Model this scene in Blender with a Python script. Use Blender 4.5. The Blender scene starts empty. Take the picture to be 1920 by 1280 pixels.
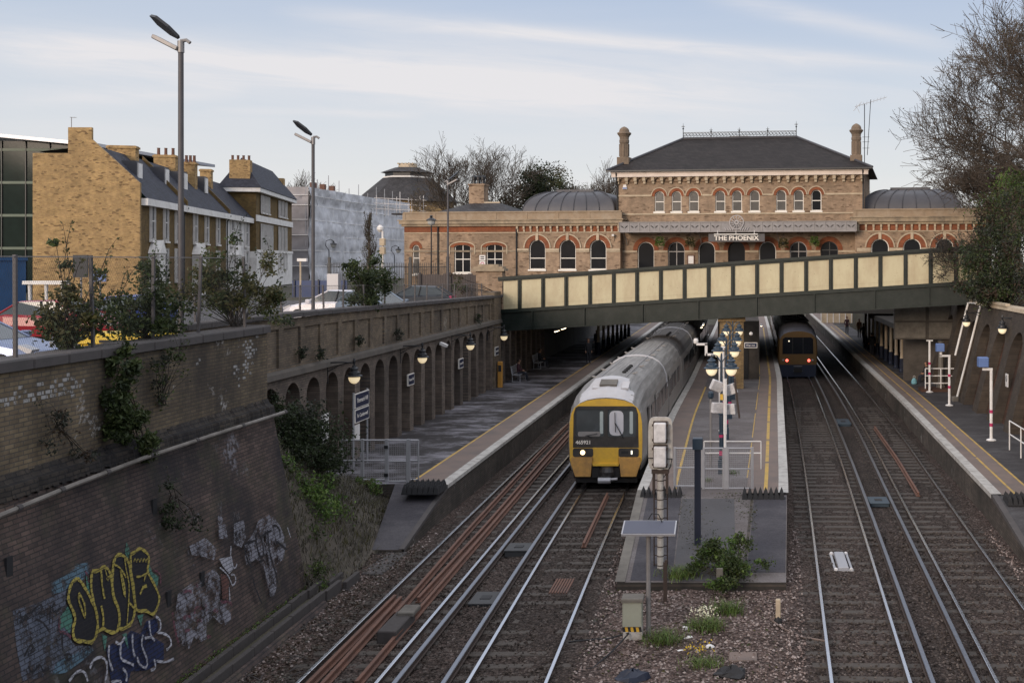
import bpy, math, random
from mathutils import Vector, Matrix
from mathutils.geometry import tessellate_polygon
RND = random.Random(11)
F, CU, CV, H = 2050.0, 1394.0, 489.0, 8.05      # focal length (px), principal point, eye height above rail
C = bpy.context.scene.collection
PI = math.pi
MW = {}

def G(u, v, z=0.0):
    s = (v - CV) / (H - z)
    return Vector(((u - CU) / s, F / s, z))
def D(u, v, Y):
    return Vector(((u - CU) * Y / F, Y, H - (v - CV) * Y / F))
def XP(u, v, X):
    Y = F * X / (u - CU)
    return Vector((X, Y, H - (v - CV) * Y / F))
def PV(u, v, p0, d):
    # ray through a pixel meets the vertical plane p0 + t*d: returns (t, z)
    k = (u - CU) / F
    t = (k * p0[1] - p0[0]) / (d[0] - k * d[1])
    Y = p0[1] + t * d[1]
    return t, H - (v - CV) * Y / F
def lerp_path(path, y):
    if y <= path[0][0]:
        a, b = path[0], path[1]
    elif y >= path[-1][0]:
        a, b = path[-2], path[-1]
    else:
        for a, b in zip(path, path[1:]):
            if a[0] <= y <= b[0]:
                break
    return a[1] + (b[1] - a[1]) * (y - a[0]) / (b[0] - a[0])

class MB:
    def __init__(s):
        s.v, s.f, s.mi, s.m = [], [], [], 0
        s.col = None
    def add(s, vs, fs):
        o = len(s.v)
        s.v.extend(tuple(p) for p in vs)
        for f in fs:
            s.f.append(tuple(i + o for i in f)); s.mi.append(s.m)
        return s
    def quad(s, a, b, c, d): return s.add([a, b, c, d], [(0, 1, 2, 3)])
    def poly(s, pts): return s.add(pts, [tuple(range(len(pts)))])
    def box(s, x0, x1, y0, y1, z0, z1, fn=None):
        vs = [(x, y, z) for z in (z0, z1) for y in (y0, y1) for x in (x0, x1)]
        if fn: vs = [fn(*p) for p in vs]
        return s.add(vs, [(0, 2, 3, 1), (4, 5, 7, 6), (0, 1, 5, 4), (2, 6, 7, 3), (0, 4, 6, 2), (1, 3, 7, 5)])
    def cbox(s, c, sz, rot=None):
        r = Matrix.Rotation(rot[0], 3, rot[1]) if rot else None
        vs = []
        for k in range(8):
            p = Vector(((k & 1) - .5, ((k >> 1) & 1) - .5, (k >> 2) - .5))
            p = Vector((p.x * sz[0], p.y * sz[1], p.z * sz[2]))
            if r: p = r @ p
            vs.append(p + Vector(c))
        return s.add(vs, [(0, 2, 3, 1), (4, 5, 7, 6), (0, 1, 5, 4), (2, 6, 7, 3), (0, 4, 6, 2), (1, 3, 7, 5)])
    def bbox(s, x0, x1, y0, y1, z0, z1, b=.02):
        # box with bevelled vertical edges and top
        p = [(x0 + b, y0), (x1 - b, y0), (x1, y0 + b), (x1, y1 - b), (x1 - b, y1), (x0 + b, y1), (x0, y1 - b), (x0, y0 + b)]
        cx, cy = (x0 + x1) / 2, (y0 + y1) / 2
        def ins(q): return (q[0] + (b if q[0] < cx else -b) * .8, q[1] + (b if q[1] < cy else -b) * .8)
        vs = [(q[0], q[1], z0) for q in p] + [(q[0], q[1], z1 - b) for q in p] + [(*ins(q), z1) for q in p]
        fs = [(i, (i + 1) % 8, 8 + (i + 1) % 8, 8 + i) for i in range(8)] + [(8 + i, 8 + (i + 1) % 8, 16 + (i + 1) % 8, 16 + i) for i in range(8)]
        fs += [tuple(range(16, 24)), tuple(range(7, -1, -1))]
        return s.add(vs, fs)
    def tube(s, pts, r, n=6, cap=True):
        pts = [Vector(p) for p in pts]
        k = len(pts)
        rs = r if isinstance(r, (list, tuple)) else [r] * k
        vs, fs = [], []
        a = None
        for i, p in enumerate(pts):
            t = (pts[min(i + 1, k - 1)] - pts[max(i - 1, 0)])
            t = t.normalized() if t.length > 1e-9 else Vector((0, 0, 1))
            if a is None:
                a = t.orthogonal().normalized()
            else:
                a = (a - t * a.dot(t))
                a = a.normalized() if a.length > 1e-6 else t.orthogonal().normalized()
            b = t.cross(a)
            for j in range(n):
                w = 2 * PI * j / n
                vs.append(p + (a * math.cos(w) + b * math.sin(w)) * rs[i])
        for i in range(k - 1):
            for j in range(n):
                q = (j + 1) % n
                fs.append((i * n + j, i * n + q, (i + 1) * n + q, (i + 1) * n + j))
        if cap:
            fs.append(tuple(range(n - 1, -1, -1))); fs.append(tuple((k - 1) * n + j for j in range(n)))
        return s.add(vs, fs)
    def lathe(s, prof, c=(0, 0, 0), n=16, sy=1.0):
        vs, fs = [], []
        for r, z in prof:
            for j in range(n):
                w = 2 * PI * j / n
                vs.append((c[0] + r * math.cos(w), c[1] + r * math.sin(w) * sy, c[2] + z))
        k = len(prof)
        for i in range(k - 1):
            for j in range(n):
                q = (j + 1) % n
                fs.append((i * n + j, i * n + q, (i + 1) * n + q, (i + 1) * n + j))
        fs.append(tuple(range(n - 1, -1, -1))); fs.append(tuple((k - 1) * n + j for j in range(n)))
        return s.add(vs, fs)
    def sheet(s, outer, holes, fn, d0=0.0, d1=None, edge=False):
        # polygon with holes in (a, b); fn(a, b, d) -> point; reveals from d0 to d1
        loops = [[Vector((p[0], p[1], 0)) for p in l] for l in [outer] + list(holes)]
        flat = [p for l in loops for p in l]
        tri = tessellate_polygon(loops)
        fs = []
        for t in tri:
            a, b, c = (flat[i] for i in t)
            if abs((b - a).cross(c - a).z) < 1e-9: continue
            fs.append(t if (b - a).cross(c - a).z > 0 else (t[0], t[2], t[1]))
        s.add([fn(p.x, p.y, d0) for p in flat], fs)
        if d1 is not None:
            for li, l in enumerate(loops):
                if li == 0 and not edge: continue
                k = len(l)
                vs = [fn(p.x, p.y, d0) for p in l] + [fn(p.x, p.y, d1) for p in l]
                s.add(vs, [(i, (i + 1) % k, k + (i + 1) % k, k + i) for i in range(k)])
        return s
    def solid(s, outer, fn, d0, d1):
        # closed prism of a simple polygon
        k = len(outer)
        vs = [fn(a, b, d0) for a, b in outer] + [fn(a, b, d1) for a, b in outer]
        fs = [(i, (i + 1) % k, k + (i + 1) % k, k + i) for i in range(k)]
        tri = tessellate_polygon([[Vector((a, b, 0)) for a, b in outer]])
        fs += [tuple(t) for t in tri] + [tuple(i + k for i in t[::-1]) for t in tri]
        return s.add(vs, fs)
    def ring(s, outer, inner, fn, d0, d1):
        # band between two loops of equal length, with thickness
        k = len(outer)
        vs = [fn(a, b, d0) for a, b in outer] + [fn(a, b, d0) for a, b in inner] + [fn(a, b, d1) for a, b in outer] + [fn(a, b, d1) for a, b in inner]
        fs = []
        for i in range(k):
            j = (i + 1) % k
            fs += [(i, j, k + j, k + i), (2 * k + i, 2 * k + j, j, i), (k + i, k + j, 3 * k + j, 3 * k + i)]
        return s.add(vs, fs)
    def band(s, outer, inner, fn, d0, d1):
        # open band (arch) between two polylines
        k = len(outer)
        vs = [fn(a, b, d0) for a, b in outer] + [fn(a, b, d0) for a, b in inner] + [fn(a, b, d1) for a, b in outer] + [fn(a, b, d1) for a, b in inner]
        fs = []
        for i in range(k - 1):
            j = i + 1
            fs += [(i, j, k + j, k + i), (2 * k + i, 2 * k + j, j, i), (k + i, k + j, 3 * k + j, 3 * k + i)]
        fs += [(0, k, 3 * k, 2 * k), (k - 1, 2 * k - 1, 4 * k - 1, 3 * k - 1)]
        return s.add(vs, fs)
    def build(s, name, mats, parent=None, world=False, smooth=False, bevel=0):
        me = bpy.data.meshes.new(name)
        vs = s.v
        if parent is not None and world:
            inv = MW[parent.name].inverted()
            vs = [tuple(inv @ Vector(p)) for p in s.v]
        me.from_pydata(vs, [], s.f)
        if not isinstance(mats, (list, tuple)): mats = [mats]
        for m in mats: me.materials.append(m)
        if len(mats) > 1: me.polygons.foreach_set('material_index', s.mi)
        if smooth: me.polygons.foreach_set('use_smooth', [True] * len(me.polygons))
        me.update()
        o = bpy.data.objects.new(name, me); C.objects.link(o)
        if parent is not None:
            o.parent = parent
            MW[o.name] = MW[parent.name].copy()
        else:
            MW[o.name] = Matrix.Identity(4)
        if bevel:
            b = o.modifiers.new('bevel', 'BEVEL'); b.width = bevel; b.segments = 2; b.limit_method = 'ANGLE'
        if smooth: 
            try: me.set_sharp_from_angle(angle=math.radians(40))
            except Exception: pass
        return o

def tag(o, label=None, cat=None, group=None, kind=None):
    if label: o['label'] = label
    if cat: o['category'] = cat
    if group: o['group'] = group
    if kind: o['kind'] = kind
    elif label and cat: o['kind'] = 'thing'
    return o
def thing(name, label, cat, loc=(0, 0, 0), rz=0.0, group=None, kind=None):
    o = bpy.data.objects.new(name, None); C.objects.link(o)
    o.empty_display_size = .2
    o.location = loc; o.rotation_euler = (0, 0, rz)
    MW[o.name] = Matrix.Translation(Vector(loc)) @ Matrix.Rotation(rz, 4, 'Z')
    return tag(o, label, cat, group, kind)
def struct(name, mb, mats, **k):
    return tag(mb.build(name, mats, **k), kind='structure')
def copy_tree(root, loc, rz=None, label=None, group=None, scale=None):
    r = root.copy(); C.objects.link(r); r.location = loc
    if rz is not None: r.rotation_euler = (0, 0, rz)
    if scale: r.scale = (scale,) * 3 if not isinstance(scale, tuple) else scale
    if label: r['label'] = label
    if group: r['group'] = group
    MW[r.name] = Matrix.Translation(Vector(loc)) @ Matrix.Rotation(r.rotation_euler[2], 4, 'Z')
    for ch in list(root.children):
        c = ch.copy(); C.objects.link(c); c.parent = r
        for g in list(ch.children):
            d = g.copy(); C.objects.link(d); d.parent = c
    return r

# ---------------------------------------------------------------- materials
class NT:
    def __init__(s, name):
        s.m = bpy.data.materials.new(name); s.m.use_nodes = True
        s.t = s.m.node_tree; s.t.nodes.clear()
        s.out = s.n('ShaderNodeOutputMaterial')
    def n(s, typ, **k):
        x = s.t.nodes.new(typ)
        for a, b in k.items(): setattr(x, a, b)
        return x
    def l(s, a, b): s.t.links.new(a, b)
    def val(s, sock, v):
        if hasattr(v, 'is_output') or isinstance(v, bpy.types.NodeSocket): s.l(v, sock)
        else: sock.default_value = v
    def math(s, op, a, b=0.0, clamp=False):
        x = s.n('ShaderNodeMath', operation=op); x.use_clamp = clamp
        s.val(x.inputs[0], a); s.val(x.inputs[1], b)
        return x.outputs[0]
    def mix(s, fac, a, b, mode='MIX'):
        x = s.n('ShaderNodeMix', data_type='RGBA', blend_type=mode)
        s.val(x.inputs[0], fac); s.val(x.inputs[6], c4(a)); s.val(x.inputs[7], c4(b))
        return x.outputs[2]
    def ramp(s, fac, stops):
        x = s.n('ShaderNodeValToRGB')
        e = x.color_ramp.elements
        while len(e) < len(stops): e.new(.5)
        for i, (p, c) in enumerate(stops):
            e[i].position = p; e[i].color = c4(c) if not isinstance(c, (int, float)) else (c, c, c, 1)
        s.l(fac, x.inputs[0])
        return x.outputs[0]
    def noise(s, vec, scale, detail=4.0, rough=.6):
        x = s.n('ShaderNodeTexNoise')
        x.inputs['Scale'].default_value = scale; x.inputs['Detail'].default_value = detail; x.inputs['Roughness'].default_value = rough
        if vec is not None: s.l(vec, x.inputs['Vector'])
        return x.outputs[0]
    def coord(s, world=False):
        if world: return s.n('ShaderNodeNewGeometry').outputs['Position']
        return s.n('ShaderNodeTexCoord').outputs['Object']
    def scale(s, vec, sc):
        x = s.n('ShaderNodeMapping'); x.inputs['Scale'].default_value = sc
        s.l(vec, x.inputs['Vector']); return x.outputs[0]
    def bsdf(s, col, rough=.8, metal=0.0, bump=None, bstr=.3, bdist=.02, spec=.5, emit=None, estr=0.0, alpha=None):
        b = s.n('ShaderNodeBsdfPrincipled')
        s.val(b.inputs['Base Color'], c4(col)); s.val(b.inputs['Roughness'], rough); s.val(b.inputs['Metallic'], metal)
        b.inputs['Specular IOR Level'].default_value = spec
        if emit is not None:
            s.val(b.inputs['Emission Color'], c4(emit)); b.inputs['Emission Strength'].default_value = estr
        if bump is not None:
            x = s.n('ShaderNodeBump'); x.inputs['Strength'].default_value = bstr; x.inputs['Distance'].default_value = bdist
            s.l(bump, x.inputs['Height']); s.l(x.outputs[0], b.inputs['Normal'])
        if alpha is not None:
            t = s.n('ShaderNodeBsdfTransparent'); mx = s.n('ShaderNodeMixShader')
            s.val(mx.inputs[0], alpha); s.l(t.outputs[0], mx.inputs[1]); s.l(b.outputs[0], mx.inputs[2])
            s.l(mx.outputs[0], s.out.inputs[0])
        else:
            s.l(b.outputs[0], s.out.inputs[0])
        return s.m
def c4(c):
    if isinstance(c, bpy.types.NodeSocket): return c
    if isinstance(c, (int, float)): return (c, c, c, 1)
    return tuple(c) if len(c) == 4 else (c[0], c[1], c[2], 1)
def mul(c, k): return tuple(x * k for x in c[:3])

def plain(name, col, rough=.6, var=.25, sc=6.0, metal=0.0, bump=0.0, spec=.5, dirt=None, damt=.5, dsc=1.2, world=False, stretch=None):
    # painted / weathered surface: two noises of tone, optional dirt patches
    t = NT(name); p = t.coord(world)
    if stretch: p = t.scale(p, stretch)
    n1 = t.noise(p, sc, 5)
    c = t.mix(n1, mul(col, 1 - var), mul(col, 1 + var))
    if dirt:
        n2 = t.noise(p, dsc, 6, .7)
        m = t.ramp(n2, [(.42, 0.0), (.68, 1.0)])
        c = t.mix(t.math('MULTIPLY', m, damt), c, dirt)
    rr = t.math('ADD', t.math('MULTIPLY', n1, .2), rough - .1)
    return t.bsdf(c, rr, metal, n1 if bump else None, bump, .02, spec)

def brick(name, c1, c2, mortar, dirt=None, damt=.6, dsc=.35, w=.225, h=.075, ms=.010, mode='xy', patch=None, pamt=0.0, moss=None, bstr=.5, dark=None, darka=.35):
    t = NT(name); p = t.coord()
    sp = t.n('ShaderNodeSeparateXYZ'); t.l(p, sp.inputs[0])
    if mode == 'xy': u = t.math('ADD', sp.outputs[0], sp.outputs[1])
    elif mode == 'y': u = sp.outputs[1]
    else: u = sp.outputs[0]
    cb = t.n('ShaderNodeCombineXYZ'); t.l(u, cb.inputs[0]); t.l(sp.outputs[2], cb.inputs[1])
    b = t.n('ShaderNodeTexBrick')
    t.l(cb.outputs[0], b.inputs['Vector'])
    b.inputs['Color1'].default_value = c4(c1); b.inputs['Color2'].default_value = c4(c2); b.inputs['Mortar'].default_value = c4(mortar)
    b.inputs['Scale'].default_value = 1.0; b.inputs['Brick Width'].default_value = w; b.inputs['Row Height'].default_value = h
    b.inputs['Mortar Size'].default_value = ms; b.inputs['Mortar Smooth'].default_value = .2; b.inputs['Bias'].default_value = -.1
    col = b.outputs[0]
    if dark is not None:
        v = t.n('ShaderNodeTexVoronoi'); v.inputs['Scale'].default_value = 1.0
        t.l(t.scale(cb.outputs[0], (1 / w * .9, 1 / h * .9, 1)), v.inputs['Vector'])
        sx = t.n('ShaderNodeSeparateColor'); t.l(v.outputs['Color'], sx.inputs[0])
        col = t.mix(t.math('MULTIPLY', t.math('GREATER_THAN', sx.outputs[0], 1 - darka), .75), col, dark)
    n1 = t.noise(p, 2.3, 6, .65)
    col = t.mix(1.0, col, t.ramp(n1, [(.25, (.55, .55, .55)), (.75, (1.25, 1.22, 1.2))]), 'MULTIPLY')
    if dirt is not None:
        n2 = t.noise(t.scale(p, (1, 1, .55)), dsc, 7, .68)
        col = t.mix(t.math('MULTIPLY', t.ramp(n2, [(.38, 0.0), (.66, 1.0)]), damt), col, dirt)
    if patch is not None:
        n3 = t.noise(p, .55, 8, .7); n4 = t.noise(p, 9.0, 3, .6)
        k = t.math('MULTIPLY', t.ramp(n3, [(.60, 0.0), (.66, 1.0)]), t.ramp(n4, [(.45, 0.0), (.55, 1.0)]))
        col = t.mix(t.math('MULTIPLY', k, pamt), col, patch)
    if moss is not None:
        n5 = t.noise(p, .9, 7, .7)
        col = t.mix(t.math('MULTIPLY', t.ramp(n5, [(.5, 0.0), (.72, 1.0)]), .55), col, moss)
    hgt = t.math('SUBTRACT', t.math('MULTIPLY', n1, .4), b.outputs['Fac'])
    return t.bsdf(col, .9, 0, hgt, bstr, .012, .25)

def glass(name, col=(.012, .014, .018), rough=.06, var=0.0, spec=.5):
    t = NT(name); p = t.coord()
    n = t.noise(p, 1.3, 3)
    c = t.mix(n, mul(col, .6), mul(col, 1.6))
    return t.bsdf(c, rough, 0, n, .04, .02, spec)
def lamp(name, col, strength):
    t = NT(name)
    return t.bsdf((.8, .75, .6), .3, emit=col, estr=strength)
def slate(name, col, h=.22, w=.3):
    t = NT(name); p = t.coord()
    sp = t.n('ShaderNodeSeparateXYZ'); t.l(p, sp.inputs[0])
    cb = t.n('ShaderNodeCombineXYZ')
    t.l(t.math('ADD', sp.outputs[0], sp.outputs[1]), cb.inputs[0]); t.l(sp.outputs[2], cb.inputs[1])
    b = t.n('ShaderNodeTexBrick'); t.l(cb.outputs[0], b.inputs['Vector'])
    b.inputs['Color1'].default_value = c4(mul(col, .75)); b.inputs['Color2'].default_value = c4(mul(col, 1.25)); b.inputs['Mortar'].default_value = c4(mul(col, .45))
    b.inputs['Scale'].default_value = 1; b.inputs['Brick Width'].default_value = w; b.inputs['Row Height'].default_value = h * .6; b.inputs['Mortar Size'].default_value = .012
    n = t.noise(p, 1.1, 6, .7)
    c = t.mix(1.0, b.outputs[0], t.ramp(n, [(.3, .7), (.7, 1.25)]), 'MULTIPLY')
    return t.bsdf(c, .72, 0, b.outputs['Fac'], .4, .01, .22)
def leafmat(name, cols, rough=.55, trans=.3, sc=1.2):
    t = NT(name); p = t.coord()
    oi = t.n('ShaderNodeNewGeometry')
    n = t.noise(p, sc, 3)
    f = t.math('ADD', t.math('MULTIPLY', n, .55), t.math('MULTIPLY', oi.outputs['Random Per Island'], .5), clamp=True)
    c = t.ramp(f, [(i / max(1, len(cols) - 1) * .6 + .2, q) for i, q in enumerate(cols)])
    b = t.n('ShaderNodeBsdfPrincipled'); t.l(c, b.inputs['Base Color']); b.inputs['Roughness'].default_value = rough
    b.inputs['Specular IOR Level'].default_value = .35
    tr = t.n('ShaderNodeBsdfTranslucent'); t.l(c, tr.inputs[0])
    mx = t.n('ShaderNodeMixShader'); mx.inputs[0].default_value = trans
    t.l(b.outputs[0], mx.inputs[1]); t.l(tr.outputs[0], mx.inputs[2]); t.l(mx.outputs[0], t.out.inputs[0])
    return t.m

K = {}
K['stock_brick'] = brick('stock_brick', (.22, .172, .108), (.145, .112, .077), (.105, .092, .076), dirt=(.035, .031, .03), damt=.8, mode='y', patch=(.62, .6, .58), pamt=.75, dsc=.45)
K['stock_parapet'] = brick('stock_parapet', (.26, .20, .135), (.17, .133, .096), (.13, .112, .095), dirt=(.05, .043, .04), damt=.7, mode='y', patch=(.5, .47, .42), pamt=.35)
K['arch_brick'] = brick('arch_brick', (.215, .17, .138), (.14, .113, .094), (.12, .105, .094), dirt=(.04, .035, .033), damt=.6, mode='y')
K['arch_red'] = brick('arch_red', (.16, .085, .055), (.11, .065, .045), (.07, .055, .045), dirt=(.035, .03, .028), damt=.5, mode='y')
K['batter_brick'] = brick('batter_brick', (.135, .096, .082), (.072, .054, .049), (.05, .044, .042), dirt=(.021, .02, .023), damt=.92, mode='y', dsc=.62, patch=(.26, .26, .29), pamt=.6, moss=(.06, .062, .035))
K['right_red'] = brick('right_red', (.135, .06, .038), (.075, .04, .028), (.05, .04, .034), dirt=(.04, .033, .028), damt=.5, mode='y')
K['right_pier'] = brick('right_pier', (.085, .068, .053), (.06, .049, .04), (.052, .045, .039), dirt=(.035, .03, .028), damt=.5, mode='y')
K['gable_brick'] = brick('gable_brick', (.50, .325, .135), (.34, .21, .09), (.36, .28, .17), dirt=(.22, .15, .08), damt=.35, w=.23, h=.08, dark=(.13, .08, .045), darka=.085, dsc=.3)
K['terrace_brick'] = brick('terrace_brick', (.19, .125, .045), (.13, .085, .035), (.12, .09, .05), dirt=(.07, .05, .03), damt=.4, w=.3, h=.1)
K['pub_brick'] = brick('pub_brick', (.43, .305, .205), (.33, .23, .155), (.30, .24, .185), dirt=(.13, .095, .065), damt=.6, w=.24, h=.08, dark=(.12, .075, .05), darka=.08, dsc=.3)
K['pub_red'] = brick('pub_red', (.33, .105, .045), (.25, .075, .035), (.2, .1, .06), dirt=(.12, .06, .04), damt=.4, w=.24, h=.08)
K['pier_brick'] = brick('pier_brick', (.32, .22, .10), (.2, .13, .065), (.16, .125, .08), dirt=(.08, .06, .04), damt=.4)
K['stone'] = plain('stone', (.36, .28, .19), .85, .3, 5, bump=.2, dirt=(.10, .085, .07), damt=.85, dsc=.8)
K['pale_stone'] = plain('pale_stone', (.48, .39, .28), .85, .2, 5, bump=.1, dirt=(.2, .16, .11), damt=.5, dsc=1.5)
K['coping_stone'] = plain('coping_stone', (.072, .063, .062), .85, .3, 4, bump=.3, dirt=(.05, .047, .045), damt=.7, dsc=1.4)
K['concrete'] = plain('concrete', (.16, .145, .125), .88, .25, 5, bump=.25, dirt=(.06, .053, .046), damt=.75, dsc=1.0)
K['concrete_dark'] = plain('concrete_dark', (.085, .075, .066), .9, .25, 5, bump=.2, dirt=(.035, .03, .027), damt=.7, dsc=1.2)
K['asphalt'] = plain('asphalt', (.055, .052, .055), .8, .3, 14, bump=.2, dirt=(.09, .085, .09), damt=.6, dsc=.5)
K['earth'] = plain('earth', (.06, .05, .034), .95, .4, 3, bump=.5, dirt=(.035, .045, .018), damt=.6, dsc=.3)
K['white'] = plain('white', (.74, .72, .70), .55, .08, 4, dirt=(.4, .36, .33), damt=.45, dsc=1.4)
K['frame_white'] = plain('frame_white', (.72, .68, .62), .5, .08, 3)
K['window_dark'] = glass('window_dark', (.010, .011, .014), .08, spec=.12)
K['window_pale'] = glass('window_pale', (.085, .08, .075), .12, spec=.3)
K['slate_pub'] = slate('slate_pub', (.024, .02, .0195))
K['slate_blue'] = slate('slate_blue', (.036, .038, .052))
K['slate_mid'] = slate('slate_mid', (.045, .043, .045))
K['lead'] = plain('lead', (.06, .06, .07), .55, .15, 1.5, metal=.2, dirt=(.10, .098, .105), damt=.5, dsc=.6)
K['green_paint'] = plain('green_paint', (.006, .0115, .009), .5, .35, 3, bump=.05, dirt=(.024, .028, .025), damt=.7, dsc=1.3, spec=.3)
K['cream_paint'] = plain('cream_paint', (.48, .425, .27), .5, .10, 1.5, dirt=(.36, .28, .17), damt=.8, dsc=1.1, stretch=(1, 1, .4))
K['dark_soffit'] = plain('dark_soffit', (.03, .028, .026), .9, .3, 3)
K['black_iron'] = plain('black_iron', (.014, .015, .018), .45, .3, 8)
K['blue_iron'] = plain('blue_iron', (.022, .040, .062), .4, .25, 8)
K['grey_metal'] = plain('grey_metal', (.26, .25, .25), .5, .15, 5, metal=.3, dirt=(.14, .12, .11), damt=.5)
K['galv'] = plain('galv', (.36, .36, .38), .45, .12, 8, metal=.35)
K['rail_rust'] = plain('rail_rust', (.045, .03, .024), .8, .4, 9, bump=.3)
K['scrap_rust'] = plain('scrap_rust', (.135, .062, .04), .75, .35, 7, bump=.3, dirt=(.065, .038, .03), damt=.6)
K['rail_top'] = plain('rail_top', (.62, .63, .66), .22, .08, 12, metal=1.0)
K['cond_top'] = plain('cond_top', (.24, .255, .29), .36, .12, 12, metal=1.0)
K['sleeper'] = plain('sleeper', (.066, .055, .047), .92, .35, 6, bump=.4, dirt=(.03, .025, .022), damt=.6)
K['wood'] = plain('wood', (.052, .045, .043), .9, .35, 8, bump=.4)
K['white_paint'] = plain('white_paint', (.62, .6, .6), .6, .12, 6, dirt=(.2, .19, .19), damt=.7, dsc=2.5)
K['yellow_line'] = plain('yellow_line', (.48, .30, .06), .7, .15, 5, dirt=(.18, .14, .08), damt=.7, dsc=2.0)
K['tactile'] = plain('tactile', (.17, .125, .105), .85, .15, 6, bump=.15, dirt=(.10, .085, .08), damt=.7, dsc=.9)
K['rubber'] = plain('rubber', (.014, .014, .016), .7, .3, 6)
K['magenta'] = plain('magenta', (.42, .03, .11), .5, .1, 4)
K['blue_plastic'] = plain('blue_plastic', (.10, .16, .34), .5, .15, 4)
K['navy'] = plain('navy', (.007, .012, .03), .5, .2, 4)
K['skin'] = plain('skin', (.36, .2, .13), .6, .1, 6)
K['hair'] = plain('hair', (.02, .014, .01), .7, .3, 20)
K['globe'] = lamp('globe', (1.0, .78, .46), .62)
K['tubelight'] = lamp('tubelight', (1.0, .78, .5), 6.0)
K['headlight'] = lamp('headlight', (1.0, .70, .34), 3.0)
K['taillight'] = lamp('taillight', (1.0, .10, .06), 2.6)
K['solar'] = plain('solar', (.075, .08, .11), .5, .15, 3, spec=.3)
K['bark'] = plain('bark', (.065, .05, .038), .9, .3, 6)
K['bark_dark'] = plain('bark_dark', (.034, .026, .02), .9, .3, 6)
K['leaf_dark'] = leafmat('leaf_dark', [(.012, .02, .008), (.028, .042, .016), (.05, .066, .028)])
K['leaf_mid'] = leafmat('leaf_mid', [(.02, .032, .010), (.045, .068, .02), (.085, .10, .035)])
K['leaf_bright'] = leafmat('leaf_bright', [(.045, .085, .018), (.09, .16, .032), (.17, .235, .06)])
K['leaf_olive'] = leafmat('leaf_olive', [(.04, .042, .014), (.075, .07, .024), (.11, .10, .04)])
K['leaf_brown'] = leafmat('leaf_brown', [(.03, .02, .013), (.055, .035, .022), (.08, .055, .035)])
K['leaf_grey'] = leafmat('leaf_grey', [(.016, .018, .013), (.034, .038, .027), (.055, .06, .042)])
K['grass_dry'] = leafmat('grass_dry', [(.055, .05, .04), (.105, .095, .08), (.15, .135, .115)])
K['grass_green'] = leafmat('grass_green', [(.09, .15, .03), (.15, .23, .05), (.24, .31, .09)], trans=.45)
K['flower_yellow'] = plain('flower_yellow', (.6, .42, .02), .6, .1, 3)
K['flower_white'] = plain('flower_white', (.7, .68, .5), .6, .1, 3)
# ---------------------------------------------------------------- tracks, ballast, ground
T1 = [(4, -7.6), (20.9, -7.78), (34, -7.92), (44, -8.0), (130, -7.98)]
T2 = [(4, -4.2), (20.9, -4.53), (30, -4.75), (40, -4.92), (50, -4.9), (66, -4.68), (118, -4.6), (200, -4.6)]
T3 = [(4, 1.95), (20.9, 2.44), (33.4, 2.85), (42, 3.12), (50, 3.33), (65, 3.65), (119, 4.3), (200, 5.0)]
T4 = [(4, 4.95), (20.9, 5.62), (25.4, 5.77), (37.4, 6.12), (49.8, 6.52), (65.7, 6.8), (111, 7.05), (200, 7.6)]
def smooth(path):
    def f(y):
        return sum(lerp_path(path, y + d) for d in (-3, -1.5, 0, 1.5, 3)) / 5
    return f
t1, t2, t3, t4 = smooth(T1), smooth(T2), smooth(T3), smooth(T4)
def yrange(y0, y1, st=2.0):
    n = max(1, int(math.ceil((y1 - y0) / st)))
    return [y0 + (y1 - y0) * i / n for i in range(n + 1)]
def sweep(mb, fx, prof, y0, y1, step=2.0, zf=None, topm=None):
    # sweep a closed profile [(dx, z)] along x = fx(y)
    ys = yrange(y0, y1, step); k = len(prof)
    vs = [(fx(y) + dx, y, z + (zf(y) if zf else 0)) for y in ys for dx, z in prof]
    base = len(mb.v); mb.v.extend(vs)
    for i in range(len(ys) - 1):
        for j in range(k):
            q = (j + 1) % k
            mb.f.append((base + i * k + j, base + (i + 1) * k + j, base + (i + 1) * k + q, base + i * k + q))
            mb.mi.append(1 if topm and j in topm else 0)
    mb.f.append(tuple(base + j for j in range(k))); mb.mi.append(0)
    mb.f.append(tuple(base + (len(ys) - 1) * k + j for j in range(k - 1, -1, -1))); mb.mi.append(0)
RAIL = [(-.07, -.155), (-.07, -.14), (-.012, -.12), (-.012, -.045), (-.036, -.035), (-.036, -.004), (-.028, 0), (.028, 0), (.036, -.004), (.036, -.035), (.012, -.045), (.012, -.12), (.07, -.14), (.07, -.155)]
CONDUCT = [(-.07, -.06), (-.07, -.04), (-.045, -.03), (-.05, .066), (-.04, .076), (.04, .076), (.05, .066), (.045, -.03), (.07, -.04), (.07, -.06)]
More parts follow.
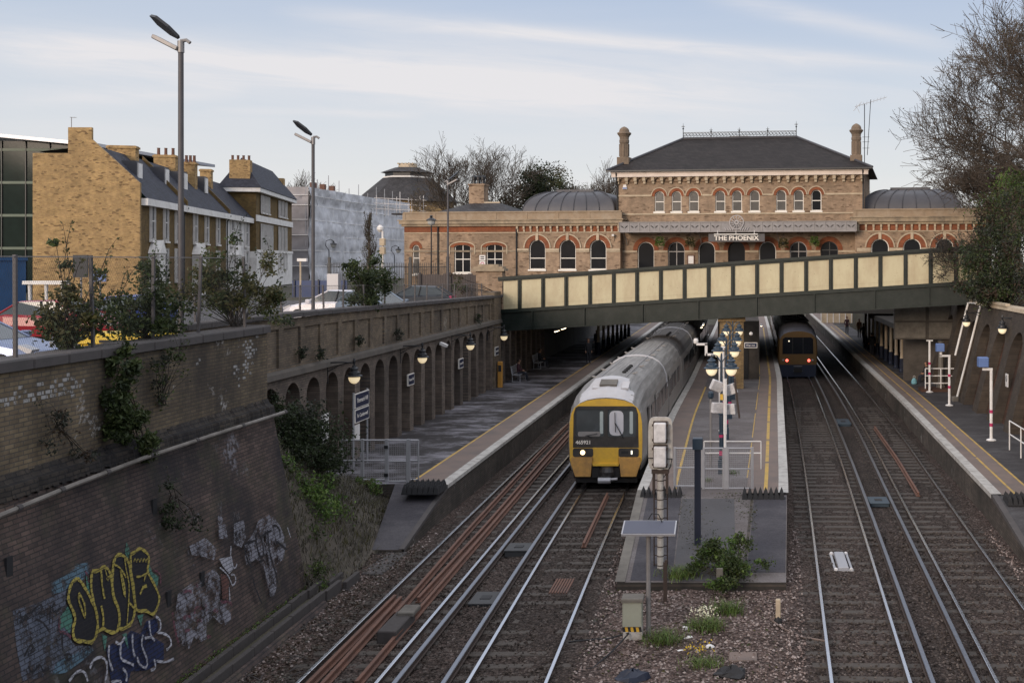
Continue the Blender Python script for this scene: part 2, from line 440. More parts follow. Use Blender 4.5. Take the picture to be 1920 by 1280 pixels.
def track(fx, label, cond_side, y1=120.0, y0=12.0, ns=64):
    t = thing('railway_track', label, 'railway track', (fx(y0), y0, -.155), 0, 'parallel railway tracks')
    for d in (-.7525, .7525):
        m = MB(); sweep(m, lambda y: fx(y) + d, RAIL, y0, y1, 1.5, None, (5, 6, 7))
        m.build('rail', [K['rail_rust'], K['rail_top']], t, True)
    if cond_side:
        m = MB(); sweep(m, lambda y: fx(y) + cond_side * 1.16, CONDUCT, y0, y1, 1.5, None, (3, 4, 5))
        m.build('conductor_rail', [K['rail_rust'], K['cond_top']], t, True)
    base = MB(); base.bbox(-1.28, 1.28, -.125, .125, -.06, .038, .02)
    first = None
    for i in range(ns):
        y = y0 + 6 + i * .68
        x = fx(y)
        if first is None:
            o = base.build('sleeper', K['sleeper'], t); first = o
        else:
            o = first.copy(); C.objects.link(o)
        o.location = (x - fx(y0) + RND.uniform(-.03, .03), y - y0 + RND.uniform(-.02, .02), RND.uniform(-.012, .012))
        o.rotation_euler = (RND.uniform(-.01, .01), 0, -(fx(y + 1) - fx(y)) + RND.uniform(-.008, .008))
    return t
track(t1, 'leftmost railway track with rusty scrap rails lying in it, beside the left platform', 1)
track(t2, 'railway track under the yellow-fronted train, left of the island platform', -1)
track(t3, 'railway track right of the island platform, leading to the dark orange and blue train', 1)
track(t4, 'rightmost railway track, next to the right hand platform with two poles', -1)

def ballast_mat():
    t = NT('ballast'); p = t.coord(True)
    v = t.n('ShaderNodeTexVoronoi'); v.inputs['Scale'].default_value = 17.0; t.l(p, v.inputs['Vector'])
    v2 = t.n('ShaderNodeTexVoronoi'); v2.inputs['Scale'].default_value = 39.0; t.l(p, v2.inputs['Vector'])
    sc = t.n('ShaderNodeSeparateColor'); t.l(v.outputs['Color'], sc.inputs[0])
    stone = t.ramp(sc.outputs[0], [(0.0, (.075, .056, .05)), (.35, (.165, .122, .108)), (.7, (.25, .195, .178)), (.93, (.36, .31, .29)), (1.0, (.55, .5, .48))])
    big = t.noise(p, .5, 6, .7)
    c = t.mix(1.0, stone, t.ramp(big, [(.3, (.55, .5, .47)), (.7, (1.15, 1.05, 1.0))]), 'MULTIPLY')
    at = t.n('ShaderNodeAttribute', attribute_name='dirt')
    n = t.noise(t.scale(p, (1.3, .35, 1)), 1.2, 6, .7)
    dk = t.math('MULTIPLY', at.outputs['Fac'], t.math('ADD', t.math('MULTIPLY', n, .9), .35), clamp=True)
    c = t.mix(dk, c, t.mix(sc.outputs[1], (.022, .017, .014), (.065, .052, .043)))
    gap = t.ramp(v.outputs['Distance'], [(.0, 1.0), (.55, .55), (.8, .25)])
    c = t.mix(1.0, c, gap, 'MULTIPLY')
    hh = t.math('SUBTRACT', 1.0, v.outputs['Distance'])
    hh = t.math('ADD', hh, t.math('MULTIPLY', t.math('SUBTRACT', 1.0, v2.outputs['Distance']), .35))
    return t.bsdf(c, .9, 0, hh, .9, .05, .2)
K['ballast'] = ballast_mat()
def ballast():
    xs = [-11.2 + i * .16 for i in range(int(20.6 / .16) + 1)]
    ys = yrange(6, 40, .5) + yrange(42, 140, 3)
    vs, dirt, fs = [], [], []
    for y in ys:
        cs = [t1(y), t2(y), t3(y), t4(y)]
        for x in xs:
            dd = 0.0
            for i, c in enumerate(cs):
                a = abs(x - c)
                w = (.75, .92, .72, .8)[i]
                if a < 1.0: dd = max(dd, w)
                elif a < 1.9: dd = max(dd, w * (1 - (a - 1.0) / .9) * .9 + .1)
            if t1(y) + .7 < x < t2(y) - .7: dd = max(dd, .72)
            if t3(y) + .7 < x < t4(y) - .7: dd = max(dd, .85)
            z = -.128 + RND.uniform(-.03, .03) + .022 * math.sin(x * 1.7 + y * .9) * math.sin(y * .53 + x)
            if t2(y) + 1.0 < x < t3(y) - 1.0 and y < 30: z += .06 * (1 - dd)
            if x > t4(y) + 1.0: z += .12 * min(1, x - t4(y) - 1.0)
            if x < t1(y) - 1.0: z += .10 * min(1, t1(y) - 1.0 - x)
            vs.append((x, y, z)); dirt.append(min(1, dd + max(0, (y - 30) / 60)))
    n = len(xs)
    for i in range(len(ys) - 1):
        for j in range(n - 1):
            fs.append((i * n + j, i * n + j + 1, (i + 1) * n + j + 1, (i + 1) * n + j))
    m = MB(); m.add(vs, fs)
    o = struct('ballast', m, K['ballast'], smooth=True)
    a = o.data.attributes.new('dirt', 'FLOAT', 'POINT'); a.data.foreach_set('value', dirt)
ballast()
# terrain: one sheet to the horizon with the cutting pressed into it
m = MB()
xs = [(-900, 5.1), (-60, 5.1), (-14.75, 5.1), (-14.7, -.4), (12.6, -.4), (13.4, 5.6), (17, 7.2), (60, 7.2), (900, 7.2)]
ysl = [-60, 0, 60, 140, 260, 900]
for y in ysl:
    for x, z in xs: m.v.append((x, y, z))
for i in range(len(ysl) - 1):
    for j in range(len(xs) - 1):
        n = len(xs); m.f.append((i * n + j, i * n + j + 1, (i + 1) * n + j + 1, (i + 1) * n + j)); m.mi.append(0)
struct('ground', m, K['earth'])
m = MB(); m.box(-60, -14.4, 26.4, 78, 5.12, 5.22); m.box(-60, -11.9, 4, 26.4, 5.12, 5.22)
struct('car_park', m, K['asphalt'])

# ---------------------------------------------------------------- platforms
def platform_mat(name, base, pale, amt):
    t = NT(name); p = t.coord(True)
    n1 = t.noise(t.scale(p, (.45, .8, 1)), .8, 8, .72); n2 = t.noise(p, 20, 3)
    c = t.mix(t.math('MULTIPLY', t.ramp(n1, [(.47, 0.0), (.63, 1.0)]), amt), base, pale)
    c = t.mix(1.0, c, t.ramp(n2, [(.3, .75), (.7, 1.2)]), 'MULTIPLY')
    r = t.ramp(n1, [(.4, .85), (.7, .6)])
    return t.bsdf(c, r, 0, n2, .12, .01, .22)
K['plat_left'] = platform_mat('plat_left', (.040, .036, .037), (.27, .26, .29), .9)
K['plat_island'] = platform_mat('plat_island', (.115, .10, .097), (.17, .155, .155), .8)
K['plat_right'] = platform_mat('plat_right', (.05, .046, .047), (.095, .09, .092), .7)
K['plat_ramp'] = platform_mat('plat_ramp', (.048, .045, .052), (.085, .078, .084), .6)
K['riser'] = brick('riser', (.12, .10, .085), (.075, .065, .057), (.06, .055, .05), dirt=(.03, .027, .024), damt=.8, mode='y', patch=(.4, .39, .37), pamt=.7)
K['edge_white'] = plain('edge_white', (.44, .42, .39), .8, .12, 9, dirt=(.20, .18, .165), damt=.8, dsc=3.0)
le = lambda y: -9.46
il = smooth([(20, -3.02), (27, -3.12), (34, -3.26), (50, -3.41), (66, -3.2), (118, -3.1), (170, -3.1)])
ir = smooth([(20, .76), (27, 1.05), (34, 1.36), (60, 2.1), (66, 2.28), (119, 2.8), (170, 3.1)])
re_ = smooth([(25, 7.40), (33.4, 7.62), (55.6, 8.1), (119, 8.8), (170, 9.2)])
ZP = .915
def ramped(y0, y1, za):
    return lambda y: ZP if y >= y1 else za + (ZP - za) * (y - y0) / (y1 - y0)
def deck(name, fa, fb, zf, y0, y1, top, side, mats=None, label=None):
    m = MB(); ys = yrange(y0, y1, 1.0)
    for a, b in zip(ys, ys[1:]):
        m.m = 0
        m.quad((fa(a), a, zf(a)), (fb(a), a, zf(a)), (fb(b), b, zf(b)), (fa(b), b, zf(b)))
        m.m = 1
        m.quad((fa(a), a, -.3), (fa(a), a, zf(a)), (fa(b), b, zf(b)), (fa(b), b, -.3))
        m.quad((fb(a), a, -.3), (fb(b), b, -.3), (fb(b), b, zf(b)), (fb(a), a, zf(a)))
    m.quad((fa(y0), y0, -.3), (fb(y0), y0, -.3), (fb(y0), y0, zf(y0)), (fa(y0), y0, zf(y0)))
    return struct(name, m, [K[top], K[side]])
def strip(name, parent, fe, o0, o1, y0, y1, mat, lift=.004, zf=lambda y: ZP, th=0.0, dash=None, st=1.0):
    m = MB()
    segs = [(y0, y1)] if not dash else [(y0 + i * (dash[0] + dash[1]), min(y1, y0 + i * (dash[0] + dash[1]) + dash[0])) for i in range(int((y1 - y0) / (dash[0] + dash[1])))]
    for s0, s1 in segs:
        ys = yrange(s0, s1, st)
        for a, b in zip(ys, ys[1:]):
            m.quad((fe(a) + o0, a, zf(a) + lift), (fe(a) + o1, a, zf(a) + lift), (fe(b) + o1, b, zf(b) + lift), (fe(b) + o0, b, zf(b) + lift))
            if th:
                for o in (o0, o1):
                    m.quad((fe(a) + o, a, zf(a) + lift), (fe(b) + o, b, zf(b) + lift), (fe(b) + o, b, zf(b) + lift - th), (fe(a) + o, a, zf(a) + lift - th))
    return m.build(name, K[mat], parent)
pl = deck('platform', lambda y: -14.5, le, lambda y: ZP, 35.0, 160, 'plat_left', 'riser')
strip('tactile_paving', pl, le, -1.2, -.27, 35.0, 150, 'tactile', .004)
strip('yellow_line', pl, le, -1.29, -1.2, 35.0, 150, 'yellow_line', .006)
strip('coping', pl, le, -.28, .05, 34.8, 150, 'edge_white', .02, th=.12)
rz = ramped(30.3, 35.0, .05)
pr = deck('platform', lambda y: -11.15 + (35 - y) / 4.7 * .85, le, rz, 30.3, 35.0, 'plat_ramp', 'riser'); 
strip('coping', pr, le, -.10, .05, 30.3, 34.8, 'coping_stone', .02, zf=rz, th=.1)
iz = ramped(27.0, 34.0, .12)
pi_ = deck('platform', il, ir, iz, 27.0, 160, 'plat_island', 'riser')
mid0 = lambda y: il(y)
strip('ramp_surface', pi_, il, .32, 1.35, 27.1, 33.4, 'plat_ramp', .005, zf=iz)
strip('ramp_surface', pi_, ir, -1.0, -.02, 27.6, 33.4, 'plat_ramp', .005, zf=iz)
strip('tactile_paving', pi_, il, .27, 1.06, 34.0, 150, 'tactile', .004)
strip('yellow_line', pi_, il, 1.07, 1.16, 34.2, 62, 'yellow_line', .006)
strip('coping', pi_, il, -.05, .27, 34.0, 150, 'edge_white', .02, zf=iz, th=.1)
strip('coping', pi_, il, -.05, .20, 27.0, 33.98, 'concrete', .02, zf=iz, th=.1)
strip('broken_surface', pi_, il, 1.38, 2.95, 27.05, 33.2, 'asphalt', .012, zf=iz)
strip('gutter', pi_, ir, -1.10, -1.02, 27.3, 33.4, 'riser', .006, zf=iz)
strip('tactile_paving', pi_, ir, -1.25, -.26, 33.6, 150, 'tactile', .004)
strip('yellow_line', pi_, ir, -.72, -.60, 34.0, 118, 'yellow_line', .007, dash=(4.6, .28))
strip('yellow_line', pi_, ir, -1.31, -1.27, 36, 118, 'yellow_line', .006, dash=(7.0, 1.2))
strip('coping', pi_, ir, -.26, .05, 33.6, 150, 'edge_white', .02, th=.1)
rzr = ramped(26.0, 33.2, .05)
prt = deck('platform', re_, lambda y: 11.6, rzr, 26.0, 160, 'plat_right', 'riser')
strip('tactile_paving', prt, re_, .27, 1.32, 33.4, 150, 'tactile', .004)
strip('yellow_line', prt, re_, .66, .74, 33.3, 120, 'yellow_line', .007, dash=(6.4, .2))
strip('yellow_line', prt, re_, 1.24, 1.32, 33.3, 120, 'yellow_line', .007)
strip('coping', prt, re_, -.05, .27, 33.4, 150, 'edge_white', .02, th=.14)
strip('coping', prt, re_, -.05, .14, 26.0, 33.3, 'coping_stone', .02, zf=rzr, th=.12)

# ---------------------------------------------------------------- near left retaining wall
NW = thing('retaining_wall', 'near brick retaining wall with a battered lower face covered in graffiti, left foreground', 'wall', (-11.5, 16, 0))
m = MB(); m.box(-12.0, -11.5, 4, 26.4, 4.7, 6.32); m.build('parapet', K['stock_brick'], NW, True)
m = MB()
y = 4.0
while y < 26.3:
    y2 = min(26.46, y + RND.uniform(.85, 1.0))
    m.bbox(-12.06, -11.42, y, y2 - .008, 6.32, 6.50 + RND.uniform(-.006, .006), .03); y = y2
m.build('coping', K['coping_stone'], NW, True)
m = MB(); y = 4.0; ja = 0
while y < 26.4:                                                    # weathered offset courses, frayed along their lower edge
    y2 = min(26.46, y + .075); jb = RND.uniform(-.02, .02) - (.05 if RND.random() < .08 else 0); zb = 4.36 + RND.uniform(-.03, .03)
    for k, q in enumerate(((-12, 4.73), (-11.49, 4.72), (-11.43, 4.60), (-11.40, 4.585), (-11.34, 4.56), (-11.31, zb), (-11.6, zb))): m.v += [(q[0] + (ja if 0 < k < 6 else 0), y, q[1]), (q[0] + (jb if 0 < k < 6 else 0), y2, q[1])]
    n = len(m.v) - 14
    for k in range(6): m.f.append((n + 2 * k, n + 2 * k + 1, n + 2 * k + 3, n + 2 * k + 2)); m.mi.append(0)
    ja = jb; y = y2 if y2 < 26.46 else 99
m.build('string_course', brick('ledge_brick', (.075, .062, .05), (.042, .037, .034), (.03, .028, .027), dirt=(.016, .016, .019), damt=.85, mode='y', dsc=.7, patch=(.13, .12, .09), pamt=.6, bstr=.8), NW, True)
def batter_x(z): return -11.36 + (4.36 - z) / 4.36 * .86
def BW(u, v, off=.004):
    # pixel -> battered wall face
    kx = (u - CU) / F; kz = (v - CV) / F
    # X = kx*Y ; z = H - kz*Y ; X = -11.36 + (4.36 - z)*.1972
    q = .86 / 4.36
    Y = (-11.36 + (4.36 - H) * q) / (kx - kz * q)
    return Vector((kx * Y + off, Y, H - kz * Y + off * .2))
m = MB()
m.quad((batter_x(-.3), 4, -.3), (batter_x(-.3), 26.4, -.3), (batter_x(4.36), 26.4, 4.36), (batter_x(4.36), 4, 4.36))
m.quad((batter_x(-.3), 26.4, -.3), (-12.5, 26.4, -.3), (-12.5, 26.4, 4.36), (batter_x(4.36), 26.4, 4.36))
m.build('battered_face', K['batter_brick'], NW, True)
m = MB(); m.box(-14.3, -11.56, 25.9, 26.38, -.3, 6.31); m.build('return_wall', K['stock_brick'], NW, True)
def weep(u, v):
    p = BW(u, v, .01)
    m = MB(); m.cbox(p, (.04, .14, .30)); m.build('drain_hole', K['rubber'], NW, True)
for u, v in ((378, 1085), (315, 1122), (15, 1062), (288, 950)): weep(u, v)
PP = thing('pipe', 'long pale pipe clipped along the top of the battered graffiti wall', 'pipe', (-11.2, 16, 4.2))
pts = [XP(u, v, -11.17) for u, v in ((-60, 993), (0, 966), (130, 912), (265, 860), (400, 815), (535, 772))]
m = MB(); m.tube(pts, .042, 8); m.build('tube', plain('pale_pipe', (.20, .18, .16), .6, .3, 4, dirt=(.07, .06, .05), damt=.75, dsc=1.6), PP, True)
for i in range(9):
    q = i / 8 * (len(pts) - 1.01); a = pts[int(q)].lerp(pts[int(q) + 1], q - int(q))
    m = MB(); m.tube([a + Vector((0, -.05, 0)), a + Vector((0, .05, 0))], .055, 8); m.build('clip', K['coping_stone'], PP, True)
# cable trough at the foot of the wall
TR = thing('cable_trough', 'open concrete cable trough running along the foot of the graffiti wall', 'trough', (-10.2, 20, 0))
for o in (-.02, .40):
    m = MB(); y = 8.0
    while y < 27.5:
        f = lambda yy: -10.34 + o + max(0, yy - 25.5) * .12
        m.bbox(f(y) - .05, f(y) + .06, y, y + .93, -.1, .26 + RND.uniform(-.012, .012) - max(0, y - 26) * .1, .012); y += .94
    m.build('trough_wall', K['wood'], TR, True)
m = MB(); sweep(m, lambda y: -10.15, [(-.15, .02), (-.15, .06), (.17, .06), (.17, .02)], 8, 27); m.build('trough_floor', K['earth'], TR, True)
m = MB(); sweep(m, lambda y: -9.84, [(0, -.3), (0, .1), (.06, .1), (.3, -.3)], 8, 25.6); m.build('support_face', K['batter_brick'], TR, True)

# ---------------------------------------------------------------- far left arcaded wall
AX = -14.0
AW = thing('arcade_wall', 'long arcaded brick retaining wall with tall blind arches behind the left platform', 'wall', (AX, 40, 0))
def arch_loop(c, r, zb, zs, n=10, k=1.0):
    pts = [(c - r, zb), (c + r, zb), (c + r, zs)]
    pts += [(c + r * math.cos(PI * i / n), zs + r * k * math.sin(PI * i / n)) for i in range(1, n)]
    pts += [(c - r, zs)]
    return pts
fa = lambda a, b, d: (AX - d, a, b)
AC = [33.96 + 1.625 * k for k in range(-4, 27)]
m = MB()
for i in range(0, len(AC), 4):
    grp = AC[i:i + 4]
    y0, y1 = grp[0] - .8125, grp[-1] + .8125
    m.sheet([(y0, -.3), (y1, -.3), (y1, 4.5), (y0, 4.5)], [arch_loop(c, .55, .6, 3.72) for c in grp], fa, 0, .6)
m.build('arcade', K['arch_brick'], AW, True)
m = MB(); m.box(-14.7, -14.6, 26.4, 77, -.3, 4.5); m.build('recess_back', K['arch_red'], AW, True)
zc = lambda y: 6.30 - max(0, y - 33) * .0125
m = MB()
sweep(m, lambda y: AX, [(-.5, 4.5), (-.5, 4.68), (0, 4.74), (.10, 4.66), (.13, 4.5)], 26.4, 64, 4); m.build('string_course', plain('string_stone', (.10, .085, .072), .9, .3, 4, bump=.3, dirt=(.05, .045, .04), damt=.7), AW, True)
m = MB()
for i in range(0, 20, 4):
    a0 = 30.0 + i * 1.62; a1 = a0 + 4 * 1.62
    if i == 0: a0 = 26.4
    hs = []
    for j in range(4):
        c = 30.0 + (i + j) * 1.62
        hs.append([(c + .18, 4.80), (c + 1.47, 4.80), (c + 1.47, zc(c) - .32), (c + .18, zc(c) - .32)])
    m.sheet([(a0, 4.6), (a1, 4.6), (a1, zc(a1)), (a0, zc(a0))], hs, lambda a, b, d: (AX - .06 - d, a, b), 0, .07)
m.build('parapet', K['stock_parapet'], AW, True)
m = MB(); m.quad((AX - .13, 26.4, 4.6), (AX - .13, 62.5, 4.6), (AX - .13, 62.5, zc(62.5)), (AX - .13, 26.4, zc(26.4)))
m.quad((AX - .45, 26.4, 4.6), (AX - .45, 62.5, 4.6), (AX - .45, 62.5, zc(62.5)), (AX - .45, 26.4, zc(26.4)))
m.build('panel_face', K['stock_parapet'], AW, True)
m = MB(); y = 26.3
while y < 62.6:
    z = zc(y); m.bbox(AX - .50, AX + .05, y, y + 1.19, z, z + .16, .03); y += 1.2
m.build('coping', K['coping_stone'], AW, True)
m = MB(); m.box(-14.62, -13.96, 61.3, 62.9, .9, 6.3); m.build('end_pier', K['stock_parapet'], AW, True)

# ---------------------------------------------------------------- right battered wall with arches
RW = thing('arcade_wall', 'sloping red brick retaining wall with leaning piers and blind arches above the right platform', 'wall', (11, 45, .9))
RB = lambda a, b, d: (10.92 + (b - .9) * .245 + d, a, b)
RC = [56.4 - 3.1 * k for k in range(-6, 9)]
m = MB()
for i in range(0, len(RC), 3):
    g = sorted(RC[i:i + 3]); y0, y1 = g[0] - 1.55, g[-1] + 1.55
    m.sheet([(y0, -.3), (y1, -.3), (y1, 5.8), (y0, 5.8)], [arch_loop(c, 1.02, .9, 3.95) for c in g], RB, 0, .45)
m.build('piers', K['right_pier'], RW, True)
m = MB(); m.quad(RB(28, -.3, .46), RB(78, -.3, .46), RB(78, 5.8, .46), RB(28, 5.8, .46)); m.build('recess_back', K['right_red'], RW, True)
m = MB(); m.solid([(28, 5.78), (78, 5.78), (78, 5.95), (28, 5.95)], RB, -.06, .6); m.build('coping', K['pale_stone'], RW, True)
# ---------------------------------------------------------------- footbridge
BA = math.atan2(-.166, .986)
BP = (-13.95, 63.0)
bd = (math.cos(BA), math.sin(BA))
FB = thing('footbridge', 'green and cream riveted steel footbridge sloping over the tracks and platforms', 'footbridge', (BP[0], BP[1], 4.0), BA)
SL = .0652
sh = lambda x, y, z: (x, y, z + SL * x)
def bridge_x(u): return PV(u, 500, BP, bd)[0]
L = 27.6
m = MB()
m.box(0, L, -.02, .02, .05, 1.08, sh)
m.box(0, L, -.16, .16, 0, .05, sh); m.box(0, L, -.14, .14, 1.05, 1.09, sh)
m.build('girder', K['green_paint'], FB)
for x in [1.9, 5.0, 8.4, 11.6, 14.9, 18.1, 21.4, 24.3]:
    m = MB(); m.box(x - .03, x + .03, -.13, -.02, .05, 1.05, sh); m.box(x - .14, x + .14, -.035, -.02, .05, 1.05, sh); m.build('stiffener', K['green_paint'], FB)
m = MB(); m.box(-.1, L, -.10, .08, 1.09, 1.25, sh); m.build('lower_rail', K['green_paint'], FB)
m = MB(); m.box(-.15, L, -.17, .12, 2.97, 3.13, sh); m.box(-.15, L, -.10, .08, 2.88, 2.97, sh); m.build('handrail', K['green_paint'], FB)
us = [941, 975, 1019, 1062.3, 1107, 1151.4, 1195, 1239.6, 1284, 1329, 1374.6, 1419.8, 1465.6, 1511.7, 1558, 1604.7, 1650.8, 1698, 1745, 1792.5, 1841]
xs = [bridge_x(u) for u in us]
for i, x in enumerate(xs):
    if i: 
        m = MB(); m.box(x - .11, x + .11, -.09, -.02, 1.25, 2.88, sh); m.box(x - .025, x + .025, -.14, -.09, 1.25, 2.88, sh)
        for k in range(9): m.cbox(sh(x - .075, -.092, 1.36 + k * .18), (.025, .012, .025)); m.cbox(sh(x + .075, -.092, 1.36 + k * .18), (.025, .012, .025))
        m.build('post', K['green_paint'], FB)
    if i + 1 < len(xs):
        m = MB(); m.box(x + .112, xs[i + 1] - .112, -.03, .03, 1.25, 2.88, sh)
        m.m = 1
        for k in range(14):
            q = x + .16 + (xs[i + 1] - x - .32) * k / 13
            m.cbox(sh(q, -.033, 1.46), (.022, .012, .022))
        for k in range(3):
            m.cbox(sh(x + .3 + RND.random() * .8, -.033, 1.7 + RND.random() * .9), (.03, .012, .03))
        m.build('panel', [K['cream_paint'], K['stone']], FB)
m = MB(); m.box(0, L, .1, 3.0, .62, .78, sh); m.build('walkway', K['dark_soffit'], FB)
for x in [1.9, 5.0, 8.4, 11.6, 14.9, 18.1, 21.4, 24.3]:
    m = MB(); m.box(x - .08, x + .08, .03, 3.0, .2, .62, sh); m.build('cross_beam', K['green_paint'], FB)
m = MB(); m.box(0, L, 3.02, 3.12, 0, 3.1, sh); m.build('rear_parapet', K['green_paint'], FB)
BPI = thing('bridge_pier', 'yellow brick pier standing on the island platform under the footbridge', 'pier', (-.65, 61.3, ZP))
m = MB(); m.box(-.68, .66, -.3, .6, 0, 4.0); m.build('shaft', K['pier_brick'], BPI)
m = MB(); m.box(-.78, .76, -.4, .7, 3.75, 4.12); m.build('cap', K['pier_brick'], BPI)

# ---------------------------------------------------------------- the public house over the tracks
PA = math.atan2(-.153, .988)
pd = (math.cos(PA), math.sin(PA)); pn = (-pd[1], pd[0])
PO = (-9.26, 80.0); PZ = 5.3
def pu(u, v, dy=0.0):
    t, z = PV(u, v, (PO[0] + pn[0] * dy, PO[1] + pn[1] * dy), pd)
    return t, z - PZ
PB = thing('public_house', 'Victorian yellow brick pub straddling the railway, with hipped slate roof and canopy', 'pub', (PO[0], PO[1], PZ), PA)
def fy(y0): return lambda a, b, d: (a, y0 + d, b)
def window(par, cx, r, zb, zs, k, y, gm, fw=.07, hb=(), vb=(), sill=True, fm='frame_white'):
    m = MB(); f = fy(y)
    m.ring(arch_loop(cx, r, zb, zs, 10, k), arch_loop(cx, r - fw, zb + fw, zs, 10, k), f, -.04, .06)
    for z in hb: m.box(cx - r + fw, cx + r - fw, y - .035, y + .04, z - .03, z + .03)
    for x in vb: m.box(cx + x - .025, cx + x + .025, y - .03, y + .04, zb + fw, zs + (r - fw) * k * math.sqrt(max(0, 1 - (x / r) ** 2)))
    if sill: m.box(cx - r - .08, cx + r + .08, y - .24, y + .05, zb - .12, zb)
    w_ = m.build('window', K[fm], par)
    m = MB(); m.sheet(arch_loop(cx, r - fw + .01, zb + fw - .01, zs, 10, k), [], f, .02)
    m.build('pane', K[gm], w_)
def arch_pts(cx, r, zs, k=1.0, n=12, zb=None):
    p = [(cx + r * math.cos(PI * i / n), zs + r * k * math.sin(PI * i / n)) for i in range(n + 1)]
    if zb is not None: p = [(cx + r, zb)] + p + [(cx - r, zb)]
    return p
PXM = 25.6
W = pu(1620, 400)[0]
ze = pu(1157, 319)[1]; zt = pu(1157, 416)[1]
wz = [(u, pu(u, 395.5)[1], pu(u, 357.5)[1]) for u in (1236.4, 1268.5, 1300.8, 1350.4, 1381.9, 1414.9, 1464.8, 1497.4, 1530.7)]
r1 = .36
holes = []
wins = []
zb_, zs_ = pu(1380, 396)[1], pu(1380, 357)[1] - r1
for u, _, _ in wz:
    x = pu(u, 380)[0]; wins.append(x); holes.append(arch_loop(x, r1, zb_, zs_))
gcs = [pu(u, 470)[0] for u in (1211, 1268, 1325, 1381, 1439, 1497, 1555)]
gs = pu(1381, 469)[1]; gr = .62
gh = [arch_loop(x, gr, .4, gs) for x in gcs]
m = MB(); m.sheet([(0, zt - .1), (W, zt - .1), (W, ze), (0, ze)], holes, fy(0), 0, .22)
m.box(0, .02, .0, 10.4, 0, ze); m.box(W - .02, W, 0, 10.4, 0, ze); m.box(0, W, 10.3, 10.4, 0, ze)
m.build('upper_wall', K['pub_brick'], PB)
m = MB(); m.sheet([(0, 0), (W, 0), (W, zt - .1), (0, zt - .1)], gh, fy(0), 0, .25); m.build('lower_wall', K['pub_brick'], PB)
m = MB(); m.box(.3, W - .3, 3.5, 3.6, 0, ze - .3); m.build('inner_wall', K['dark_soffit'], PB)
gm_ = ['window_pale'] * 3 + ['window_pale', 'window_pale', 'window_pale'] + ['window_pale', 'window_pale', 'window_dark']
for x, g in zip(wins, gm_):
    window(PB, x, r1 - .005, zb_, zs_, 1, .15, g, .055, ((zb_ + zs_ + .3) / 2,))
    m = MB(); m.band(arch_pts(x, r1 + .20, zs_), arch_pts(x, r1, zs_), fy(0), -.05, 0); m.build('window_arch', K['pub_red'], PB)
    m = MB(); m.band(arch_pts(x, r1 + .27, zs_), arch_pts(x, r1 + .20, zs_), fy(0), -.08, 0); m.build('hood_mould', K['pale_stone'], PB)
gx = [0] + sorted([x for x in wins]) + [W]
m = MB()
edges = [(.0, wins[0] - .62), (wins[2] + .62, wins[3] - .62), (wins[5] + .62, wins[6] - .62), (wins[8] + .62, W)]
for a, b in edges: m.box(a, b, -.05, 0, zs_ - .02, zs_ + .10)
m.build('string_course', K['pale_stone'], PB)
m = MB(); m.box(-.03, W + .03, -.06, 0, zb_ - .22, zb_ - .125); m.build('sill_band', K['pale_stone'], PB)
# corbel table and fascia
zc0, zc1 = pu(1380, 343)[1], pu(1380, 330.5)[1]
n = 28
for i in range(n):
    x = .12 + (W - .24) * i / (n - 1)
    m = MB(); m.box(x - .11, x + .11, -.30, 0, zc0 + .2, zc1); m.box(x - .09, x + .09, -.17, 0, zc0, zc0 + .2); m.build('corbel', K['pale_stone'], PB)
m = MB()
for i in range(n - 1):
    a = .12 + (W - .24) * i / (n - 1) + .11; b = .12 + (W - .24) * (i + 1) / (n - 1) - .11
    cx = (a + b) / 2; rr = (b - a) / 2
    m.sheet([(a, zc1 - .33), (b, zc1 - .33), (b, zc1), (a, zc1)], [arch_loop(cx, rr * .98, zc1 - .329, zc1 - .28)], fy(-.2), 0, .15)
m.build('corbel_arches', K['pub_brick'], PB)
zf1 = pu(1380, 319.5)[1]
m = MB(); m.box(-.3, W + .3, -.42, 0, zc1, zf1 - .06); m.box(-.36, W + .36, -.5, 0, zf1 - .14, zf1 - .06); m.build('fascia', plain('fascia_white', (.70, .60, .53), .6, .08, 2, dirt=(.45, .38, .32), damt=.5), PB)
m = MB(); m.box(-.62, W + .62, -.72, -.55, zf1 - .05, zf1 + .05); m.build('gutter', K['black_iron'], PB)
rz1 = pu(1387, 259, 5.2)[1]; ra = pu(1281, 259, 5.2)[0]; rb = pu(1493, 259, 5.2)[0]
e = zf1 + .03
m = MB()
A, B_, C_, D_ = (-.62, -.62, e), (W + .62, -.62, e), (W + .62, 11, e), (-.62, 11, e)
Rl, Rr = (ra, 5.2, rz1), (rb, 5.2, rz1)
m.quad(A, B_, Rr, Rl); m.add([B_, C_, Rr], [(0, 1, 2)]); m.quad(C_, D_, Rl, Rr); m.add([D_, A, Rl], [(0, 1, 2)]); m.quad(A, D_, C_, B_)
roof = m.build('roof', K['slate_pub'], PB)
m = MB()
for a, b in ((A, Rl), (B_, Rr), (Rl, Rr)): m.tube([Vector(a) + Vector((0, 0, .04)), Vector(b) + Vector((0, 0, .04))], .09, 6)
m.build('ridge_tiles', K['lead'], roof)
ca = pu(1368, 256, 6.0)[0]; cb_ = pu(1403, 256, 6.0)[0]
m = MB(); m.box(ca, cb_, 6, 6.6, rz1 - .6, rz1 + .25); m.build('chimney', K['stone'], roof)
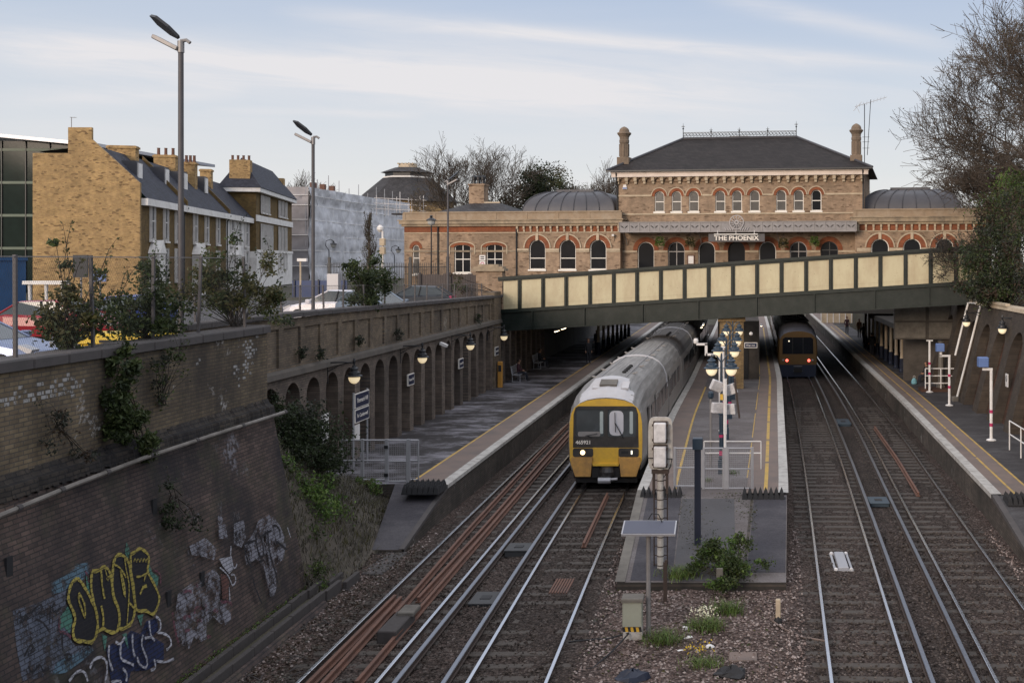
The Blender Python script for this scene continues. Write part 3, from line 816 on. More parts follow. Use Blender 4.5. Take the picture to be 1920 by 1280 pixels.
# iron cresting
cr = MB(); zc_ = rz1 + .08
hgt = .42
cr.box(ra, rb, 5.18, 5.22, zc_ + .02, zc_ + .05); cr.box(ra, rb, 5.18, 5.22, zc_ + hgt - .03, zc_ + hgt)
nn = 34
for i in range(nn):
    x = ra + (rb - ra) * (i + .5) / nn; w_ = (rb - ra) / nn * .46
    pts = [(x + w_ * math.cos(PI * 2 * j / 10), 5.2, zc_ + .04 + hgt * .48 + w_ * math.sin(PI * 2 * j / 10)) for j in range(11)]
    cr.tube(pts, .022, 4, False); cr.tube([(x - w_, 5.2, zc_ + .03), (x + w_, 5.2, zc_ + hgt)], .016, 4, False)
cr.build('cresting', K['black_iron'], roof)
for i, (q, hh) in enumerate(((0, 1.15), (.25, .75), (.5, .75), (.75, .75), (1, 1.15))):
    x = ra + (rb - ra) * q
    m = MB(); m.tube([(x, 5.2, zc_ - .05), (x, 5.2, zc_ + hh * .7), (x, 5.2, zc_ + hh)], [.035, .03, .008], 6)
    m.lathe([(.01, -.08), (.08, 0), (.01, .08)], (x, 5.2, zc_ + hh * .62), 8); m.box(x - .13, x + .13, 5.19, 5.21, zc_ + hh * .75, zc_ + hh * .79)
    m.build('finial', K['black_iron'], roof)
# turret chimneys
def turret(u0, u1, vt, vb, dy):
    x0 = pu(u0, vb, dy)[0]; x1 = pu(u1, vb, dy)[0]; zb = pu(u0, vb, dy)[1]; z1 = pu(u0, vt, dy)[1]
    cx = (x0 + x1) / 2; r = (x1 - x0) / 2; h = z1 - zb
    m = MB(); m.box(cx - r * .95, cx + r * .95, dy - r * .95, dy + r * .95, zb - 1.2, zb + .28 * h * .4)
    prof = [(.78, .06), (.80, .10), (.72, .13), (.70, .50), (.80, .54), (.82, .60), (.74, .63), (.78, .70), (1.0, .76), (1.15, .79), (1.12, .82), (.85, .84), (.82, .88), (.70, .93), (.45, .97), (.12, 1.0)]
    m.lathe([(a * r, b * h) for a, b in prof], (cx, dy, zb), 12)
    for j in range(8):
        w_ = PI / 4 * j + .2
        m.box(cx + r * .74 * math.cos(w_) - .03, cx + r * .74 * math.cos(w_) + .03, dy + r * .74 * math.sin(w_) - .03, dy + r * .74 * math.sin(w_) + .03, zb + .14 * h, zb + .5 * h)
    m.build('turret_chimney', plain('turret_stone', (.19, .14, .10), .9, .3, 5, dirt=(.08, .065, .05), damt=.6), PB, smooth=False)
turret(1159, 1182, 238, 303, 1.0); turret(1594, 1617, 232, 299, 1.0)
# canopy with bird frieze
zt0, zt1 = pu(1380, 433.5, -1.9)[1], pu(1380, 416.5, -1.9)[1]
x0c, x1c = pu(1161, 425, -1.9)[0], pu(1606, 425, -1.9)[0]
hs = []
cxm = pu(1381.5, 420, -1.9)[0]
nb = 23
for i in range(nb):
    c = x0c + (x1c - x0c) * (i + .5) / nb
    if abs(c - cxm) < .85: continue
    s = .33; zb = zt0 + .2
    hs.append([(c - .30, zb + .22), (c - .04, zb + .02), (c - .06, zb + .10), (c - .16, zb + .20)])
    hs.append([(c + .30, zb + .22), (c + .16, zb + .20), (c + .06, zb + .10), (c + .04, zb + .02)])
m = MB()
m.sheet([(x0c, zt0), (x1c, zt0), (x1c, zt1), (x0c, zt1)], hs, fy(-1.9), 0, .05)
m.box(x0c, x1c, -1.96, -1.84, zt0 - .06, zt0); m.box(x0c, x1c, -1.94, -1.86, zt1, zt1 + .05)
m.box(x0c, x0c + .05, -1.9, 0, zt0, zt1); m.box(x1c - .05, x1c, -1.9, 0, zt0, zt1)
can = m.build('canopy', plain('canopy_paint', (.25, .235, .235), .6, .2, 8, dirt=(.13, .12, .12), damt=.5, dsc=3), PB)
m = MB(); m.box(x0c, x1c, -1.84, 0, zt1 - .12, zt1 - .06); m.build('canopy_roof', K['dark_soffit'], can)
m = MB()
for i in range(nb + 1):
    x = x0c + (x1c - x0c) * i / nb
    m.box(x - .02, x + .02, -1.945, -1.90, zt0, zt1)
m.build('canopy_ribs', K['grey_metal'], can)
zc2 = zt0 + .62
m = MB()
f = fy(-1.98)
cir = lambda r: [(cxm + r * math.cos(2 * PI * j / 24), zc2 + r * math.sin(2 * PI * j / 24)) for j in range(24)]
m.ring(cir(.52), cir(.46), f, -.03, .05); m.ring(cir(.16), cir(.08), f, -.03, .04)
for j in range(12):
    w_ = 2 * PI * j / 12
    m.tube([(cxm + .16 * math.cos(w_), -1.98, zc2 + .16 * math.sin(w_)), (cxm + .30 * math.cos(w_ + .12), -1.99, zc2 + .30 * math.sin(w_ + .12)), (cxm + .46 * math.cos(w_), -1.98, zc2 + .46 * math.sin(w_))], [.02, .04, .015], 4)
for sgn in (-1, 1):
    for q in range(4): m.tube([(cxm + sgn * (.25 + q * .16), -1.98, zt0 + .06), (cxm + sgn * (.38 + q * .16), -1.98, zt0 + .28)], [.05, .02], 4)
m.build('crest', plain('crest_paint', (.36, .34, .34), .6, .15, 5), can)
for x in (x0c + .1, x1c - .1, (x0c * 2 + x1c) / 3, (x0c + 2 * x1c) / 3):
    m = MB(); m.tube([(x, -.1, zt0 - .9), (x, -.4, zt0 - .45), (x, -1.2, zt0 - .08), (x, -1.85, zt0)], .035, 6); m.build('canopy_bracket', K['grey_metal'], can)
# ground floor openings
for i, x in enumerate(gcs):
    m = MB(); m.band(arch_pts(x, gr + .34, gs), arch_pts(x, gr, gs), fy(0), -.04, 0); m.build('door_arch', K['pub_red'], PB)
    if i in (0, 2, 4): window(PB, x, gr - .005, .5, gs, 1, .15, 'window_dark', .05, (1.35,), (), False)
    elif i in (1, 5):
        window(PB, x, gr - .005, .05, gs, 1, .18, 'window_dark', .06, (gs - .1, 1.0), (0,), False, 'grey_metal')
    elif i == 3: window(PB, x, gr - .005, .05, gs, 1, .2, 'window_dark', .04, (), (), False, 'black_iron')
    else: window(PB, x, gr - .005, .05, gs, 1, .2, 'window_dark', .05, (gs,), (0,), False, 'black_iron')
for a, b in zip([0] + [x + gr + .02 for x in gcs], [x - gr - .02 for x in gcs] + [W]):
    m = MB(); m.box(a, b, -.07, 0, gs - .16, gs - .02); m.build('impost', K['pale_stone'], PB)
# downpipes
for x in (.06, W - .06):
    m = MB(); m.tube([(x, -.5, zf1 - .1), (x, -.3, zc1 - .2), (x, -.1, zc0 - .2), (x, -.1, .2)], .055, 6); m.build('downpipe', K['black_iron'], PB)
# side wings
def wing(xl, xr, y, zpar, zcor0, zcor1, name_mats, wins3, left_part=None):
    # returns nothing; builds wall, cornice, parapet, frieze, windows of one wing
    hl = []
    r3 = .62
    zsp = pu(1064, 449, y)[1] - r3; zbt = pu(1064, 505, y)[1]
    xs3 = [pu(u, 480, y)[0] for u in wins3]
    hl += [arch_loop(x, r3, zbt, zsp) for x in xs3]
    seg = []
    if left_part:
        for u in left_part[1]:
            x = pu(u, 480, y)[0]; seg.append(x); hl.append(arch_loop(x, .64, pu(867, 511, y)[1], pu(867, 463.5, y)[1], 10, .28))
        xn = pu(left_part[0], 480, y)[0]; hl.append(arch_loop(xn, .27, pu(780, 514, y)[1], pu(780, 459, y)[1] - .27))
    m = MB(); m.sheet([(xl, 0), (xr, 0), (xr, zcor0), (xl, zcor0)], hl, fy(y), 0, .25)
    m.box(xl, xl + .03, y + .01, y + 9, 0, zcor0); m.box(xr - .03, xr, y + .01, y + 9, 0, zcor0); m.box(xl, xr, y + 8.9, y + 9, 0, zcor0)
    m.build('wing_wall', K['pub_brick'], PB)
    m = MB(); m.box(xl + .2, xr - .2, y + 3, y + 3.1, 0, zcor0); m.box(xl + .1, xr - .1, y + .3, y + 8.8, zcor0 - .1, zcor0); m.build('inner_wall', K['dark_soffit'], PB)
    m = MB(); m.box(xl - .25, xr + .25, y - .38, y + 9, zcor0 + .08, zcor1); m.box(xl - .12, xr + .12, y - .22, y + 8.8, zcor0 - .10, zcor0 + .08)
    m.box(xl - .34, xr + .34, y - .46, y + 9, zcor1 - .07, zcor1 + .002)
    m.build('cornice', K['stone'], PB)
    m = MB(); m.box(xl, xr, y - .02, y + .28, zcor1, zpar - .1); m.box(xl - .05, xr + .05, y - .08, y + .34, zpar - .1, zpar)
    m.box(xl, xl + .25, y + .3, y + 8.7, zcor1, zpar - .1); m.box(xr - .25, xr, y + .3, y + 8.7, zcor1, zpar - .1)
    k = int((xr - xl) / 2.1)
    for i in range(k + 1):
        x = xl + (xr - xl) * i / k; m.box(x - .12, x + .12, y - .05, y, zcor1, zpar - .1)
    m.build('parapet_wall', plain('parapet_brick', (.27, .20, .135), .9, .3, 3, bump=.2, dirt=(.36, .3, .23), damt=.6, dsc=1.6), PB)
    fr0 = zcor0 - .52
    m = MB(); m.box(xl + .02, xr - .02, y - .03, y, fr0, zcor0 - .10); m.build('frieze', K['pub_red'], PB)
    xa = min(xs3) - 1.6
    nb_ = int((xr - xa) / .52)
    for i in range(nb_ + 1):
        x = max(xa, xl) + .1 + (xr - max(xa, xl) - .2) * i / nb_
        m = MB(); m.box(x - .07, x + .07, y - .19, y - .03, zcor0 - .30, zcor0 - .10); m.box(x - .06, x + .06, y - .11, y - .03, fr0 - .02, zcor0 - .30); m.build('bracket', K['pale_stone'], PB)
    m = MB(); m.box(xl, xr, y - .05, y, fr0 - .09, fr0 - .02); m.build('frieze_band', K['pale_stone'], PB)
    for x in xs3:
        window(PB, x, r3 - .005, zbt, zsp, 1, y + .14, 'window_dark', .06, (pu(1064, 484, y)[1],))
        m = MB(); m.band(arch_pts(x, r3 + .34, zsp), arch_pts(x, r3, zsp), fy(y), -.05, 0); m.build('window_arch', K['pub_red'], PB)
        m = MB(); m.band(arch_pts(x, r3 + .43, zsp), arch_pts(x, r3 + .34, zsp), fy(y), -.09, 0); m.build('hood_mould', K['pale_stone'], PB)
        m = MB(); m.box(x - .10, x + .10, y - .13, y, zsp + r3 - .06, zsp + r3 + .45); m.build('keystone', K['pale_stone'], PB)
    xw = sorted(xs3)
    for a, b in zip([max(xl, xa)] + [x + r3 + .02 for x in xw], [x - r3 - .02 for x in xw] + [xr]):
        m = MB(); m.box(a, b, y - .09, y, zsp - .20, zsp - .04); m.box(a, b, y - .05, y, zsp - .30, zsp - .20); m.build('impost', K['pale_stone'], PB)
    for x in seg:
        zb0, zs0 = pu(867, 511, y)[1], pu(867, 463.5, y)[1]
        window(PB, x, .635, zb0, zs0, .28, y + .14, 'window_dark', .06, ((zb0 + zs0) / 2 + .05,), (0,))
        m = MB(); m.band(arch_pts(x, .95, zs0, .38), arch_pts(x, .64, zs0, .28), fy(y), -.04, 0); m.build('window_arch', K['pub_red'], PB)
        m = MB(); m.band(arch_pts(x, 1.03, zs0, .42, 12, zs0 - .5), arch_pts(x, .95, zs0, .38, 12, zs0 - .5), fy(y), -.07, 0); m.build('hood_mould', K['pale_stone'], PB)
    if left_part:
        window(PB, xn, .265, pu(780, 514, y)[1], pu(780, 459, y)[1] - .27, 1, y + .12, 'window_pale', .06, (pu(780, 484, y)[1],))
        m = MB(); zq = pu(780, 459, y)[1] - .27; m.band(arch_pts(xn, .50, zq, 1.1), arch_pts(xn, .27, zq), fy(y), -.04, 0); m.build('window_arch', K['pub_red'], PB)
        for u in (822, 969):
            x = pu(u, 480, y)[0]; m = MB(); m.tube([(x, y - .1, zcor0 - .1), (x, y - .1, .1)], .055, 6); m.build('downpipe', K['black_iron'], PB)
        m = MB(); m.box(xl, pu(1000, 480, y)[0] - .3, y - .05, y, zsp - .28, zsp - .16); m.build('string_course', K['stone'], PB)
yl = -.7
wl0, wl1 = pu(758, 480, yl)[0], pu(1163, 480, yl)[0]
wing(wl0, wl1, yl, pu(1060, 395.5, yl)[1], pu(1060, 421, yl)[1], pu(1060, 411, yl)[1], None, (1007.5, 1064.4, 1121.4), (780, (867, 927)))
wr0, wr1 = pu(1603, 460, yl)[0], pu(1858, 460, yl)[0]
wing(wr0, wr1, yl, pu(1710, 391, yl)[1], pu(1710, 417.5, yl)[1], pu(1710, 406, yl)[1], None, (1650, 1710, 1771))
# lead barrel roofs
def barrel(u0, u1, vt, vb, dy):
    x0, x1 = pu(u0, vb, dy)[0], pu(u1, vb, dy)[0]; zb = pu(u0, vb + 6, dy)[1]; zt = pu((u0 + u1) / 2, vt, dy + 2)[1]
    h = zt - zb; wd = 5.2; hip = 2.0
    m = MB(); vs = []; n = 10; k = 9
    # cross-section: quarter curve on the front and the back, ends curved the same way
    loops = []
    for i in range(n + 1):
        a = PI / 2 * i / n
        ins = 2.0 * (1 - math.cos(a)); z = zb + h * math.sin(a)
        loops.append([(x0 + ins * .95, dy + ins, z), (x1 - ins * .95, dy + ins, z), (x1 - ins * .95, dy + wd - ins, z), (x0 + ins * .95, dy + wd - ins, z)])
    for l in loops: vs += l
    fs = []
    for i in range(n):
        for j in range(4):
            q = (j + 1) % 4; fs.append((i * 4 + j, i * 4 + q, i * 4 + 4 + q, i * 4 + 4 + j))
    fs.append((n * 4, n * 4 + 1, n * 4 + 2, n * 4 + 3))
    m.add(vs, fs)
    o = m.build('barrel_roof', K['lead'], PB, smooth=True)
    m = MB()
    for t in [0, .14, .28, .42, .56, .70, .84, 1]:
        pts = []
        for i in range(n + 1):
            l = loops[i]; a, b = Vector(l[0]), Vector(l[1]); 
            q = t if 0 < t < 1 else t
            p = a.lerp(b, q); pts.append(p + Vector((0, -.02, .02)))
        m.tube(pts, .035, 5)
    m.build('roof_ribs', K['lead'], o)
    m = MB(); m.box(x0 + 2.1, x1 - 2.1, dy + 1.7, dy + wd - 1.7, zt - .05, zt + .16); m.build('roof_cap', K['lead'], o)
barrel(979, 1152, 360, 393, 1.2); barrel(1613, 1802, 356, 390, 1.2)
# low slate roof and chimney of the left wing
xa, xb = pu(808, 392, 1.0)[0], pu(962, 392, 1.0)[0]; z0 = pu(880, 400, 1)[1]; z1 = pu(880, 381, 4)[1]
m = MB(); q = [(xa, 1, z0), (xb, 1, z0), (xb, 7.5, z0), (xa, 7.5, z0), (xa + 2, 4, z1), (xb - 2.2, 4, z1)]
m.add(q, [(0, 1, 5, 4), (1, 2, 5), (2, 3, 4, 5), (3, 0, 4)]); o = m.build('wing_roof', K['slate_mid'], PB)
m = MB(); m.tube([q[4], q[5]], .09, 6); m.build('ridge_tiles', K['pale_stone'], o)
c0, c1 = pu(883, 360, 4.3)[0], pu(911, 360, 4.3)[0]; zt_ = pu(897, 345.5, 4.3)[1]
m = MB(); m.box(c0, c1, 3.9, 4.8, z1 - .4, zt_); m.box(c0 - .06, c1 + .06, 3.84, 4.86, zt_ - .12, zt_ + .002); ch = m.build('chimney', K['pub_brick'], o)
for i in range(3):
    m = MB(); m.lathe([(.15, 0), (.13, .3), (.18, .34), (.2, .55), (.12, .7)], (c0 + .25 + i * (c1 - c0 - .5) / 2, 4.35, zt_), 10); m.build('chimney_pot', K['black_iron'], ch)
# small fixings
def pubthing(name, label, cat, u, v, dy): 
    x, z = pu(u, v, dy); p = Matrix.Translation((PO[0], PO[1], PZ)) @ Matrix.Rotation(PA, 4, 'Z') @ Vector((x, dy, z))
    return thing(name, label, cat, tuple(p), PA)
def text_part(txt, name, parent, loc, size, mat, depth=.01, rot=(PI / 2, 0, 0), width=None, bold=0.0, sx=1.0):
    cu = bpy.data.curves.new(name, 'FONT'); cu.body = txt; cu.size = size; cu.extrude = depth; cu.align_x = 'CENTER'; cu.align_y = 'CENTER'; cu.offset = bold
    ob = bpy.data.objects.new('tmp', cu); C.objects.link(ob)
    bpy.context.view_layer.update()
    me = bpy.data.meshes.new_from_object(ob.evaluated_get(bpy.context.evaluated_depsgraph_get()))
    bpy.data.objects.remove(ob)
    me.name = name; me.materials.clear(); me.materials.append(K[mat])
    o = bpy.data.objects.new(name, me); C.objects.link(o)
    if width:
        w0 = max(v.co.x for v in me.vertices) - min(v.co.x for v in me.vertices); sx = width / w0
    o.scale = (sx, 1, 1); o.rotation_euler = rot; o.location = loc; o.parent = parent
    return o
t = pubthing('sign_board', 'dark pub name board with pale lettering hanging under the canopy', 'sign', 1381, 446, -1.75)
m = MB(); m.box(-2.0, 2.0, -.04, .04, -.27, .29); m.build('board', plain('sign_grey', (.075, .072, .075), .6, .1, 3), t)
text_part('THE PHOENIX', 'lettering', t, (0, -.055, -.02), .46, 'frame_white', .012, width=3.2, bold=.012)
m = MB(); m.tube([(-1.55, -.32, .24), (1.55, -.32, .24)], .04, 6)
for x in (-1.3, 0, 1.3): m.tube([(x, -.32, .24), (x, -.2, .5), (x, 0, .5)], .02, 5)
m.build('light_bar', K['frame_white'], t)
t = pubthing('alarm_box', 'small blue and white alarm box high on the pub wall', 'alarm box', 1172, 351, -.02)
m = MB(); m.solid([(-.18, -.16), (.18, -.16), (.1, .17), (-.1, .17)], lambda a, b, d: (a, -d, b), 0, .1); m.build('casing', K['white'], t)
m = MB(); m.box(-.15, .15, -.115, -.1, -.14, -.03); m.build('band', K['blue_plastic'], t)
t = pubthing('menu_frame', 'white menu in a wooden frame between the pub arches', 'menu frame', 1295.5, 487, -.03)
m = MB(); m.ring([(-.27, -.35), (.27, -.35), (.27, .35), (-.27, .35)], [(-.2, -.28), (.2, -.28), (.2, .28), (-.2, .28)], lambda a, b, d: (a, d, b), -.06, .02); m.build('frame', K['scrap_rust'], t)
m = MB(); m.box(-.2, .2, -.03, -.01, -.28, .28); m.build('sheet', K['white'], t)
t = pubthing('security_camera', 'small white camera on a curly bracket at the end of the left pub wing', 'camera', 1150, 441, yl - .25)
m = MB(); m.cbox((0, 0, 0), (.16, .3, .14)); m.build('housing', K['white'], t)
m = MB(); m.tube([(0, .1, 0), (.05, .2, -.15), (.02, .24, -.4), (-.06, .24, -.45)], .02, 5); m.build('bracket', K['black_iron'], t)
t = pubthing('notice_sign', 'white notice with a red ring symbol on the wall between two pub windows', 'sign', 904.5, 489, yl - .04)
m = MB(); m.box(-.23, .23, -.01, .01, .02, .42); m.box(-.23, .23, -.01, .01, -.42, -.02); m.build('plates', K['white'], t)
m = MB(); m.ring([(.15 * math.cos(PI * j / 8), -.24 + .15 * math.sin(PI * j / 8)) for j in range(16)], [(.10 * math.cos(PI * j / 8), -.24 + .10 * math.sin(PI * j / 8)) for j in range(16)], lambda a, b, d: (a, d, b), -.016, -.01); m.build('red_ring', K['taillight'] if False else K['magenta'], t)
m = MB()
for i in range(2): m.box(-.15, .15, -.016, -.01, .12 + i * .14, .19 + i * .14)
m.build('lettering_lines', K['rubber'], t)
# TV aerial on the right turret
t = pubthing('tv_aerial', 'tall rooftop television aerial mast beside the right hand turret', 'aerial', 1621, 278, 1.8)
m = MB(); m.tube([(0, 0, -1.2), (0, 0, 3.2)], .03, 5); m.tube([(.2, 0, -.5), (.45, 0, 3.5)], .025, 5)
for z in (.0, .45, .8): m.tube([(-.15, 0, z), (.35, 0, z)], .018, 4)
m.build('mast', K['black_iron'], t)
m = MB(); m.tube([(-.7, 0, 3.0), (1.6, 0, 3.65)], .018, 4)
for i in range(9):
    x = -.6 + i * .25; z = 3.03 + i * .07; m.tube([(x, -.3, z - .16), (x + .02, .3, z + .2)], .012, 4)
m.tube([(-.8, 0, 2.7), (-.2, 0, 3.35)], .015, 4); m.tube([(-.55, 0, 2.95), (-.35, 0, 2.55)], .015, 4)
m.build('antenna', K['grey_metal'], t)

# deck and undercroft that carry the pub over the tracks
m = MB()
f = Matrix.Translation((PO[0], PO[1], 0)) @ Matrix.Rotation(PA, 4, 'Z')
def pf(x, y, z): return tuple(f @ Vector((x, y, z)))
m.box(-18, 28, -2.5, 24, 4.45, 5.28, pf)
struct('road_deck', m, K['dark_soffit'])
m = MB(); m.box(-14.75, -14.55, 64, 108, -.3, 4.6); m.box(12.2, 12.5, 62, 108, -.3, 4.6); m.box(-1.7, 1.0, 65.5, 100, .9, 4.3)
UW = thing('station_undercroft', 'dark walls of the station beneath the pub, between the platforms', 'station building', (0, 80, .9))
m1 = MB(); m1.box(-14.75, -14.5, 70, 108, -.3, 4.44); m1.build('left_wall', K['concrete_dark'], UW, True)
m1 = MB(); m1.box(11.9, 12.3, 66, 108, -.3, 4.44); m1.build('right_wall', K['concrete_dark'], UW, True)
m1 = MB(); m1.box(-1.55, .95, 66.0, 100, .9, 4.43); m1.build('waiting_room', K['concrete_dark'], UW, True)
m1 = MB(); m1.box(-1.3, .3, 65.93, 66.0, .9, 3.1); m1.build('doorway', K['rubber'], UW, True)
# ---------------------------------------------------------------- background buildings
TP = (-42.3, 76.8); td = (-.239, .971); tg = (-.971, -.239); GZ = 5.2
def tf(u, v, off=0.0):   # on the terrace front: (t, z)
    return PV(u, v, (TP[0] + tg[0] * off, TP[1] + tg[1] * off), td)
def tgb(u, v): return PV(u, v, TP, tg)
def TW(t, g, z): return (TP[0] + td[0] * t + tg[0] * g, TP[1] + td[1] * t + tg[1] * g, z)
tn = [tf(u, 400)[0] for u in (265, 343, 424, 478)]
gpx = [(265, 520), (265, 344), (175, 262), (175, 240), (131, 240), (131, 288), (65, 288), (65, 520)]
gp = [tgb(u, v) for u, v in gpx]
gp = [(a, max(GZ, b)) for a, b in gp]; gp[0] = (gp[0][0], GZ); gp[-1] = (gp[-1][0], GZ)
ez = [tf(265, 370)[1], tf(478, 412)[1]]
rid = tgb(178, 266); slope_e = tgb(262, 352)
ridg, ridz = rid[0], rid[1] - .25
eavz = ez[0]
K['window_mid'] = glass('window_mid', (.035, .036, .04), .1, spec=.35)
def win_rect(par, t0, t1, z0, z1, off=-.05):
    m = MB()
    fn = lambda a, b, d: TW(a, off - d, b)
    o = [(t0 - .14, z0 - .2), (t1 + .14, z0 - .2), (t1 + .14, z1 + .16), (t0 - .14, z1 + .16)]
    i = [(t0 + .05, z0 + .05), (t1 - .05, z0 + .05), (t1 - .05, z1 - .05), (t0 + .05, z1 - .05)]
    m.ring(o, i, fn, -.04, .12)
    m.box(t0 + .05, t1 - .05, 0, .06, (z0 + z1) / 2 - .04, (z0 + z1) / 2 + .04, lambda a, d, b: fn(a, b, d))
    m.box(t0 - .2, t1 + .2, -.02, .2, z0 - .32, z0 - .2, lambda a, d, b: fn(a, b, d))
    w_ = m.build('window', K['white'], par, True)
    m = MB(); m.quad(fn(t0, z0, .02), fn(t1, z0, .02), fn(t1, z1, .02), fn(t0, z1, .02)); m.build('pane', K['window_mid'], w_, True)
labels = ['end terrace house with a tall blank yellow brick gable wall', 'middle terrace house with brown brick front and white sash windows', 'white fronted terrace house with slate roof, next to the hip roofed villa']
houses = []
for h in range(3):
    a, b = tn[h], tn[h + 1]
    o = thing('terrace_house', labels[h], 'house', TW((a + b) / 2, 4, GZ), 0, 'terrace houses beyond the car park'); houses.append(o)
    m = MB(); m.box(a + .01, b - .01, -6.3 if h else -6.2, 0, GZ, eavz, lambda x, y, z: TW(x, -y if y else 0, z))
    m.build('wall', K['terrace_brick'] if h < 2 else plain('stucco', (.58, .56, .55), .7, .1, 2, dirt=(.35, .33, .31), damt=.4), o, True)
    if h == 0:
        m = MB(); m.solid(gp, lambda x, z, d: TW(-d, x, z), 0, .35)
        m.build('gable_wall', K['gable_brick'], o, True)
        m = MB(); g = [gp[1], gp[2]]
        m.build
    m = MB()
    # front slope, back flat
    lo = -.35
    m.add([TW(a, lo, eavz - .05), TW(b, lo, eavz - .05), TW(b, ridg, ridz), TW(a, ridg, ridz), TW(b, 6.4, ridz - .5), TW(a, 6.4, ridz - .5)], [(0, 1, 2, 3), (3, 2, 4, 5)])
    rf = m.build('roof', K['slate_blue'], o, True)
    m = MB(); 
    if h:
        pp = [(lo, eavz - .3), (ridg, ridz - .3), (ridg, ridz + .3), (lo, eavz + .35)]
        m.solid(pp, lambda x, z, d: TW(a - .15 + d, x, z), 0, .3); m.build('party_parapet', K['terrace_brick'], rf, True)
    m = MB(); m.box(a, b, -.42, .0, eavz - .55, eavz - .06, lambda x, y, z: TW(x, y, z)); m.build('eaves_cornice', K['white'], o, True)
    m = MB(); m.tube([TW(b - .1, -.45, eavz - .2), TW(b - .1, -.12, eavz - .8), TW(b - .1, -.12, GZ)], .06, 6); m.build('downpipe', K['black_iron'], o, True)
# windows by pixel column
for h, cols in ((0, (284, 309, 330.5)), (1, (364.5, 386, 407)), (2, (434, 447.5, 461, 472))):
    for i, u in enumerate(cols):
        t = tf(u, 420)[0]
        z1 = tf(284, 383)[1]; z0 = tf(284, 446)[1]
        wd = .42 if h < 2 else .5
        win_rect(houses[h], t - wd, t + wd, z0, z1)
        z1b = tf(284, 468)[1]; z0b = z1b - 2.2
        if h == 2 or i != 0: win_rect(houses[h], t - wd, t + wd, z0b, z1b)
    tt = tf(cols[0], 420)[0]
    z1b = tf(284, 462)[1]
    m = MB(); m.box(tt - .75, tt + .75, -.7, 0, GZ, z1b - .5, lambda x, y, z: TW(x, y, z)); m.solid([(tt - .9, z1b - .5), (tt + .9, z1b - .5), (tt, z1b + .45)], lambda a, b, d: TW(a, -d, b), 0, .8)
    m.build('porch', K['white'], houses[h], True)
# dormers
for h, (u, v) in ((0, (260, 322)), (0, (311, 332)), (1, (346, 339)), (1, (385, 347))):
    t, z = tf(u, v, 1.3)
    m = MB(); m.box(t - .7, t + .65, 1.25, 3.6, z - .9, z + .75, lambda x, y, z: TW(x, y, z)); d_ = m.build('dormer', K['lead'], houses[h], True)
    m = MB(); m.box(t - .5, t + .5, 1.17, 1.25, z - .75, z + .6, lambda x, y, z: TW(x, y, z)); w_ = m.build('dormer_window', K['white'], d_, True)
# chimneys
def chimney_box(par, u0, u1, v0, vb, g, pots=0, mat='terrace_brick', dep=.8):
    off = (TP[0] + tg[0] * g, TP[1] + tg[1] * g)
    t0, z0 = PV(u0, v0, off, td); t1 = PV(u1, v0, off, td)[0]; zb = PV(u0, vb, off, td)[1]
    # a stack seen end-on: use the gable direction for its width
    k = (u1 - u0) / F * off[1] * 1.0
    m = MB(); m.box(-k / 2, k / 2, -.45, .45, zb - 1.5, z0); m.box(-k / 2 - .08, k / 2 + .08, -.53, .53, z0 - .22, z0 - .06)
    cx = ((u0 + u1) / 2 - CU) / F
    Yc = off[1] + td[1] * (t0 + t1) / 2
    ang = math.atan2(tg[1], tg[0]) + PI
    rt = Matrix.Translation((cx * Yc, Yc, 0)) @ Matrix.Rotation(ang, 4, 'Z')
    m.v = [tuple(rt @ Vector(p)) for p in m.v]
    c = m.build('chimney', K[mat], par, True)
    for i in range(pots):
        p = rt @ Vector((-k / 2 + k * (i + .5) / pots, 0, z0))
        q = MB(); q.lathe([(.16, 0), (.13, .1), (.12, .55), (.15, .6), (.12, .62)], tuple(p), 8); q.build('chimney_pot', K['scrap_rust'], c, True)
chimney_box(houses[0], 205, 257, 265, 288, ridg + .2, 0, 'gable_brick')
chimney_box(houses[1], 288, 334, 283, 300, ridg + .2, 3, 'gable_brick')
chimney_box(houses[1], 344, 370, 300, 330, ridg - 1.0, 3, 'gable_brick')
chimney_box(houses[2], 374, 400, 313, 335, ridg - .5, 0, 'gable_brick')
p = D(134, 240, 75.5)
t = thing('tv_aerial', 'small television aerial on the chimney of the blank gable', 'aerial', tuple(p))
m = MB(); m.tube([(0, 0, -.3), (0, 0, .75)], .025, 5); m.build('mast', K['grey_metal'], t)
m = MB(); m.tube([(-.1, 0, .72), (.35, 0, .72)], .02, 4)
for x in (0, .12, .24): m.tube([(x, -.15, .72), (x, .15, .72)], .012, 4)
m.build('antenna', K['grey_metal'], t)
# villa
o = thing('villa', 'taller hip roofed villa with white window surrounds at the far end of the terrace', 'house', TW(tn[3] + 6, 4, GZ))
va, vb2 = tf(480, 400, -.6)[0], tf(547, 400, -.6)[0]
vez = tf(480, 352, -.6)[1]
gw = -PV(427, 350, TW(va, 0, 0), tg)[0]
gw = abs(gw) + .3
V = lambda x, y, z: TW(x, y, z)
m = MB(); m.box(va, vb2, -.6, gw, GZ, vez - .02, V); m.build('wall', K['terrace_brick'], o, True)
m = MB(); m.box(va - .03, vb2 + .03, -.66, gw + .1, GZ, tf(500, 472, -.6)[1], V)
m.box(va - .06, vb2 + .06, -.75, -.6, tf(500, 474, -.6)[1], tf(500, 469, -.6)[1], V)
m.box(va - .06, vb2 + .06, -.75, -.6, tf(500, 413, -.6)[1] - .3, tf(500, 407, -.6)[1], V)
m.build('stucco_storey', K['white'], o, True)
m = MB(); e = .6
rzv = PV(428, 303, TW(va, gw / 2, 0), td)[1]
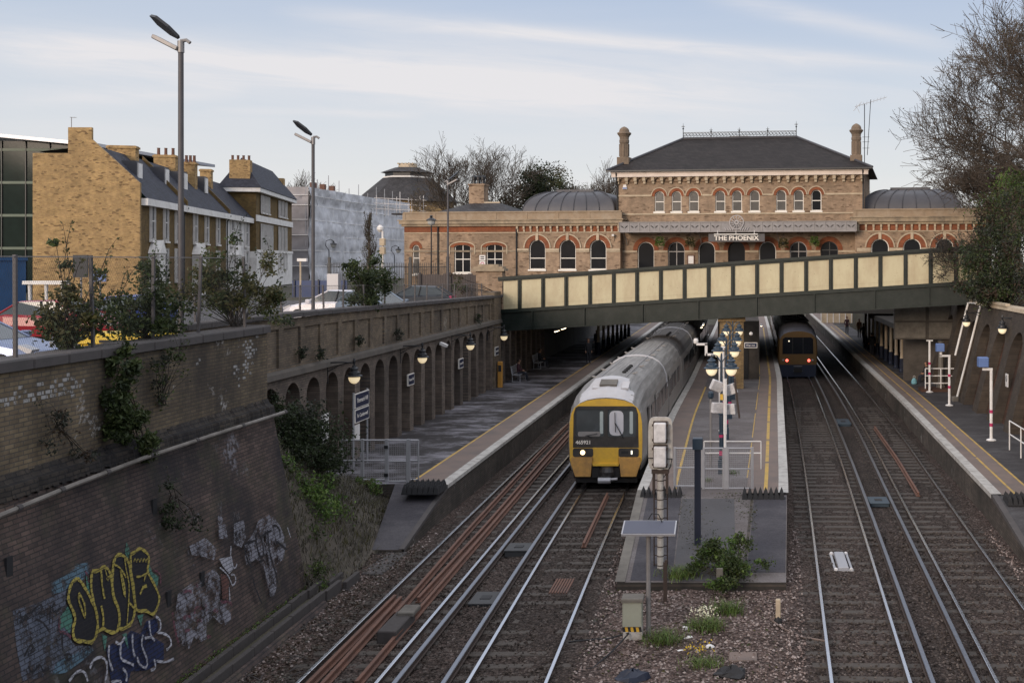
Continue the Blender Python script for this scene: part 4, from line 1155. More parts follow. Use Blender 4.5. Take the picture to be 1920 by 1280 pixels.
m.add([V(va - e, -.6 - e, vez), V(vb2 + e, -.6 - e, vez), V(vb2 + e, gw + e, vez), V(va - e, gw + e, vez), V(va + 2.2, gw / 2, vez + 3.3), V(vb2 - 2.6, gw / 2, vez + 3.3)], [(0, 1, 5, 4), (1, 2, 5), (2, 3, 4, 5), (3, 0, 4), (0, 3, 2, 1)])
rf = m.build('roof', K['slate_blue'], o, True)
m = MB(); m.box(va - .5, vb2 + .5, -1.1, gw + .5, vez - .45, vez - .03, V); m.build('eaves_cornice', K['white'], o, True)
m = MB(); m.box(va + .2, va + 1.4, gw - 2.4, gw - .4, vez, vez + 2.9, V); c = m.build('chimney', K['gable_brick'], rf, True)
for i in range(4):
    q = MB(); q.lathe([(.17, 0), (.13, .1), (.13, .45), (.16, .5)], V(va + .8, gw - 2.2 + i * .53, vez + 2.9), 8); q.build('chimney_pot', K['scrap_rust'], c, True)
m = MB(); m.box(vb2 - 2.2, vb2 - 1.0, gw - 2.4, gw - .8, vez, vez + 2.5, V); m.build('chimney', K['gable_brick'], rf, True)
for u in (489, 495, 501, 507, 522, 528, 534):
    for v0, v1 in ((372, 398), (424, 468), (478, 505)):
        if u in (507,) and v0 == 372: continue
        t = tf(u, 400, -.6)[0]; win_rect(o, t - .36, t + .36, tf(500, v1, -.6)[1], tf(500, v0, -.6)[1], -.72)
# scaffolded building in sheeting
SB = thing('scaffolded_building', 'building under renovation wrapped in white plastic scaffold sheeting', 'building', (-60, 150, GZ))
def sheet_mat():
    t = NT('sheeting'); p = t.coord()
    n = t.noise(t.scale(p, (1, .8, .25)), 1.4, 7, .65); n2 = t.noise(p, .35, 4)
    c = t.mix(n, (.42, .42, .45), (.70, .70, .735)); c = t.mix(1.0, c, t.ramp(n2, [(.3, .8), (.7, 1.15)]), 'MULTIPLY')
    return t.bsdf(c, .4, 0, n, .9, .35, .5)
K['sheeting'] = sheet_mat()
sx = -56.5
def bulge(mb, pts_fn, na, nb):
    vs = [pts_fn(i / na, j / nb) for j in range(nb + 1) for i in range(na + 1)]
    fs = [(j * (na + 1) + i, j * (na + 1) + i + 1, (j + 1) * (na + 1) + i + 1, (j + 1) * (na + 1) + i) for j in range(nb) for i in range(na)]
    mb.add(vs, fs)
zt_ = 17.65
m = MB()
from mathutils import noise as mn
def wav(a, b): return .5 * mn.noise((a * 9, b * 3, 1)) + .30 * mn.noise((a * 30, b * 5, 4)) + .16 * mn.noise((a * 70, b * 14, 7)) + .10 * abs(math.sin(b * PI * 6))
bulge(m, lambda a, b: (sx + wav(a, b), 142 + a * 30, GZ + b * (zt_ - GZ)), 80, 48); m.build('long_sheet', K['sheeting'], SB, True, smooth=True)
m = MB(); bulge(m, lambda a, b: (sx - 13 * (1 - a), 142 + wav(a, b) * .6, GZ + b * (zt_ - GZ)), 30, 40); m.build('end_sheet', plain('end_sheeting', (.27, .255, .27), .5, .2, 1.5, bump=.5, dirt=(.18, .165, .17), damt=.6, dsc=.4), SB, True, smooth=True)
m = MB(); bulge(m, lambda a, b: (sx - .2 + wav(a, b) * .7 + a * .6, 172 + a * 12, GZ + b * (zt_ - GZ + .1)), 40, 40); m.build('far_sheet', K['sheeting'], SB, True, smooth=True)
m = MB(); m.box(sx - 12, sx - 1.4, 143.2, 184, GZ, zt_ - .3); m.build('core', K['concrete'], SB, True)
for z in (7.4, 9.4, 11.4, 13.4, 15.3, 16.6):
    m = MB(); m.tube([(sx + .14, 142, z), (sx + .14, 157, z - .12), (sx + .14, 172, z)], .045, 5); m.tube([(sx - 13, 141.85, z), (sx, 141.85, z)], .045, 5); m.tube([(sx + .1, 172, z), (sx + .6, 184, z)], .045, 5)
    m.build('strap', K['white'], SB, True)
for i in range(11):
    y = 142 + i * 3.9
    m = MB(); m.tube([(sx - .35, y, 10), (sx - .35, y, zt_ + RND.uniform(.6, 2.2))], .05, 5); m.build('scaffold_pole', K['galv'], SB, True)
for i in range(3):
    m = MB(); m.box(sx - 3, sx - 2.3, 150 + i * 3.4, 150.7 + i * 3.4, 15, 18.8); m.build('chimney_pot', K['scrap_rust'], SB, True)
m = MB(); m.tube([(sx + .5, 142.2, GZ), (sx + .5, 142.2, 15.4)], .16, 8); m.build('corner_pole', K['black_iron'], SB, True)
m = MB(); p0 = D(575, 358, 125)
# octagonal roofed hall
s = 2050 / 215.
OB = thing('hall', 'distant hall with a large dark pyramid roof topped by a louvred lantern', 'building', ((765 - CU) / s, 215, GZ))
z_ = lambda v: H + (CV - v) / s - GZ
def frust(mb, r0, r1, z0, z1, n=8, ph=PI / 8):
    vs = [(r0 * math.cos(ph + 2 * PI * j / n), r0 * math.sin(ph + 2 * PI * j / n), z0) for j in range(n)] + [(r1 * math.cos(ph + 2 * PI * j / n), r1 * math.sin(ph + 2 * PI * j / n), z1) for j in range(n)]
    mb.add(vs, [(j, (j + 1) % n, n + (j + 1) % n, n + j) for j in range(n)] + [tuple(range(n - 1, -1, -1)), tuple(range(n, 2 * n))])
m = MB(); frust(m, 8.89, 8.89, 0, z_(378)); m.build('wall', K['gable_brick'], OB)
m = MB(); frust(m, 10.03, 4.73, z_(380), z_(335)); m.build('roof', K['slate_mid'], OB)
m = MB(); frust(m, 4.66, 4.66, z_(336), z_(332.5)); m.build('lantern_base', K['white'], OB)
m = MB(); frust(m, 4.30, 4.30, z_(333), z_(324)); m.build('lantern', K['black_iron'], OB)
m = MB(); frust(m, 5.16, 2.44, z_(325), z_(315)); m.build('lantern_roof', K['slate_mid'], OB)
m = MB(); frust(m, 1.86, 1.72, z_(316), z_(309)); 
for j in range(5): m.box(-1.7 + j * .7, -1.35 + j * .7, -1.3, 1.3, z_(309), z_(306.5))
m.build('vent_cap', K['pale_stone'], OB)
# scaffold on the hall's near side
sc_ = thing('roof_scaffold', 'open scaffold poles and boards in front of the distant hall', 'scaffold', ((740 - CU) / 15.5, 2050 / 15.5, 14))
m = MB()
for i in range(9):
    u = 706 + i * 11; p = Vector(((u - CU) / 15.5, 2050 / 15.5 + (i % 2), 0))
    m.tube([(p.x, p.y, 13.5), (p.x, p.y, H + (CV - RND.uniform(360, 374)) / 15.5)], .05, 4)
for v in (374, 384, 394): m.tube([((702 - CU) / 15.5, 132.2, H + (CV - v + 3) / 15.5), ((800 - CU) / 15.5, 132.2, H + (CV - v - 2) / 15.5)], .05, 4)
m.build('poles', K['galv'], sc_, True)
m = MB(); m.box((735 - CU) / 15.5, (805 - CU) / 15.5, 132, 133, 13.6, 13.8); m.build('boards', K['wood'], sc_, True)
# glass office block
GB = thing('office_building', 'dark glass office building with a sloping metal roof at the far left', 'office building', (-70, 106, GZ))
m = MB(); m.box(-84, -60.5, 100, 118, GZ, 19.0); m.build('curtain_wall', glass('office_glass', (.008, .016, .014), .08, spec=.10), GB, True)
for z in (9.2, 12.2, 15.2, 18.2):
    m = MB(); m.box(-84, -60.45, 99.93, 100, z - .12, z + .12); m.build('floor_line', plain('floor_strip', (.07, .10, .07), .5, .2, 1), GB, True)
for x in (-70, -67.8, -65.6, -63.4, -61.2):
    m = MB(); m.box(x - .04, x + .04, 99.9, 100, GZ, 19); m.build('mullion', K['black_iron'], GB, True)
m = MB(); m.box(-69, -61.5, 100.6, 100.9, 9.5, 11.6); m.build('blue_screen', plain('blue_screen', (.01, .03, .16), .4, .3, 1), GB, True)
m = MB(); m.add([(-86, 98.2, 21.3), (-58.0, 98.2, 18.6), (-58.0, 120, 18.6), (-86, 120, 21.3), (-86, 98.2, 21.0), (-58, 98.2, 18.3), (-58, 120, 18.3), (-86, 120, 21.0)], [(0, 1, 2, 3), (7, 6, 5, 4), (0, 4, 5, 1), (1, 5, 6, 2), (2, 6, 7, 3), (3, 7, 4, 0)])
m.build('roof', plain('metal_roof', (.45, .45, .48), .4, .1, 2, metal=.4), GB, True)
# ---------------------------------------------------------------- trains
K['train_yellow'] = plain('train_yellow', (.66, .40, .04), .45, .10, 3, dirt=(.36, .21, .06), damt=.6, dsc=1.6)
K['train_yellow_dirty'] = plain('train_yellow_dirty', (.50, .27, .07), .6, .2, 5, dirt=(.22, .13, .06), damt=.7, dsc=3)
K['train_black'] = plain('train_black', (.028, .026, .026), .4, .3, 4, dirt=(.07, .062, .055), damt=.5, dsc=2)
K['train_side'] = plain('train_side', (.25, .235, .22), .5, .12, 2, dirt=(.20, .17, .15), damt=.6, dsc=.8)
K['train_white'] = plain('train_white', (.44, .43, .44), .5, .1, 3, dirt=(.38, .34, .32), damt=.6, dsc=1.2)
K['under_black'] = plain('under_black', (.016, .015, .015), .85, .4, 6)
def roof_mat():
    t = NT('train_roof'); p = t.coord(True)
    n = t.noise(t.scale(p, (1, .25, 1)), 3.0, 7, .7); n2 = t.noise(t.scale(p, (5, .15, 1)), 2.2, 5, .6)
    c = t.mix(n, (.11, .105, .10), (.31, .295, .28)); c = t.mix(1.0, c, t.ramp(n2, [(.35, .62), (.65, 1.15)]), 'MULTIPLY')
    return t.bsdf(c, .55, 0, n, .1, .01, .4)
K['train_roof'] = roof_mat()
K['roof_dark'] = plain('roof_dark', (.07, .068, .068), .6, .3, 3, dirt=(.12, .115, .11), damt=.6)
K['orange_dark'] = plain('orange_dark', (.12, .062, .014), .5, .12, 3, dirt=(.07, .038, .016), damt=.4)
K['roof_grey'] = plain('roof_grey', (.12, .12, .14), .55, .15, 3, dirt=(.075, .072, .078), damt=.6)
K['windscreen'] = glass('windscreen', (.055, .062, .066), .05, spec=.8)
SEC = [(1.30, .62), (1.385, 1.0), (1.405, 1.7), (1.39, 2.3), (1.33, 2.85), (1.22, 3.16), (1.02, 3.42), (.72, 3.6), (.36, 3.69), (0, 3.72)]
def section(ws=1.0, top=3.72, lift=0.0):
    out = []
    for x, z in SEC:
        zz = z if z < 2.3 else 2.3 + (z - 2.3) * (top - 2.3) / (3.72 - 2.3)
        out.append((x * ws, zz + lift))
    return [(-x, z) for x, z in out] + [(x, z) for x, z in reversed(out[:-1])]
def carriage(root, fx, y0, length, nose, mats, dark=False, rev=False):
    P = lambda x, y, z: (fx(y0 + y) + x, y0 + y, z)
    rings = [(0, .925, 3.16), (.10, .955, 3.24), (.45, .98, 3.42), (1.1, 1, 3.6), (2.0, 1, 3.72)] if nose else [(0, .96, 3.66), (.12, 1, 3.72)]
    rings += [(y, 1, 3.72) for y in yrange(2.4, length - .15, 2.0)] + [(length, .98, 3.68)]
    n = len(section())
    body, roof = MB(), MB()
    secs = [[P(x, y, z) for x, z in section(w_, tp)] for y, w_, tp in rings]
    for i in range(len(secs) - 1):
        for j in range(n - 1):
            mb = roof if 4 <= j <= n - 6 else body
            mb.add([secs[i][j], secs[i + 1][j], secs[i + 1][j + 1], secs[i][j + 1]], [(0, 1, 2, 3)])
    body.poly(secs[-1][::-1])
    if not nose: body.poly(secs[0])
    c = body.build('carriage', mats['side'], root, True, smooth=False)
    r = roof.build('roof', mats['roof'], c, True, smooth=True)
    m = MB(); m.box(-1.2, 1.2, .35 if nose else .05, length - .1, .25, .66, P)
    for yb in (3.2, length - 3.2):
        for s in (-1, 1):
            for q in (-1.2, 1.2): m.tube([P(s * .66, yb + q, .46), P(s * .82, yb + q, .46)], .44, 14)
        m.box(-1.1, 1.1, yb - 1.7, yb + 1.7, .30, .55, P)
    m.build('underframe', K['under_black'], c, True)
    for s in (-1, 1):
        yy = [2.9, 6.4, 8.2, 10.0, 13.6, 15.4, 17.6] if length > 20.3 else [1.6, 3.4, 7.2, 9.0, 10.8, 14.8, 17.6]
        for y in yy:
            if y + 1.3 > length: continue
            m = MB(); m.box(s * 1.402 if s > 0 else -1.412, s * 1.412 if s > 0 else -1.402, y, y + 1.35, 1.78, 2.55, P); m.build('window', K['windscreen'], c, True)
        for y in (4.7, 12.0) if length > 20.3 else (5.2, 12.8):
            m = MB(); m.box(s * 1.405 if s > 0 else -1.42, s * 1.42 if s > 0 else -1.405, y, y + 1.4, .98, 2.72, P)
            m.m = 1
            for q in (.12, .76): m.box(s * 1.42 if s > 0 else -1.426, s * 1.426 if s > 0 else -1.42, y + q, y + q + .52, 1.7, 2.5, P)
            m.build('door', [mats['door'], K['windscreen']], c, True)
    return c, P
def train_a():
    t = thing('train', 'electric train with dirty yellow front coming out from under the footbridge', 'train', (t2(39), 39, 0))
    Y0 = 38.9
    mats = {'side': K['train_side'], 'roof': K['train_roof'], 'door': K['train_side']}
    c, P = carriage(t, t2, Y0, 20.4, True, mats)
    # front: yellow surround, black band, lower parts
    fr = section(.925, 3.16)
    fn = lambda a, b, d: P(a, -d * 1.0 - .0, b)
    ol = [(x, z) for x, z in fr if z > .8]
    ol = [(-1.24, .83)] + ol[0:] + [(1.24, .83)]
    # mask: window band 1.41..2.88, x +-1.16
    wb = [(-1.17, 1.41), (1.17, 1.41), (1.15, 2.6), (1.08, 2.84), (.98, 2.89), (-.98, 2.89), (-1.08, 2.84), (-1.15, 2.6)]
    m = MB(); m.sheet(ol, [wb], fn, .03, -.1)
    m.build('yellow_front', K['train_yellow'], c, True)
    m = MB()
    def rr(x0, x1, z0, z1, r=.08, k=3):
        out = []
        for cx, cz, a0 in ((x1 - r, z0 + r, -PI / 2), (x1 - r, z1 - r, 0), (x0 + r, z1 - r, PI / 2), (x0 + r, z0 + r, PI)):
            out += [(cx + r * math.cos(a0 + PI / 2 * i / k), cz + r * math.sin(a0 + PI / 2 * i / k)) for i in range(k + 1)]
        return out
    wsl, wsr = rr(-1.08, -.06, 1.80, 2.78), rr(.06, 1.08, 1.80, 2.78)
    m.sheet(wb, [wsl, wsr], fn, .012, -.05); sur = m.build('windscreen_surround', K['train_black'], c, True)
    for w_, nm in ((wsl, 'l'), (wsr, 'r')):
        m = MB(); m.sheet(w_, [], fn, -.02); m.build('windscreen', K['windscreen'], c, True)
    # cab desk and pillars seen through, plus a reflection painted on the right pane
    m = MB(); m.sheet(rr(.12, .62, 1.84, 2.72, .16), [], fn, -.014); m.build('screen_reflection', plain('blind', (.5, .5, .54), .5, .1, 2), c, True)  # pale colour here is the painted reflection
    m = MB(); m.sheet(rr(-1.0, -.2, 1.81, 1.98, .06), [], fn, -.014); m.build('cab_desk', K['grey_metal'], c, True)
    m = MB(); m.sheet(rr(-.22, -.10, 1.9, 2.7, .04), [], fn, -.014); m.build('cab_pillar', plain('cab_pillar', (.35, .40, .40), .4, .1, 3), c, True)
    m = MB(); m.sheet(rr(.84, .96, 1.9, 2.7, .04), [], fn, -.014); m.build('cab_pillar', bpy.data.materials['cab_pillar'], c, True)
    m = MB(); m.sheet(wb[:2] + [(1.165, 1.76), (-1.165, 1.76)], [], fn, .022); m.build('number_panel', K['train_black'], c, True)
    for x0, x1, z1 in ((.32, .62, 2.32), (-.68, -.5, 1.86)):
        m = MB(); m.tube([P(x1, -.04, 1.76), P(x0, -.06, z1)], .018, 5); m.tube([P(x0, -.06, z1 + .35), P(x0 + .02, -.06, z1 - .35)] if z1 > 2 else [P(-.72, -.06, 1.84), P(-.3, -.06, 1.92)], .014, 5); m.build('wiper', K['rubber'], c, True)
    for s in (-1, 1):
        m = MB(); x0, x1 = (-1.17, -.45) if s < 0 else (.45, 1.17)
        m.solid(rr(x0, x1, 1.09, 1.40, .07), fn, .0, .05); hb = m.build('headlight', K['train_black'], c, True)
    m = MB(); ctr = P(-.82, -.055, 1.25); m.tube([ctr, (ctr[0], ctr[1] - .02, ctr[2])], .085, 14); m.build('lit_lamp', K['headlight'], c, True)
    m = MB(); ctr = P(.92, -.055, 1.25); m.cbox((ctr[0], ctr[1], ctr[2]), (.05, .03, .13)); m.build('marker_lamp', lamp('marker', (1, .95, .8), 1.6), c, True)
    m = MB(); m.box(.55, .8, -.056, -.05, 1.2, 1.3, P); m.build('marker_panel', K['rubber'], c, True)
    m = MB(); m.solid([(-.44, .83), (.44, .83), (.45, 1.42), (-.45, 1.42)], fn, .01, .045); m.build('yellow_panel', K['train_yellow'], c, True)
    m = MB(); m.box(-.46, .46, -.12, .02, .78, .86, P); m.build('panel_lip', K['train_yellow'], c, True)
    for s in (-1, 1):
        m = MB(); q = [(.46 * s, 1.08), (1.22 * s, 1.08), (1.24 * s, .86), (1.08 * s, .40), (.54 * s, .40), (.5 * s, .80)]
        if s < 0: q = q[::-1]
        m.solid(q, fn, -.3, .10); m.build('bumper', K['train_yellow_dirty'], c, True)
    m = MB(); m.box(-1.1, 1.1, .12, .5, .15, .85, P); m.box(-.5, .5, -.02, .3, .35, .82, P); m.build('apron', K['under_black'], c, True)
    m = MB(); ctr = P(.05, -.05, .58); m.lathe([(.02, -.2), (.24, -.16), (.27, 0), (.22, .15), (.05, .19)], ctr, 14); m.tube([P(0, .3, .5), P(.05, -.28, .52)], [.12, .14], 10); m.build('coupler', K['train_black'], c, True)
    m = MB(); m.tube([P(-.24, -.30, .30), P(.20, -.30, .30)], .11, 12); m.tube([P(.2, -.30, .34), P(.44, -.30, .36)], .05, 8); m.build('coupler_box', K['galv'], c, True)
    q = P(-.80, -.035, 1.60); o = text_part('465921', 'number', c, (q[0] - t2(39), q[1] - 39, q[2]), .18, 'frame_white', .004, width=.52, bold=.004)
    # dome over the cab, vents and ribs on the roof
    m = MB()
    rings = [(-.005, .90, 3.185), (.16, .93, 3.29), (.5, .93, 3.47), (1.15, .92, 3.64), (2.1, .88, 3.755)]
    sec = [[P(x * (1.0), y, z + .004) for x, z in section(w_, tp)[5:-5]] for y, w_, tp in rings]
    for i in range(len(sec) - 1):
        for j in range(len(sec[0]) - 1): m.add([sec[i][j], sec[i + 1][j], sec[i + 1][j + 1], sec[i][j + 1]], [(0, 1, 2, 3)])
    m.build('cab_dome', K['train_white'], c, True, smooth=True)
    m = MB(); m.cbox(P(0, .95, 3.60), (.62, .55, .1), (.25, 'X')); m.build('dome_grille', K['concrete'], c, True)
    for s in (-1, 1):
        m = MB(); m.cbox(P(s * .52 + .1, .85, 3.52), (.26, .6, .08), (.3, 'X')); m.build('dome_box', K['train_white'], c, True)
    def roof_bits(c, P, L, off=0.0):
        zt = lambda x: 3.72 - .38 * (abs(x) / 1.02) ** 2.4
        for x in (-.95, -.48, .48, .95):
            m = MB(); sweep(m, lambda y: t2(y) + x, [(-.02, zt(x) - .02), (-.02, zt(x) + .03), (.02, zt(x) + .03), (.02, zt(x) - .02)], P(0, 2.3, 0)[1], P(0, L - .2, 0)[1], 2.0); m.build('roof_rib', K['grey_metal'], c, True)
        for i in range(6):
            y = 3.0 + i * 2.75
            for x, ang in ((-.72, .2), (.60, -.2)):
                m = MB(); m.cbox(P(x, y + (.9 if x > 0 else 0), zt(x) + .04), (.34, .14, .05), (ang * 1.2, 'Y')); m.build('roof_vent', K['train_side'], c, True)
        for yb in (11.1,):
            m = MB(); m.tube([P(x, yb, z + .015) for x, z in section()[3:-3]], .045, 6); m.build('roof_band', K['train_white'], c, True)
        for i in range(5):
            m = MB(); m.lathe([(.08, 0), (.09, .05), (.05, .09)], P(.28, 3.6 + i * .62, 3.70), 8); m.build('roof_plug', K['under_black'], c, True)
    roof_bits(c, P, 20.4)
    m2 = dict(mats); 
    c2, P2 = carriage(t, t2, Y0 + 20.95, 19.9, False, {'side': K['train_side'], 'roof': K['roof_dark'], 'door': K['train_side']}); roof_bits(c2, P2, 19.9)
    c3, P3 = carriage(t, t2, Y0 + 41.4, 19.9, False, mats); roof_bits(c3, P3, 19.9)
    m = MB(); m.box(-.9, .9, 20.3, 21.0, .9, 3.4, P); m.build('gangway', K['under_black'], c, True)
    # cab side door with yellow edge
    for s in (-1, 1):
        m = MB(); m.box(min(s * 1.39, s * 1.41), max(s * 1.39, s * 1.41), 1.15, 1.85, 1.0, 2.7, P); m.build('cab_door', K['train_black'], c, True)
train_a()
def train_b():
    t = thing('train', 'dark fronted train with orange band, blue skirt and red tail lights on the right track', 'train', (t3(76), 76, 0))
    mats = {'side': K['orange_dark'], 'roof': K['roof_grey'], 'door': K['orange_dark']}
    c, P = carriage(t, t3, 76.0, 20.2, True, mats)
    fn = lambda a, b, d: P(a, -d, b)
    ol = [(-1.27, .84)] + [(x, z) for x, z in section(.925, 3.16) if z > .9] + [(1.27, .84)]
    wb = [(-1.08, 1.58), (1.08, 1.58), (1.06, 2.62), (.9, 2.74), (-.9, 2.74), (-1.06, 2.62)]
    m = MB(); m.sheet(ol, [wb], fn, .03, -.1); m.build('orange_front', K['orange_dark'], c, True)
    m = MB(); m.sheet(wb, [], fn, .012); m.build('windscreen', K['window_dark'], c, True)
    for x in (-.36, .36):
        m = MB(); m.box(x - .03, x + .03, -.03, -.012, 1.58, 2.74, P); m.build('window_pillar', K['under_black'], c, True)
    m = MB(); m.solid([(-1.24, .0), (1.24, .0), (1.27, .84), (-1.27, .84)], fn, -.4, .05); m.build('blue_skirt', K['navy'], c, True)
    m = MB(); m.box(-.28, .28, -.12, -.05, .30, .62, P); m.build('coupler_hatch', K['under_black'], c, True)
    for x in (-.45, -.15, .15, .45) : pass
    for s in (-1, 1):
        m = MB(); p = P(s * .76, -.06, 1.14); m.tube([p, (p[0], p[1] - .02, p[2])], .10, 12); m.build('tail_light', K['taillight'], c, True)
        m = MB(); p = P(s * 1.02, -.05, 1.17); m.tube([p, (p[0], p[1] - .02, p[2])], .07, 10); m.build('headlight', K['galv'], c, True)
    m = MB(); p = P(-.62, -.03, 2.48); m.tube([p, (p[0], p[1] - .02, p[2])], .05, 8); m.build('cab_lamp', lamp('cab_lamp', (1, .85, .6), 1.4), c, True)
    for z in (.74, .42):
        m = MB(); m.box(-.3, .3, -.07, -.05, z - .02, z + .02, P); m.build('hatch_line', K['grey_metal'], c, True)
    for i in range(5):
        m = MB(); m.box(-.9, .9, 3.0 + i * 3.4, 5.2 + i * 3.4, 3.66, 3.76, P); m.build('roof_unit', K['roof_grey'], c, True)
    c2, P2 = carriage(t, t3, 96.8, 19.8, False, mats)
train_b()

# ---------------------------------------------------------------- people
def person(label, loc, rz, joints, cloth, legs, hair=True, group=None, coat_z=.80, seat=False, bag=None, scale=1.0):
    # joints: dict of 3-D points; the body is one skinned surface
    J = dict(pelvis=(0, 0, .94), waist=(0, 0, 1.08), chest=(0, 0, 1.30), neck=(0, 0, 1.47), head0=(0, -.015, 1.56), head1=(0, -.01, 1.66), head2=(0, 0, 1.735),
             shL=(-.18, 0, 1.42), elL=(-.23, .03, 1.14), wrL=(-.22, -.06, .90), shR=(.18, 0, 1.42), elR=(.23, .03, 1.14), wrR=(.22, -.06, .90),
             hipL=(-.09, 0, .90), knL=(-.10, -.02, .50), anL=(-.10, .02, .09), toL=(-.11, -.15, .035), hipR=(.09, 0, .90), knR=(.10, -.02, .50), anR=(.10, .02, .09), toR=(.11, -.15, .035))
    J.update(joints)
    Rr = dict(pelvis=.15, waist=.135, chest=.155, neck=.06, head0=.075, head1=.095, head2=.075, shL=.075, elL=.052, wrL=.035, shR=.075, elR=.052, wrR=.035,
              hipL=.095, knL=.062, anL=.045, toL=.035, hipR=.095, knR=.062, anR=.045, toR=.035)
    if cloth[1]: 
        for k in ('chest', 'waist', 'pelvis'): Rr[k] += .03
        for k in ('elL', 'elR', 'shL', 'shR'): Rr[k] += .012
    names = list(J)
    E = [('pelvis', 'waist'), ('waist', 'chest'), ('chest', 'neck'), ('neck', 'head0'), ('head0', 'head1'), ('head1', 'head2'), ('chest', 'shL'), ('shL', 'elL'), ('elL', 'wrL'), ('chest', 'shR'), ('shR', 'elR'), ('elR', 'wrR'),
         ('pelvis', 'hipL'), ('hipL', 'knL'), ('knL', 'anL'), ('anL', 'toL'), ('pelvis', 'hipR'), ('hipR', 'knR'), ('knR', 'anR'), ('anR', 'toR')]
    me = bpy.data.meshes.new('person')
    me.from_pydata([J[n] for n in names], [(names.index(a), names.index(b)) for a, b in E], [])
    ob = bpy.data.objects.new('tmp', me); C.objects.link(ob)
    ob.modifiers.new('s', 'SKIN'); sv = me.skin_vertices[0].data
    for i, n in enumerate(names):
        sv[i].radius = (Rr[n], Rr[n] * (.75 if n in ('chest', 'waist', 'pelvis') else 1)); sv[i].use_root = n == 'pelvis'
    s = ob.modifiers.new('d', 'SUBSURF'); s.levels = 1; s.render_levels = 1
    bpy.context.view_layer.update()
    em = bpy.data.meshes.new_from_object(ob.evaluated_get(bpy.context.evaluated_depsgraph_get()))
    bpy.data.objects.remove(ob)
    mb = MB(); mb.v = [tuple(v.co) for v in em.vertices]
    jv = {n: Vector(p) for n, p in J.items()}
    def near(p):
        best, bn = 1e9, None
        for a, b in E:
            A, B = jv[a], jv[b]; t = max(0, min(1, (p - A).dot(B - A) / max(1e-6, (B - A).length_squared)))
            d = (A + (B - A) * t - p).length - (Rr[a] * (1 - t) + Rr[b] * t)
            if d < best: best, bn = d, (a, b, t)
        return bn
    for p in em.polygons:
        mb.f.append(tuple(p.vertices)); a, b, t = near(p.center)
        if b in ('head0', 'head1', 'head2'): k = 2
        elif b == 'neck' and t > .7: k = 2
        elif b in ('anL', 'anR') and t > .9 or b in ('toL', 'toR'): k = 3
        elif b in ('knL', 'knR', 'anL', 'anR'): k = 1
        elif b in ('hipL', 'hipR'): k = 0 if cloth[1] else 1
        else: k = 0
        mb.mi.append(k)
    mb.m = 2
    for s_ in 'LR':
        w0 = jv['wr' + s_]; d = (w0 - jv['el' + s_]).normalized(); sd = d.cross(Vector((0, 1, 0.3))).normalized(); nn = d.cross(sd)
        mb.tube([w0, w0 + d * .05, w0 + d * .09], [.03, .04, .034], 8)
        for i in range(4):
            o = (i - 1.5) * .018; ln = (.062, .075, .07, .055)[i]
            a = w0 + d * .085 + sd * o; mb.tube([a, a + d * ln * .55 + nn * .008, a + d * ln * .9 + nn * .025], [.009, .008, .006], 5)
        a = w0 + d * .04 + sd * .035; mb.tube([a, a + d * .03 + sd * .025, a + d * .06 + sd * .03], [.011, .010, .007], 5)
    h1 = jv['head1']; mb.tube([h1 + Vector((0, -.085, .02)), h1 + Vector((0, -.115, -.02)), h1 + Vector((0, -.09, -.025))], [.008, .016, .008], 5)
    for s_ in (-1, 1): mb.tube([h1 + Vector((s_ * .092, .01, -.025)), h1 + Vector((s_ * .10, .012, .03))], [.012, .014], 5)
    mb.m = 3
    for s_ in (-1, 1): mb.tube([h1 + Vector((s_ * .033, -.09, .012)), h1 + Vector((s_ * .033, -.093, .012))], .009, 6)
    mb.tube([h1 + Vector((-.025, -.083, -.062)), h1 + Vector((.025, -.083, -.062))], .006, 5)
    r = thing('person', label, 'person', loc, rz, group)
    r.scale = (scale,) * 3
    mb.build('body', [cloth[0], legs, K['skin'], K['rubber']], r, smooth=True)
    if hair:
        m = MB(); m.lathe([(.03, .105), (.07, .09), (.098, .05), (.104, .0), (.098, -.05), (.07, -.075)], tuple(h1 + Vector((0, .018, .0))), 12)
        m.v = [p if p[1] > h1.y - .06 or p[2] > h1.z + .055 else (p[0] * .3, h1.y + .02, p[2]) for p in m.v]
        m.build('hair', K['hair'], r, smooth=True)
    if bag:
        m = MB(); m.bbox(-.15, .15, .13, .31, 1.02, 1.44, .05); m.build('backpack', bag, r)
    return r
coat_black = plain('coat_black', (.012, .013, .017), .8, .3, 8); jeans = plain('jeans', (.02, .022, .032), .85, .25, 8)
coat_brown = plain('coat_brown', (.22, .11, .05), .8, .2, 6); coat_maroon = plain('coat_maroon', (.06, .02, .028), .8, .3, 6); coat_grey = plain('coat_grey', (.05, .05, .06), .8, .3, 6)
walk = dict(knL=(-.10, -.16, .52), anL=(-.10, -.12, .10), toL=(-.11, -.29, .05), knR=(.10, .06, .50), anR=(.10, .26, .12), toR=(.11, .14, .035), elL=(-.24, .10, 1.15), wrL=(-.22, .16, .92), elR=(.24, -.04, 1.14), wrR=(.21, -.2, .95))
def at(u, v): return tuple(G(u, v, ZP))
person('person in a long dark coat with a bag near the left platform edge', at(1103, 682), .5, {}, (coat_black, True), jeans, bag=K['rubber'])
person('person in black standing beside the columns on the shaded left platform', at(1119, 661), -.4, {}, (coat_grey, True), jeans)
person('person in black with a backpack, nearest walker on the right platform', at(1635, 667), PI, walk, (coat_black, True), jeans, bag=coat_black)
person('person in black striding along the right platform behind the backpack wearer', at(1619, 644), PI + .6, walk, (coat_black, False), jeans)
person('person in a dark purple top standing alone at the far end of the right platform', at(1588, 627), .3, {}, (coat_maroon, False), coat_black)
person('person in a long tan coat standing by the far shop wall of the right platform', at(1611, 633), .2, {}, (coat_brown, True), coat_black)
